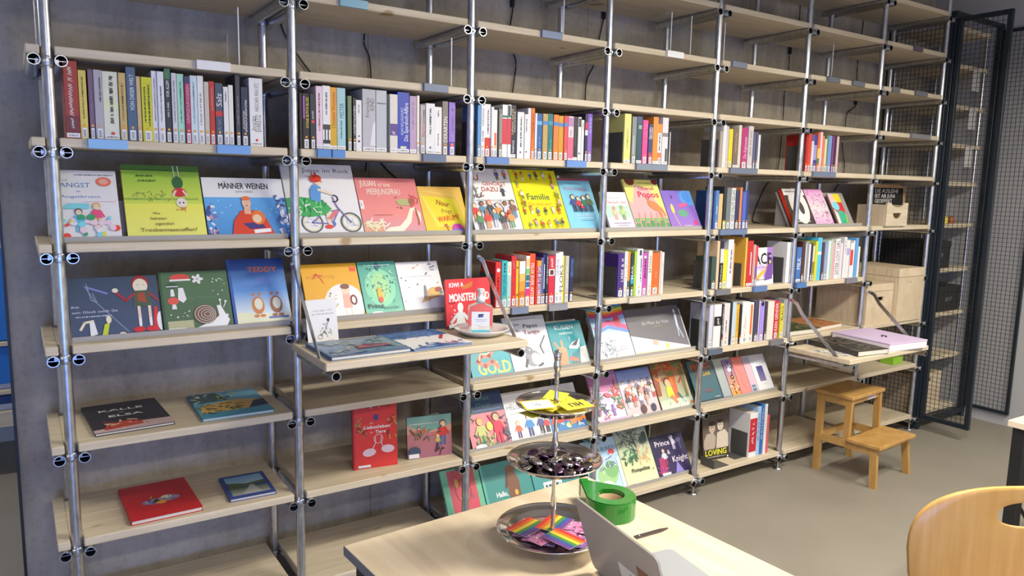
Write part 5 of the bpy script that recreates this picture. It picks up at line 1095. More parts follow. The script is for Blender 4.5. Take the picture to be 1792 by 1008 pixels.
# clear acrylic dividers in the empty upper shelves
def divider(x, lev, h, label, y=.06):
    o = empty('acrylic_divider', (x, y, TOP[lev]), label, 'divider', 'clear acrylic dividers')
    MB().cbox(0, 0, 0, .003, .16, h, .0006).build('plate', ACRYL, o); MB().cbox(.003, 0, 0, .08, .16, .003, .0006).build('foot', ACRYL, o); MB().box(-.0005, -.003, 0, .0035, -.0002, h).build('added_bright_edge', WHITEP, o)  # white strip added so the clear front edge shows as a bright line
divider(.575, 6, .2, 'clear acrylic divider on the empty shelf, leftmost bay')
divider(1.42, 6, .2, 'clear acrylic divider on the empty shelf beside the second post')
divider(1.99, 7, .2, 'clear acrylic divider on the empty upper shelf, third bay')
divider(2.66, 7, .2, 'clear acrylic divider left of the white label, fourth bay')
divider(2.80, 7, .2, 'clear acrylic divider right of the white label, fourth bay')
divider(first_x(3, 5, 7)[0] + .05, 5, .165, 'clear acrylic divider at the right end of the upper row, fourth bay', .04)
divider(3.05, 7, .2, 'clear acrylic divider on the empty upper shelf, fifth bay')
divider(4.0, 7, .2, 'clear acrylic divider on the empty upper shelf, sixth bay')

# ------------------------------------------------------------------ single books standing or lying elsewhere
G1 = 'picture books lying flat'
def flat(key, x, y, lev_z, w, h, t, col, label, art, rz=0.0):
    return face_book('picture_book', key, x, y, lev_z + t + .0004, w, h, t, col, label, G1, art, (-math.pi / 2, 0, rz))
a = Art(.252, .355, 3); a.r(0, 0, 1, 1, (44, 40, 44)); a.poly([(0, 0), (1, 0), (1, .2), (.6, .22), (.2, .12), (0, .1)], (190, 165, 165)); a.poly([(.12, .06), (.7, .12), (.55, .3), (.2, .26)], (180, 70, 50)); a.strokes(12, (.15, .08, .7, .32), [(210, 120, 70), (150, 45, 40), (225, 180, 150)], .05, .14, .03); a.text('KALLE', .46, .72, .1, WH, .6, bold=.006); a.text('ELSA', .48, .5, .1, WH, .46, bold=.006); a.text('und', .45, .61, .035, WH)
flat('kalle', .072, .06, TOP[2], .252, .355, .011, (44, 40, 44), 'black picture book with white title lying flat, leftmost bay', a, R(3))
a = Art(.255, .34, 4); a.grad(.55, 1, (110, 170, 190), (120, 180, 205)); a.poly([(0, .1), (1, .25), (1, .5), (.6, .62), (.1, .5)], (205, 170, 90)); a.grad(0, .2, (70, 140, 165), (80, 150, 170)); a.poly([(.7, .2), (1, .25), (1, .5), (.85, .48)], (50, 60, 70)); a.strokes(30, (.05, .15, .6, .5), [(120, 100, 50), (225, 195, 110), (60, 80, 70)], .05, .14, .03); a.poly([(0, .6), (.5, .62), (.4, .95), (0, .95)], (60, 90, 80)); a.strokes(20, (.05, .6, .6, .95), [(205, 195, 90), (70, 110, 120), (225, 225, 215)], .05, .12, .03)
flat('meer', .412, .05, TOP[2], .255, .34, .011, (80, 150, 175), 'light blue landscape picture book lying flat beside the black one', a, R(-1))
a = Art(.235, .325, 5); a.r(0, 0, 1, 1, (188, 36, 34)); a.e(.4, .42, .17, .11, (130, 115, 170)); a.e(.62, .45, .17, .11, (150, 140, 180)); a.e(.5, .38, .08, .08, (225, 150, 60)); a.e(.6, .5, .08, .07, (225, 215, 190)); a.poly([(.36, .36), (.5, .42), (.44, .5)], (60, 70, 50)); a.strokes(10, (.3, .36, .7, .52), [(70, 60, 60), (230, 200, 120)], .04, .08, .016)
flat('rot', .165, .035, TOP[1], .235, .325, .016, (180, 34, 34), 'red book with a small oval picture lying flat, low shelf', a, R(1.5))
a = Art(.17, .232, 6); a.r(0, 0, 1, 1, (50, 70, 130)); a.grad(.52, .92, (150, 185, 205), (110, 160, 200), .09, .91); a.grad(.1, .4, (150, 150, 150), (90, 110, 80), .09, .91); a.poly([(.09, .38), (.91, .5), (.91, .62), (.5, .56), (.09, .68)], (80, 95, 60)); a.poly([(.3, .1), (.75, .1), (.62, .48), (.56, .48)], (165, 165, 165))
flat('weg', .5, .06, TOP[1], .17, .232, .012, (50, 70, 130), 'small blue book with framed road picture lying flat', a, R(-2))

# standing in the second bay, low shelf
a = Art(.19, .292, 8); a.r(0, 0, 1, 1, (196, 46, 42)); a.r(.03, .02, .97, .98, (204, 52, 44)); a.text('Das', .42, .66, .035, WH); a.text('Liebesleben', .54, .6, .075, WH, .6, bold=.005); a.text('der', .42, .525, .035, WH); a.text('Tiere', .62, .525, .07, WH, .24, bold=.005); a.e(.52, .74, .06, .07, (70, 60, 120)); a.e(.36, .23, .15, .09, (228, 190, 200), 5); a.e(.78, .26, .15, .09, (228, 190, 200), -5); a.ring(.57, .42, .1, .1, .02, (225, 170, 170)); a.line([(.42, .26), (.5, .36), (.5, .45)], .018, (228, 190, 200)); a.line([(.68, .28), (.62, .38), (.64, .45)], .018, (228, 190, 200)); a.strokes(12, (.05, .5, .3, .7), [(160, 130, 60), (120, 40, 30)], .06, .14, .03); a.strokes(12, (.76, .46, .96, .72), [(170, 150, 70), (130, 40, 30)], .06, .14, .03); a.scrib(.15, .85, .9, .06, (140, 25, 25)); a.dots(8, (.06, .84, .94, .97), [(225, 150, 60), (235, 220, 200)], .012, .022); a.r(.1, .02, .38, .055, (228, 228, 230)); a.r(0, 0, .04, 1, (176, 36, 36))
b1 = face_book('picture_book', 'liebe', 1.013, .13, TOP[1], .19, .292, .024, (186, 40, 38), 'red book with white title standing on the low shelf, second bay', 'books standing on the low shelf', a, (R(-4), 0, R(-9)))
a = Art(.205, .185, 9); a.grad(0, .6, (150, 95, 110), (175, 110, 110)); a.grad(.6, 1, (205, 140, 110), (110, 150, 145)); a.poly([(.2, .7), (.5, .62), (.9, .72), (1, .8), (1, 1), (0, 1), (0, .84)], (110, 150, 140)); a.scrib(.05, .7, .82, .03, (226, 196, 190)); a.person(.8, .28, .52, (235, 175, 140), BR, (190, 55, 50), (70, 90, 130)); a.person(.26, .46, .26, (225, 165, 130), BLK, (120, 60, 80), (90, 60, 80)); a.person(.68, .24, .26, SK, (225, 160, 70), (190, 170, 90), (90, 90, 110)); a.strokes(16, (.1, .48, .7, .66), [(70, 70, 75), (190, 100, 60), (110, 120, 80)], .05, .12, .03); a.e(.15, .16, .14, .12, (60, 70, 90)); a.strokes(10, (.6, .1, .8, .25), [(50, 40, 45)], .05, .1, .02); a.r(.02, .02, .25, .12, (225, 226, 230))
b2 = face_book('picture_book', 'sand', 1.26, .125, TOP[1], .205, .185, .012, (60, 50, 60), 'pink and sea green picture book standing half open, second bay', 'books standing on the low shelf', a, (R(-6), 0, R(-9)))
pm_ = MB().box(0, 0, 0, .17, .003, .175); pm_.build('inner_page', plain('loose_paper', (.7, .7, .7), .7), b2, (.004, .013, .004), (0, 0, R(16)))

# face-out in the fifth bay
a = Art(.19, .215, 10); a.r(0, 0, 1, 1, (228, 226, 232)); a.poly([(.5, .18), (1, .25), (1, 1), (.72, 1), (.7, .6)], (150, 110, 185)); a.poly([(.55, .1), (.95, .14), (1, .7), (.8, .72)], (105, 70, 150)); a.poly([(0, .12), (.3, .3), (.75, .55), (.6, .32), (.1, .06)], (226, 165, 70)); a.e(.42, .46, .2, .1, (190, 165, 215)); a.text('ACE', .5, .7, .34, (30, 26, 34), .84, bold=.02); a.scrib(.25, .7, .47, .03, (120, 90, 150)); a.text('ANGELA CHEN', .36, .14, .05, (60, 50, 70), .5); a.e(.85, .6, .05, .05, (226, 180, 90))
face_book('paperback', 'ace', 3.398, .05, TOP[3], .172, .212, .02, (228, 226, 232), 'white and purple book with huge black letters, middle row, fifth bay', None, a, (R(-5), 0, R(2)))
a = Art(.2, .262, 11); a.grad(0, .3, (50, 42, 36), (60, 52, 46)); a.grad(.3, 1, (110, 98, 86), (70, 62, 56)); a.poly([(.04, .25), (.45, .25), (.5, .5), (.4, .62), (.15, .6), (.04, .45)], (165, 152, 138)); a.poly([(.5, .25), (.97, .25), (.97, .55), (.85, .66), (.55, .6)], (190, 178, 164)); a.e(.36, .72, .12, .15, (178, 162, 146)); a.e(.36, .82, .13, .07, (48, 40, 36)); a.e(.68, .76, .12, .15, (196, 182, 166)); a.e(.68, .86, .13, .06, (60, 50, 44))
for u, v in ((.32, .73), (.4, .73), (.64, .77), (.72, .77)): a.e(u, v, .018, .01, (50, 42, 38), 0, 8)
a.line([(.33, .66), (.4, .66)], .012, (80, 66, 58)); a.line([(.65, .7), (.72, .7)], .012, (90, 76, 66)); a.text('LOVING', .48, .17, .17, (232, 212, 50), .84, bold=.008); a.scrib(.1, .85, .07, .025, (200, 196, 190)); a.e(.92, .04, .03, .03, WH)
face_book('paperback', 'loving', 3.162, .13, TOP[0], .2, .262, .028, (52, 46, 42), 'sepia photo book with yellow title standing on the bottom shelf', None, a, (R(-7), 0, R(-6)))
# small metal foot plate of the bookend before it
o = MB().cbox(0, 0, 0, .13, .1, .0016, .0004).cbox(0, 0, 0, .0016, .1, .05, .0004).build('bookend', BOOKEND, None, (3.12, .015, TOP[0] + .0003)); tag(o, 'low dark bookend lying in front of the sepia photo book', 'bookend', 'dark metal bookends')

# ------------------------------------------------------------------ fold-down tables
def flap(x0, x1, yf, z, px, label, zb):
    o = empty('fold_down_table', (x0, 0, z), label, 'fold-down table', 'fold-down tables')
    L = x1 - x0
    MB().cbox(0, yf, 0, L, -.004, BOARD_T, .003).build('table_board', PINE, o)
    for xx in (.035, L - .035):
        m = MB().tube([(xx, yf - .004, -.019), (xx, -.002, -.019)], .0165, 16, caps=False).tube([(xx, yf - .004, -.019), (xx, -.002, -.019)], .0135, 16, caps=False)
        nn = 16
        for yy in (yf - .004,):
            o1 = [(xx + .0165 * math.cos(2 * math.pi * k / nn), yy, -.019 + .0165 * math.sin(2 * math.pi * k / nn)) for k in range(nn)]
            o2 = [(xx + .0135 * math.cos(2 * math.pi * k / nn), yy, -.019 + .0135 * math.sin(2 * math.pi * k / nn)) for k in range(nn)]
            m.add(o1 + o2, [(k, (k + 1) % nn, nn + (k + 1) % nn, nn + k) for k in range(nn)])
        m.build('support_pipe', STEEL, o)
    for xx in (.008, L - .008):
        P = [Vector((xx, .0, zb - z)), Vector((xx, -.035, zb - z - .015)), Vector((xx, -.075, zb - z - .07)), Vector((xx, yf + .045, -.012))]
        m = MB(); hw = .0105; vs = []
        for k, q in enumerate(P):
            d = (P[min(k + 1, 3)] - P[max(k - 1, 0)]).normalized(); nrm = Vector((0, -d.z, d.y))
            vs += [q + nrm * hw + Vector((-.002, 0, 0)), q + nrm * hw + Vector((.002, 0, 0)), q - nrm * hw + Vector((.002, 0, 0)), q - nrm * hw + Vector((-.002, 0, 0))]
        m.add(vs, [(4 * k + i, 4 * k + (i + 1) % 4, 4 * k + 4 + (i + 1) % 4, 4 * k + 4 + i) for k in range(3) for i in range(4)] + [(0, 1, 2, 3), (15, 14, 13, 12)])
        m.build('brace_bar', STEEL, o)
        MB().tube([(xx - .006, .0, zb - z), (xx + .006, .0, zb - z)], .009, 10).build('bolt', STEEL, o)
    return o
FZ1, FZ2 = 1.071, .752
flap(.722, 1.54, -.372, FZ1, 1, 'pine fold-down table holding the hand sanitiser', 1.395)
flap(3.69, 4.512, -.405, FZ2, 5, 'pine fold-down table holding the lilac box', 1.06)
zt = FZ1 + BOARD_T
a = Art(.3, .255, 12); a.r(0, 0, 1, 1, (66, 92, 130)); a.grad(.1, .95, (96, 120, 150), (120, 140, 160), .03, .97); a.strokes(40, (.05, .1, .95, .9), [(140, 150, 150), (80, 110, 140), (110, 130, 120)], .06, .16, .05); a.r(.45, .28, .85, .46, (140, 70, 95)); a.strokes(12, (.45, .28, .85, .48), [(170, 60, 80), (90, 60, 100)], .06, .12, .03); a.scrib(.06, .25, .06, .03, (190, 205, 220))
flat('wolken', .752, -.345, zt, .3, .255, .014, (70, 98, 138), 'misty blue grey picture book lying on the fold-down table', a, R(1))
a = Art(.255, .3, 13); a.r(0, 0, 1, 1, (226, 222, 214)); a.r(0, .62, 1, 1, (50, 95, 160)); a.strokes(30, (.03, .64, .97, .97), [(40, 80, 145), (80, 130, 185)], .08, .2, .03); a.poly([(0, 0), (.9, 0), (.6, .1), (.5, .16), (.2, .08)], (60, 105, 165)); a.line([(.72, .4), (.86, .58)], .05, (180, 40, 50))
for u in (.55, .68, .8, .9): a.line([(u, .06), (u - .02, .2)], .02, (170, 50, 60))
a.strokes(16, (.05, .02, .9, .18), [(40, 85, 150), (226, 222, 214)], .06, .14, .03)
flat('flagge', 1.058, -.345, zt, .25, .305, .008, (60, 105, 165), 'cream and blue picture book with red dashes on the fold-down table', a, R(3))
# white card standing at the left
a = Art(.125, .165, 14); a.text('vom Jäger und', .54, .75, .05, (120, 120, 125), .62); a.text('der Wanderdrossel', .54, .67, .05, (110, 110, 115), .72)
a.ring(.4, .15, .07, .06, .014, BLK); a.line([(.42, .18), (.6, .32), (.7, .48)], .02, (60, 60, 62)); a.e(.7, .52, .05, .05, (60, 60, 62)); a.strokes(16, (.45, .14, .8, .42), [(60, 60, 62), (110, 110, 112)], .05, .12, .014); a.scrib(.6, .85, .06, .02, (200, 150, 150))
o = MB().cbox(0, 0, 0, .125, .0012, .165, .0003).build('card', plain('white_card', (.72, .72, .73), .6), None, (.765, -.066, zt + .0003), (R(-9), 0, R(8)))
a.build('card_print', o); MB().box(.02, .0014, 0, .105, .045, .0012, Matrix.Rotation(R(9), 4, 'X')).build('stand_flap', plain('white_card_back', (.7, .7, .7), .6), o); tag(o, 'white card with ink drawing standing on the fold-down table', 'card')
# red monster book leaning at the post
a = Art(.222, .205, 15); a.r(0, 0, 1, 1, (204, 52, 58)); a.text('KIWI &', .24, .88, .085, WH, .32, bold=.006); a.poly([(.34, .84), (.62, .94), (.58, .82), (.4, .78)], (190, 110, 50)); a.text('MONSTERLAND', .52, .62, .15, (236, 236, 238), .9, bold=.012); a.r(.05, .5, .2, .53, (150, 30, 40)); a.r(.0, .0, 1, .06, (60, 40, 45)); a.poly([(.2, .08), (.42, .08), (.36, .34), (.26, .34)], (200, 205, 205)); a.e(.31, .42, .065, .09, (210, 215, 215)); a.line([(.24, .28), (.1, .12)], .06, (200, 205, 205)); a.line([(.38, .28), (.5, .12)], .06, (200, 205, 205)); a.dots(8, (.03, .1, .2, .5), [(235, 215, 215)], .008, .016); a.poly([(.04, .0), (.24, .04), (.2, .1), (.04, .08)], WH); a.poly([(.4, .04), (.56, .0), (.54, .08), (.44, .1)], WH)
face_book('picture_book', 'kiwi', 1.357, -.045, zt + .004, .2, .2, .012, (196, 48, 54), 'red picture book with white block letters behind the sanitiser bottle', None, a, (R(-7), 0, R(2)))
# plate and bottle
pl_ = MB().lathe([(0, .006), (.055, .006), (.07, .009), (.1, .024), (.113, .03), (.114, .028), (.102, .02), (.074, .002), (.062, 0), (0, 0)], 48).build('soup_plate', PORCELAIN, None, (1.437, -.19, zt + .0003)); tag(pl_, 'white porcelain plate under the sanitiser bottle', 'plate')
bt = empty('sanitiser_bottle', (1.432, -.185, zt + .0066), 'clear pump bottle of hand sanitiser on the white plate', 'bottle', rz=R(-29)); bt.scale = (1.28, 1.28, 1.12)
def rrect(w, d, r, n=5):
    P = []
    for cx, cy, a0 in ((w - r, d - r, 0), (-w + r, d - r, 90), (-w + r, -d + r, 180), (w - r, -d + r, 270)):
        for k in range(n + 1): P.append((cx + r * math.cos(R(a0 + 90 * k / n)), cy + r * math.sin(R(a0 + 90 * k / n))))
    return P
def loft(sections):
    m = MB(); n = len(sections[0][0]); vs = [(x, y, z) for P, z in sections for x, y in P]; fs = []
    for i in range(len(sections) - 1):
        for k in range(n): fs.append((i * n + k, i * n + (k + 1) % n, (i + 1) * n + (k + 1) % n, (i + 1) * n + k))
    m.add(vs, fs, True); m.add(vs[:n], [tuple(reversed(range(n)))]); m.add(vs[-n:], [tuple(range(n))])
    return m
loft([(rrect(.036, .022, .01), 0), (rrect(.039, .024, .011), .004), (rrect(.039, .024, .011), .092), (rrect(.036, .022, .012), .1), (rrect(.022, .018, .012), .107), (rrect(.013, .013, .0128), .111), (rrect(.013, .013, .0128), .116)]).build('body', CLEAR, bt)
MB().lathe([(0, .112), (.0145, .112), (.0145, .13), (.012, .132), (.0075, .133), (.0075, .15), (.012, .151), (.013, .158), (.009, .162), (0, .163)], 20).build('pump', WHITEP, bt)
MB().cbox(-.006, -.042, .151, .006, .0, .16, .002).build('nozzle', WHITEP, bt)
a = Art(.056, .074, 16); a.r(0, 0, 1, 1, (232, 236, 240)); a.r(0, 0, 1, .1, (70, 180, 205)); a.poly([(.38, .78), (.68, .82), (.64, .9), (.36, .88)], (40, 50, 100)); a.poly([(.36, .72), (.68, .74), (.62, .8), (.34, .78)], (50, 60, 110)); a.scrib(.15, .85, .62, .05, (150, 165, 190)); a.scrib(.25, .75, .54, .05, (130, 150, 180)); a.scrib(.1, .6, .36, .03, (160, 175, 190)); a.line([(.4, .3), (.6, .26), (.85, .28)], .03, (225, 160, 160)); a.scrib(.1, .8, .16, .03, (150, 170, 190))
a.build('bottle_label', bt, (-.028, -.0243, .008))

# ------------------------------------------------------------------ second fold-down table: flat things
zt2 = FZ2 + BOARD_T
a = Art(.25, .34, 17); a.r(0, 0, 1, 1, (52, 52, 50)); a.strokes(60, (.05, .05, .95, .95), [(90, 92, 80), (34, 34, 34), (120, 105, 90), (70, 75, 66)], .06, .2, .05)
flat('muster', 3.81, -.375, zt2, .25, .36, .03, (48, 46, 44), 'thick dark patterned book lying on the fold-down table', a, R(-8))
lb = empty('lilac_box', (4.093, -.395, zt2 + .0003), 'lilac archive box with a dark ribbon on the fold-down table', 'box', rz=R(-6))
MB().cbox(0, 0, 0, .345, .4, .042, .002).build('body', plain('lilac_card_side', alb((214, 205, 224)), .6), lb); MB().cbox(-.002, -.002, .0422, .347, .402, .05, .001).build('lid', plain('lilac_card', alb((190, 172, 204)), .6), lb)
MB().tube([(.15, .16, .051), (.17, .18, .056), (.19, .17, .051), (.175, .15, .055), (.16, .14, .051)], .003, 6).build('ribbon', BLACKM, lb)
for k, (x, y, rz, lab) in enumerate(((3.735, -.26, 12, 'black and white postcard lying at the left of the fold-down table'), (3.765, -.335, -10, 'second postcard with grey photo beside the dark patterned book'))):
    a = Art(.1, .12, 20 + k); a.r(0, 0, 1, 1, (215, 215, 215)); a.strokes(26, (.08, .08, .92, .92), [(40, 40, 42), (120, 120, 122), (225, 225, 225)], .08, .24, .06)
    o = MB().box(0, 0, 0, .06, .0006, .12).build('postcard', COVER, None, (x, y, zt2 + .0012 + .0012 * k), (-math.pi / 2, 0, R(rz))); o.color = alb((220, 220, 220)); tag(o, lab, 'postcard', 'postcards'); Art.build(a, 'card_print', o, (0, 0, 0)); o.children[0].scale = (.6, 1, 1)
# on the shelf behind it
a = Art(.3, .26, 22); a.r(0, 0, 1, 1, (80, 86, 56)); a.strokes(40, (.04, .04, .96, .96), [(60, 66, 44), (120, 118, 70), (44, 50, 40)], .06, .2, .04)
flat('moos', 3.745, .035, TOP[2], .29, .26, .03, (80, 84, 58), 'moss green thick book lying behind the fold-down table', a, R(-3))
a = Art(.29, .27, 23); a.r(0, 0, 1, 1, (176, 118, 72)); a.strokes(30, (.04, .04, .96, .96), [(150, 95, 60), (196, 140, 90)], .08, .24, .04)
flat('braun', 4.052, .05, TOP[2], .29, .27, .026, (170, 112, 70), 'tan brown thick book lying beside the wooden crate', a, R(4))

# ------------------------------------------------------------------ wooden boxes in the seventh bay
def crate(x, y, z, w, d, h, label, lid=.05, hole=True):
    o = empty('wooden_crate', (x, y, z + .0004), label, 'crate', 'plain wooden crates')
    t = .012; hb = h - lid
    f = MB()
    if hole:
        hw, hz0, hz1 = .034, hb - .062, hb - .036; c = w / 2 + .012
        f.box(0, 0, 0, w, t, hz0).box(0, 0, hz1, w, t, hb).box(0, 0, hz0, c - hw, t, hz1).box(c + hw, 0, hz0, w, t, hz1)
    else: f.box(0, 0, 0, w, t, hb)
    f.build('front_panel', PLY, o)
    for s, xx in (('l', 0), ('r', w - t)): MB().box(xx, t, 0, xx + t, d - t, hb).build('side_panel', PLY, o)
    MB().box(0, d - t, 0, w, d, hb).build('back_panel', PLY, o); MB().box(t, t, 0, w - t, d - t, .008).build('bottom_panel', PLY, o)
    if lid: MB().cbox(-.001, -.001, hb + .0015, w + .001, d, h, .002).build('lid', PLY, o)
    return o
crate(POST_X[6] + .055, .03, TOP[2], .31, .37, .268, 'lower wooden crate with a hand slot and flat lid')
crate(POST_X[6] + .372, .0, TOP[2], .315, .40, .365, 'taller pale wooden crate with a lid beside the lower one', .06, False)
# open tray box with smile-shaped grip
tb = empty('tray_box', (4.605, -.01, TOP[4] + .0004), 'narrow open wooden tray box with a smile-shaped grip', 'box')
W_, D_, H_ = .25, .205, .15; t = .01
out = [(0, 0), (W_, 0), (W_, H_)] + [(W_ / 2 + .075 * math.cos(R(180 * k / 10)), H_ - .03 * math.sin(R(180 * k / 10)) - .0) for k in range(11)] + [(0, H_)]
fm = MB(); MX = Matrix(((1, 0, 0, 0), (0, 0, -1, t), (0, 1, 0, 0), (0, 0, 0, 1)))
g0, g1 = .055, .085
lower = [(0, 0), (W_, 0), (W_, g1), (W_ / 2 + .052, g1)] + [(W_ / 2 + .052 * math.cos(R(-180 * k / 10)), g1 + .038 * math.sin(R(-180 * k / 10))) for k in range(1, 10)] + [(W_ / 2 - .052, g1), (0, g1)]
upper = [(0, g1), (W_, g1), (W_, H_)] + [(W_ / 2 + .075 * math.cos(R(180 * k / 10)), H_ - .028 * math.sin(R(180 * k / 10))) for k in range(11)] + [(0, H_)]
for P in (lower, upper): fm.prism(P, 0, t, MX)
fm.build('front_panel', PINE, tb)
for xx in (0, W_ - t): MB().box(xx, t, 0, xx + t, D_, H_ - .015).build('side_panel', PLY, tb)
MB().box(t, D_ - t, 0, W_ - t, D_, H_ - .015).build('back_panel', PLY, tb); MB().box(t, t, 0, W_ - t, D_ - t, .008).build('bottom_panel', PLY, tb)
# letter board
lbd = empty('letter_board', (4.80, .215, TOP[4] + .0005), 'black felt letter board in a wooden frame with white letters', 'letter board')
lw, lh = .435, .275
LBM = Matrix.Rotation(R(-3), 4, 'X')
MB().box(.02, .004, .02, lw - .02, .012, lh - .02, LBM).build('felt_panel', plain('black_felt', (.012, .012, .012), .9), lbd)
for q in ((0, 0, lw, .025), (0, lh - .025, lw, lh), (0, .025, .025, lh - .025), (lw - .025, .025, lw, lh - .025)): MB().cbox(q[0], 0, q[1], q[2], .018, q[3], .002, LBM).build('frame_bar', FRAMEW, lbd)
a = Art(lw, lh, 30)
for k, s in enumerate(('DIE AUSLEIHE', 'IST AB JUNI', 'GEOEFFNET')): a.text(s, .12, .83 - .125 * k, .062, (232, 232, 232), fit=[.68, .58, .5][k], al='l')
a.build('letters', lbd, (0, .0035, 0), (R(-3), 0, 0))

# ------------------------------------------------------------------ wire cage at the right end
def frame_panel(name, p0, dirv, w, z0, z1, label, group, cell=.032, bar=.025):
    """rectangular framed wire mesh; dirv = unit vector along the panel"""
    o = empty(name, (p0[0], p0[1], 0), label, 'cage panel' if 'gate' not in name else 'cage gate', group, math.atan2(dirv[1], dirv[0]))
    h = bar / 2
    for x in (0, w - bar): MB().cbox(x, -h, z0, x + bar, h, z1, .002).build('upright_bar', CAGEM, o)
    for z in (z0, z1 - bar): MB().cbox(bar, -h, z, w - bar, h, z + bar, .002).build('cross_bar', CAGEM, o)
    m = MB(); r = .0013
    k = int((w - 2 * bar) / cell)
    for i in range(1, k + 1):
        x = bar + (w - 2 * bar) * i / (k + 1); m.box(x - r, -r, z0 + bar, x + r, r, z1 - bar)
    kz = int((z1 - z0 - 2 * bar) / cell)
    for i in range(1, kz + 1):
        z = z0 + bar + (z1 - z0 - 2 * bar) * i / (kz + 1); m.box(bar, r, z - r, w - bar, 3 * r, z + r)
    tag(m.build('wire_mesh', WIREM, o), kind='stuff')
    return o
GZ0, GZ1 = .09, 2.885
frame_panel('cage_gate', (5.285, -.005), (0, -1), .335, GZ0, GZ1, 'dark wire mesh gate swung open beside the last shelf post', 'cage gates', bar=.03)
g2 = frame_panel('cage_gate', (5.925, -.005), (0, -1), .31, GZ0, GZ1, 'dark wire mesh gate swung open against the right wall', 'cage gates', bar=.022)
frame_panel('cage_side_panel', (5.262, .46), (0, -1), .44, .05, GZ1, 'dark wire mesh side of the cage behind the last shelf post', None, bar=.028)
cp = empty('wire_cage', (5.6, 0, 0), 'dark steel posts and sill framing the wire cage', 'cage')
for x in (-.315, .33): MB().cbox(x - .02, .0, 0, x + .02, .04, 2.93, .002).build('post', CAGEM, cp)
MB().cbox(-.29, .005, .03, .31, .035, .075, .002).build('sill', CAGEM, cp); MB().cbox(-.29, .005, 2.9, .31, .035, 2.93, .002).build('top_rail', CAGEM, cp)
# shelves inside the cage
cs = empty('cage_shelf_unit', (5.3, .06, 0), 'narrow pale shelves inside the wire cage', 'shelving')
for z in (.095, .5, .83, 1.16, 1.487, 1.79, 2.06, 2.33, 2.61, 2.86): MB().cbox(0, 0, z - .028, .6, .38, z, .002).build('shelf_board', PINE, cs)
for x, y in ((.012, .025), (.588, .025), (.012, .37), (.588, .37)): MB().tube([(x, y, 0), (x, y, 3.0)], .011, 8).build('post', STEEL, cs)
def blackbox(x, y, z, w, d, h, label):
    o = empty('storage_box', (x, y, z + .0004), label, 'box', 'black storage boxes')
    MB().cbox(0, 0, 0, w, d, h * .76, .002).build('body', BLACKBOX, o); MB().cbox(-.004, -.004, h * .762, w + .004, d + .004, h, .002).build('lid', BLACKBOX, o)
    MB().cbox(w / 2 - .045, -.003, h * .4, w / 2 + .045, .0, h * .56, .0008).build('label_holder', STEEL, o)
blackbox(5.36, .085, 1.16, .30, .34, .2, 'black storage box with metal label holder, upper one in the cage')
blackbox(5.56, .085, .83, .30, .34, .19, 'black storage box with metal label holder, lower one in the cage')
blackbox(5.345, .1, .83, .19, .3, .22, 'tall black storage box beside the lower one in the cage')
crate(5.36, .09, .095, .36, .34, .27, 'pale wooden crate at the bottom of the wire cage', 0, True)
for k, (x, c, n_) in enumerate(((5.42, (200, 180, 40), 'yellow'), (5.52, (190, 165, 60), 'dull yellow'), (5.62, (215, 195, 70), 'pale yellow'), (5.72, (160, 90, 50), 'brown'))):
    o = MB().lathe([(0, 0), (.022, 0), (.024, .003), (.024, .034), (.02, .04), (.014, .042), (.014, .052), (0, .053)], 14).build('glue_pot', plain('pot_plastic', alb(c), .4), None, (x, .13, 1.4875)); tag(o, 'small %s pot on a shelf inside the wire cage' % n_, 'pot', 'small pots in the cage')
for k, (x, z) in enumerate(((5.66, 2.58), (5.66, 2.31), (5.66, 2.04), (5.36, 2.58), (5.36, 2.31), (5.36, 2.04))):
    o = MB().box(0, 0, 0, .11 if k < 3 else .07, .0008, .15).build('paper_sheet', plain('grey_paper', (.5, .5, .5), .8), None, (x, .055, z - .14))
    tag(o, '%s sheet of white paper hung at the %s side of the cage shelves' % (['upper', 'middle', 'lower'][k % 3], 'right' if k < 3 else 'left'), 'paper', 'paper sheets in the cage')
o = MB().cbox(0, 0, 0, .12, .1, .05, .003).build('green_case', plain('lime_plastic', (.25, .5, .03), .4), None, (4.98, .06, TOP[1] + .0004)); tag(o, 'small lime green case on the shelf under the wooden crates', 'case')

# ------------------------------------------------------------------ cables on the concrete wall
def cable(pts, label, switch=None):
    o = empty('cable', pts[0], label, 'cable', 'black cables on the wall')
    P = [Vector(p) - Vector(pts[0]) for p in pts]; Q = []
    for i in range(len(P) - 1):
        p0, p1, p2, p3 = P[max(i - 1, 0)], P[i], P[i + 1], P[min(i + 2, len(P) - 1)]
        for k in range(6):
            t = k / 6; Q.append(0.5 * ((2 * p1) + (p2 - p0) * t + (2 * p0 - 5 * p1 + 4 * p2 - p3) * t * t + (3 * p1 - p0 - 3 * p2 + p3) * t ** 3))
    Q.append(P[-1])
    MB().tube(Q, .0035, 6).build('cord', CABLE, o)
    if switch: s = Vector(switch) - Vector(pts[0]); MB().cbox(s.x - .009, s.y - .009, s.z - .026, s.x + .009, s.y + .009, s.z + .026, .003).build('inline_switch', CABLE, o)
cable([(0.85, 0.505, 2.371), (0.873, 0.505, 2.305), (0.924, 0.505, 2.23), (0.992, 0.505, 2.149), (1.124, 0.505, 2.019), (1.299, 0.505, 1.794), (1.382, 0.505, 1.718), (1.459, 0.505, 1.634)], 'diagonal black cable crossing the wall behind the second post', None)
cable([(1.236, 0.505, 2.399), (1.225, 0.505, 2.312), (1.249, 0.505, 2.253), (1.257, 0.505, 2.159), (1.253, 0.505, 2.004), (1.229, 0.505, 1.748)], 'black cable hanging on the wall in the second bay', None)
cable([(2.014, 0.505, 2.637), (2.009, 0.505, 2.555), (1.998, 0.505, 2.472), (2.014, 0.505, 2.369), (2.036, 0.505, 2.305), (2.019, 0.505, 2.155), (2.001, 0.505, 1.941)], 'black cable with a switch hanging in the third bay', (2.008, 0.505, 2.601))
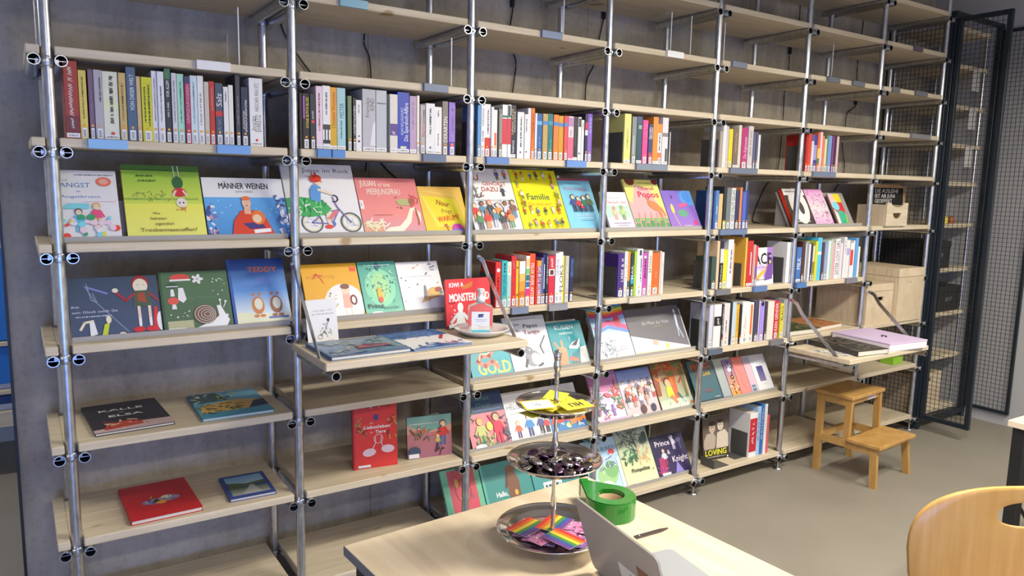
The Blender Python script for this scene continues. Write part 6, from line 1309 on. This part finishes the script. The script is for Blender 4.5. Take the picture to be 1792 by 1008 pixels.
cable([(2.616, 0.505, 2.67), (2.596, 0.505, 2.593), (2.566, 0.505, 2.47), (2.543, 0.505, 2.357), (2.496, 0.505, 2.269), (2.489, 0.505, 2.154), (2.491, 0.505, 1.936)], 'black cable with a switch hanging beside the fourth post', (2.599, 0.505, 2.623))
cable([(4.26, 0.505, 2.977), (4.263, 0.505, 2.797), (4.195, 0.505, 2.662), (4.192, 0.505, 2.48), (4.165, 0.505, 2.35), (4.169, 0.505, 2.154), (4.145, 0.505, 1.828), (4.038, 0.505, 1.731), (3.931, 0.505, 1.532), (3.981, 0.505, 1.487), (4.259, 0.505, 1.453)], 'long black cable with a switch hanging in the fifth bay', (4.194, 0.505, 2.615))
cable([(4.994, 0.505, 2.991), (4.979, 0.505, 2.806), (4.957, 0.505, 2.575), (4.984, 0.505, 2.338), (4.883, 0.505, 2.259), (4.869, 0.505, 2.162), (4.85, 0.505, 2.049), (4.899, 0.505, 1.848), (4.8, 0.505, 1.704)], 'black cable hanging in the sixth bay', (4.975, 0.505, 2.35))

# ------------------------------------------------------------------ step stool
sw = empty('step_stool', (4.142, -.262, 0), 'honey brown wooden step stool with two steps', 'stool', rz=R(4))
def beam(p, q, wx, wy):
    """square bar from p to q, wx / wy = size at the ends"""
    p, q = Vector(p), Vector(q); hx, hy = wx / 2, wy / 2
    c = [(-hx, -hy), (hx, -hy), (hx, hy), (-hx, hy)]
    return MB().add([(p.x + a, p.y + b, p.z) for a, b in c] + [(q.x + a, q.y + b, q.z) for a, b in c], [(3, 2, 1, 0), (4, 5, 6, 7)] + [(i, (i + 1) % 4, 4 + (i + 1) % 4, 4 + i) for i in range(4)])
for s in (-1, 1):
    beam((s * .198, .185, 0), (s * .17, .2, .478), .026, .04).build('leg', STOOLW, sw)
    beam((s * .203, -.175, 0), (s * .188, -.155, .232), .026, .04).build('leg', STOOLW, sw)
    beam((s * .18, .02, .2), (s * .17, .02, .478), .026, .038).build('upright', STOOLW, sw)
    m = MB().box(-.013, -.155, .19, .013, .2, .232); m.build('side_rail', STOOLW, sw, (s * .186, 0, 0))
    MB().box(-.011, .02, .435, .011, .2, .478).build('top_side_rail', STOOLW, sw, (s * .168, 0, 0))
MB().box(-.17, .19, .19, .17, .21, .232).build('cross_rail', STOOLW, sw); MB().box(-.155, .19, .44, .155, .208, .478).build('cross_rail', STOOLW, sw)
MB().box(-.175, -.168, .2, .175, -.15, .233).build('cross_rail', STOOLW, sw); MB().box(-.155, .008, .448, .155, .024, .478).build('cross_rail', STOOLW, sw)
MB().cbox(-.195, -.01, .479, .195, .232, .5, .003).build('top_step', STOOLW, sw)
MB().cbox(-.218, -.205, .2335, .218, .0, .2545, .003).build('low_step', STOOLW, sw)
a = Art(.09, .03, 40); a.r(0, 0, 1, 1, (190, 185, 190)); a.scrib(.1, .9, .5, .2, (140, 135, 140)); a.build('sticker', sw, (.02, .0078, .449))

# ------------------------------------------------------------------ the front table with its things
TZ = .74
tr_ = empty('work_table', (.571, -.924, 0), 'pale birch table with black legs in the foreground', 'table', rz=R(3))
MB().cbox(0, -1.5, TZ - .027, .868, 0, TZ, .0015).build('tabletop', BIRCH, tr_)
EDGE = plain('grey_edge_band', (.2, .2, .22), .5)
for q in ((-.0015, -1.5, 0, 0), (0, 0, .868, .0015), (.868, -1.5, .8695, 0)): MB().box(q[0], q[1], TZ - .0265, q[2], q[3], TZ - .001).build('edge_band', EDGE, tr_)
for x in (.02, .803):
    for y in (-1.465, -.075): MB().cbox(x, y, 0, x + .045, y + .045, TZ - .028, .002).build('leg', BLACKM, tr_)
for x in (.02, .803): MB().box(x + .005, -1.42, TZ - .075, x + .04, -.075, TZ - .028).build('rail', BLACKM, tr_)
for y in (-1.46, -.065): MB().box(.065, y, TZ - .075, .803, y + .03, TZ - .028).build('rail', BLACKM, tr_)

# tiered stand
SX, SY = 1.052, -1.205
es = empty('tiered_stand', (SX, SY, TZ + .0003), 'three-tier silver serving stand on the table', 'serving stand')
def tray_prof(R_, z): return [(0, z), (R_ * .66, z), (R_ * .72, z + .002), (R_ * .8, z + .011), (R_ * .84, z + .013), (R_ * .93, z + .0165), (R_ * .985, z + .02), (R_, z + .0225), (R_ * 1.003, z + .021), (R_ * .985, z + .0175), (R_ * .84, z + .0105), (R_ * .8, z + .0085), (R_ * .72, z - .0015), (0, z - .0015)]
TR = ((.152, .03), (.127, .222), (.108, .376))
for R_, z in TR: MB().lathe(tray_prof(R_, z), 64).build('tray', CHROME, es)
MB().lathe([(0, 0), (.058, 0), (.064, .004), (.06, .01), (.05, .013), (.044, .02), (.046, .0284), (0, .0284)], 40).build('foot', CHROME, es)
def stem(z0, z1):
    h = z1 - z0
    return [(0, z0), (.011, z0), (.012, z0 + .004), (.006, z0 + .01), (.008, z0 + .02), (.0055, z0 + .03), (.0075, z0 + h * .35), (.0085, z0 + h * .45), (.005, z0 + h * .6), (.0045, z0 + h * .85), (.0065, z0 + h * .9), (.006, z1 - .003), (.0095, z1), (0, z1)]
for z0, z1 in ((.0305, .22), (.2225, .374)): MB().lathe(stem(z0, z1), 20).build('stem', CHROME, es)
MB().lathe([(0, .3765), (.011, .3765), (.012, .381), (.006, .388), (.0085, .4), (.0055, .412), (.0048, .44), (.0065, .452), (.0052, .46), (.0085, .468), (.006, .477), (.0095, .488), (.0105, .498), (.0085, .508), (.0095, .516), (.011, .525), (.0085, .535), (0, .5385)], 20).build('finial', CHROME, es)
tzs = [TZ + .0003 + z for _, z in TR]
# rainbow stickers on the lowest tray
RB = [(205, 50, 40), (225, 110, 40), (230, 190, 50), (70, 130, 60), (50, 80, 150), (110, 60, 130)]
r2 = random.Random(4)
def rainbow(x, y, z, rz, label, w=.1, h=.07):
    a = Art(w, h, 41)
    for k, c in enumerate(RB): a.r(0, 1 - (k + 1) / 6, 1, 1 - k / 6, c)
    o = MB().box(0, 0, 0, w, .0006, h).build('rainbow_sticker', COVER, None, (SX + x, SY + y, z), (-math.pi / 2, 0, rz)); o.color = alb((225, 225, 225)); a.build('flag_print', o); tag(o, label, 'sticker', 'rainbow stickers on the lowest tray')
zz = tzs[0] + .0009
for i, (x, y, rz) in enumerate(((-.088, .0, 16), (-.005, -.03, 26), (-.055, -.02, -78))):
    rainbow(x, y, zz + .0012 * (i + 10), R(rz), '%s rainbow striped sticker on the lowest tray' % ('leftmost', 'rightmost', 'nearest')[i])
for i in range(16):
    an = i * 2.4; rr_ = .022 + .048 * math.sqrt(i / 16); x, y = rr_ * math.cos(an) + .008, rr_ * math.sin(an) - .004
    a = Art(.06, .05, 50 + i); c = r2.choice([(150, 110, 160), (110, 90, 150), (190, 120, 160), (140, 130, 190)]); a.r(0, 0, 1, 1, c); a.strokes(14, (.08, .08, .92, .92), [(200, 150, 190), (90, 70, 130), (215, 205, 225), (190, 70, 110)], .1, .3, .06)
    o = MB().box(0, 0, 0, .06, .0005, .05).build('foil_packet', COVER, None, (SX + x - .03, SY + y - .02, tzs[0] + .0008 + .0007 * i), (-math.pi / 2, 0, R(r2.uniform(-60, 60)))); o.color = alb((170, 150, 190)); a.build('packet_print', o); tag(o, 'small violet packet lying on the lowest tray', 'packet', 'violet packets on the lowest tray')
# badges heaped on the middle tray
bme = MB().lathe([(0, -.003), (.013, -.003), (.0165, -.001), (.017, .0005), (.0155, .003), (.011, .0048), (.005, .0058), (0, .006)], 16).mesh('button_badge')
tones = [DARKFOIL, plain('violet_foil', (.2, .12, .2), .16, 1.0), plain('silver_foil', (.62, .6, .6), .13, 1.0)]
bmes = []
for mt in tones: q = bme.copy(); q.materials.append(mt); bmes.append(q)
placed = []
for i in range(46):
    lay = 0 if i < 20 else (1 if i < 36 else 2)
    an = i * 2.39996; rr_ = (.012 + .078 * math.sqrt((i % 20 + .5) / 20)) * (1 - .16 * lay)
    o = link('button_badge', bmes[(i * 7) % 3], None, None, (SX + rr_ * math.cos(an), SY + rr_ * math.sin(an), tzs[1] + .006 + .0085 * lay + r2.uniform(0, .003)), (R(r2.uniform(-26, 26)), R(r2.uniform(-26, 26)), an))
    tag(o, 'shiny dark foil badge in the heap on the middle tray', 'badge', 'badges heaped on the middle tray')
# yellow cards on the top tray
for i, (x, y, rz, rx_, s) in enumerate(((-.1, -.035, 8, 0, ''), (-.06, .01, -20, 3, ''), (-.03, -.06, -10, 2, ''), (.0, -.02, 14, 4, 'bars'), (-.01, .015, -8, 0, ''), (-.05, -.05, 24, 3, ''), (.02, .0, 40, 5, ''), (-.02, -.075, -3, 4, 'mark'), (-.115, -.03, -12, 8, 'white'))):
    w, h = .085, .055
    a = Art(w, h, 60 + i); a.r(0, 0, 1, 1, (238, 200, 60))
    if s == 'bars': a.poly([(.12, .62), (.8, .62), (.88, .8), (.2, .8)], BLK); a.poly([(.06, .36), (.86, .36), (.94, .54), (.14, .54)], BLK); a.scrib(.2, .8, .71, .08, (238, 200, 60)); a.scrib(.15, .85, .45, .08, (238, 200, 60))
    elif s == 'mark': a.r(.3, .3, .36, .75, BLK); a.r(.36, .68, .46, .75, BLK); a.r(.46, .3, .52, .75, BLK); a.r(.56, .3, .62, .75, BLK); a.r(.62, .46, .74, .54, BLK); a.r(.7, .3, .76, .75, BLK)
    elif s == 'white': a.r(.06, .08, .94, .92, (236, 234, 228)); a.strokes(5, (.3, .4, .6, .6), [(90, 90, 90)], .06, .12, .02)
    else: a.strokes(5, (.2, .2, .8, .8), [(200, 150, 40)], .1, .2, .03)
    o = MB().box(0, 0, 0, w, .0006, h).build('yellow_card', COVER, None, (SX + x, SY + y, tzs[2] + .003 + .0026 * i), (-math.pi / 2 + R(rx_), 0, R(rz))); o.color = alb((238, 205, 70)); a.build('card_print', o)
    tag(o, {'bars': 'yellow card with two black bars on the top tray', 'mark': 'yellow card with a black block mark on the top tray', 'white': 'yellow-rimmed white card sticking out left of the top tray'}.get(s, 'plain yellow card in the pile on the top tray'), 'card', 'yellow cards on the top tray')

# tape dispenser
tp = empty('tape_dispenser', (1.312, -1.142, TZ + .0003), 'glossy green round tape dispenser with brown cardboard core', 'tape dispenser', rz=R(65))
n = 40; R0, R1 = .075, .041; hT = .062
outl = []
for k in range(n):
    t = 2 * math.pi * k / n; outl.append((R0 * math.cos(t), R0 * math.sin(t)))
# a pointed nose grows out of the circle along +x
outl = [(x, y) if not (-.62 < math.atan2(y, x) < .78) else (x, y) for x, y in outl]
nose = [(.112, .046), (.112, .066)]
pts = [p for p in outl if not (-.35 < math.atan2(p[1], p[0]) < 1.35)]
pts.sort(key=lambda p: (math.atan2(p[1], p[0]) - 1.35) % (2 * math.pi))
outl = nose[::-1][0:0] + pts + [(.11, .038), (.118, .048), (.114, .066)]
inner = [(R1 * math.cos(math.atan2(y, x)), R1 * math.sin(math.atan2(y, x))) for x, y in outl]
def shell(outer, inn, z0, z1):
    k = len(outer); vs = [(x, y, z0) for x, y in outer] + [(x, y, z1) for x, y in outer] + [(x, y, z0) for x, y in inn] + [(x, y, z1) for x, y in inn]; fs = []
    for i in range(k):
        j = (i + 1) % k
        fs += [(i, j, k + j, k + i), (2 * k + j, 2 * k + i, 3 * k + i, 3 * k + j), (k + i, k + j, 3 * k + j, 3 * k + i), (j, i, 2 * k + i, 2 * k + j)]
    return MB().add(vs, fs)
m = shell(outl, inner, 0, hT - .004); m.build('lower_shell', GREENP, tp)
sc2 = [(x * .965, y * .965) for x, y in outl]; shell(sc2, inner, hT - .0038, hT).build('top_cover', GREENP, tp)
MB().lathe([(R1 - .0015, .004), (R1 - .0015, hT - .014), (R1 - .004, hT - .014), (R1 - .004, .004)], 32).build('cardboard_core', CARDBOARD, tp)
MB().cbox(.1, .04, .012, .118, .068, hT + .004, .003).build('cutter_block', GREENP, tp)
MB().lathe([(0, 0), (R1 - .005, 0), (R1 - .005, .003), (0, .003)], 24).build('base_disc', CARDBOARD, tp)
# flat metal pen-like tool
pn = empty('folding_ruler', (1.272, -1.296, TZ + .0003), 'small dark grey metal tool with a rivet and tapered tip', 'tool', rz=R(-3))
MB().prism([(0, -.008), (.09, -.0075), (.118, -.001), (.119, .002), (.09, .0075), (0, .008)], 0, .0035).build('blade', plain('dull_dark_metal', (.16, .13, .125), .35, .7), pn)
MB().lathe([(0, .006), (.0025, .0055), (.003, .0036), (0, .0036)], 12, (.013, 0, 0)).build('rivet', STEEL, pn)

# laptop
lp = empty('laptop', (1.062, -1.378, TZ + .0003), 'grey laptop with stickers on its raised lid', 'laptop', rz=R(-98))
# local x runs along the hinge towards the camera, local y towards the keyboard side
LW, LD = .335, .232
def rr(w, d, r=.014, n=5):
    return [(x + w / 2, y + d / 2) for x, y in rrect(w / 2, d / 2, r, n)]
MB().prism(rr(LW, LD), .002, .015).build('base', GREYBASE, lp)
MB().box(.03, .03, .0151, LW - .03, .12, .0155).build('keyboard', plain('dark_keys', (.03, .03, .032), .5), lp)
LM = Matrix.Translation((0, -.004, .016)) @ Matrix.Rotation(R(108), 4, 'X')
lid = MB().prism(rr(LW, .206), 0, .005, LM).build('lid', GREYLID, lp)
LM2 = Matrix.Translation((0, -.004, .016)) @ Matrix.Rotation(R(108), 4, 'X')
MB().box(.01, .01, -.0005, LW - .01, .196, -.0001, LM2).build('screen', plain('dark_screen', (.01, .01, .012), .15), lp)
MB().tube([(.05, -.002, .014), (LW - .05, -.002, .014)], .006, 10).build('hinge', GREYBASE, lp)
a = Art(.08, .08, 70); a.r(0, 0, 1, 1, (222, 216, 208)); a.poly([(.2, .1), (.8, .1), (.72, .35), (.95, .42), (.66, .5), (.6, .92), (.45, .55), (.2, .5), (.3, .35)], (120, 140, 50)); a.poly([(.3, .1), (.7, .1), (.55, .3), (.4, .3)], (90, 115, 40)); a.dots(4, (.7, .6, .95, .9), [(60, 70, 40)], .02, .03); a.poly([(.0, .0), (.12, .0), (.08, .2)], (60, 40, 40))
a2 = Art(.055, .1, 71); a2.r(0, 0, 1, 1, (120, 84, 62)); a2.strokes(40, (.06, .06, .94, .94), [(80, 56, 44), (150, 116, 92)], .08, .2, .04)
for q, (w, d), off in ((a, (.08, .08), (.15, .02)), (a2, (.055, .1), (.235, .035))):
    o = q.build('sticker', lid)
    # lie on the outer (camera side) face of the lid, head towards the hinge
    o.matrix_parent_inverse = Matrix(); o.matrix_basis = LM @ Matrix.Translation((off[0], off[1], .0051)) @ Matrix.Rotation(R(-90), 4, 'X')

# ------------------------------------------------------------------ chair on the right
vx, vy = math.cos(R(-33.6)), math.sin(R(-33.6))
ch = empty('plywood_chair', (2.045, -1.94, 0), 'honey coloured plywood chair with an oval grip hole', 'chair', rz=R(-30))
HW, ZT, ZB = .30, .955, .50
def chair_back():
    n = 56; out_, inn = [], []
    for k in range(n):
        t = 2 * math.pi * k / n; c, s = math.cos(t), math.sin(t)
        e = 2 / 2.7 if s > 0 else 2 / 3.2
        x = HW * math.copysign(abs(c) ** e, c) * (1.0 if s > 0 else 1 - .2 * abs(s)); z = (ZT + ZB) / 2 + .05 + (ZT - (ZT + ZB) / 2 - .05) * math.copysign(abs(s) ** e, s) if s > 0 else (ZT + ZB) / 2 + .05 - ((ZT + ZB) / 2 + .05 - ZB) * abs(s) ** e
        out_.append((x, z))
        inn.append((.085 * c, ZT - .075 + .034 * (math.copysign(abs(s) ** .8, s))))
    rings = [[(o[0] + (i[0] - o[0]) * f, o[1] + (i[1] - o[1]) * f) for o, i in zip(out_, inn)] for f in (0, .012, .25, .5, .75, .985, 1)]
    m = MB(); T_ = .011
    def P(x, z, side, edge): return (x, .35 * x * x + .12 * (z - .72) ** 2 + (side * T_ / 2) * (0.72 if edge else 1), z)
    for side in (-1, 1):
        vs = [P(x, z, side, r in (0, 6)) for r, ring in enumerate(rings) for x, z in ring]
        fs = [(r * n + k, r * n + (k + 1) % n, (r + 1) * n + (k + 1) % n, (r + 1) * n + k) for r in range(6) for k in range(n)]
        m.add(vs, fs, True)
    nv = 7 * n
    for r in (0, 6): m.f += [(r * n + k, r * n + (k + 1) % n, nv + r * n + (k + 1) % n, nv + r * n + k) for k in range(n)]; m.sm += [True] * n
    return m
chair_back().build('backrest', CHAIRW, ch)
loft([(rrect(.21, .2, .06), .445), (rrect(.215, .205, .06), .45), (rrect(.215, .205, .06), .457), (rrect(.21, .2, .06), .461)]).build('seat', CHAIRW, ch, (0, -.235, 0))
for s in (-1, 1):
    MB().tube([(s * .2, -.02, 0), (s * .185, -.03, .44), (s * .175, .008, .56), (s * .16, .02, .72)], .011, 10).build('leg', STEEL, ch)
    MB().tube([(s * .2, -.43, 0), (s * .18, -.4, .43), (s * .18, -.06, .438)], .011, 10).build('leg', STEEL, ch)

# ------------------------------------------------------------------ second table at the right edge
t2 = empty('side_table', (3.418, -1.317, 0), 'pale table with black legs cut by the right edge', 'table', rz=R(-2))
MB().cbox(0, -.8, TZ - .027, 1.4, 0, TZ, .0015).build('tabletop', BIRCH, t2)
for x in (.015, 1.33):
    for y in (-.76, -.065): MB().cbox(x, y, 0, x + .05, y + .05, TZ - .028, .002).build('leg', BLACKM, t2)
for y in (-.75, -.055): MB().box(.065, y, TZ - .07, 1.33, y + .03, TZ - .028).build('rail', BLACKM, t2)
MB().tube([(.06, -.04, .38), (.35, -.04, .1)], .008, 8).build('cable_loop', BLACKM, t2)
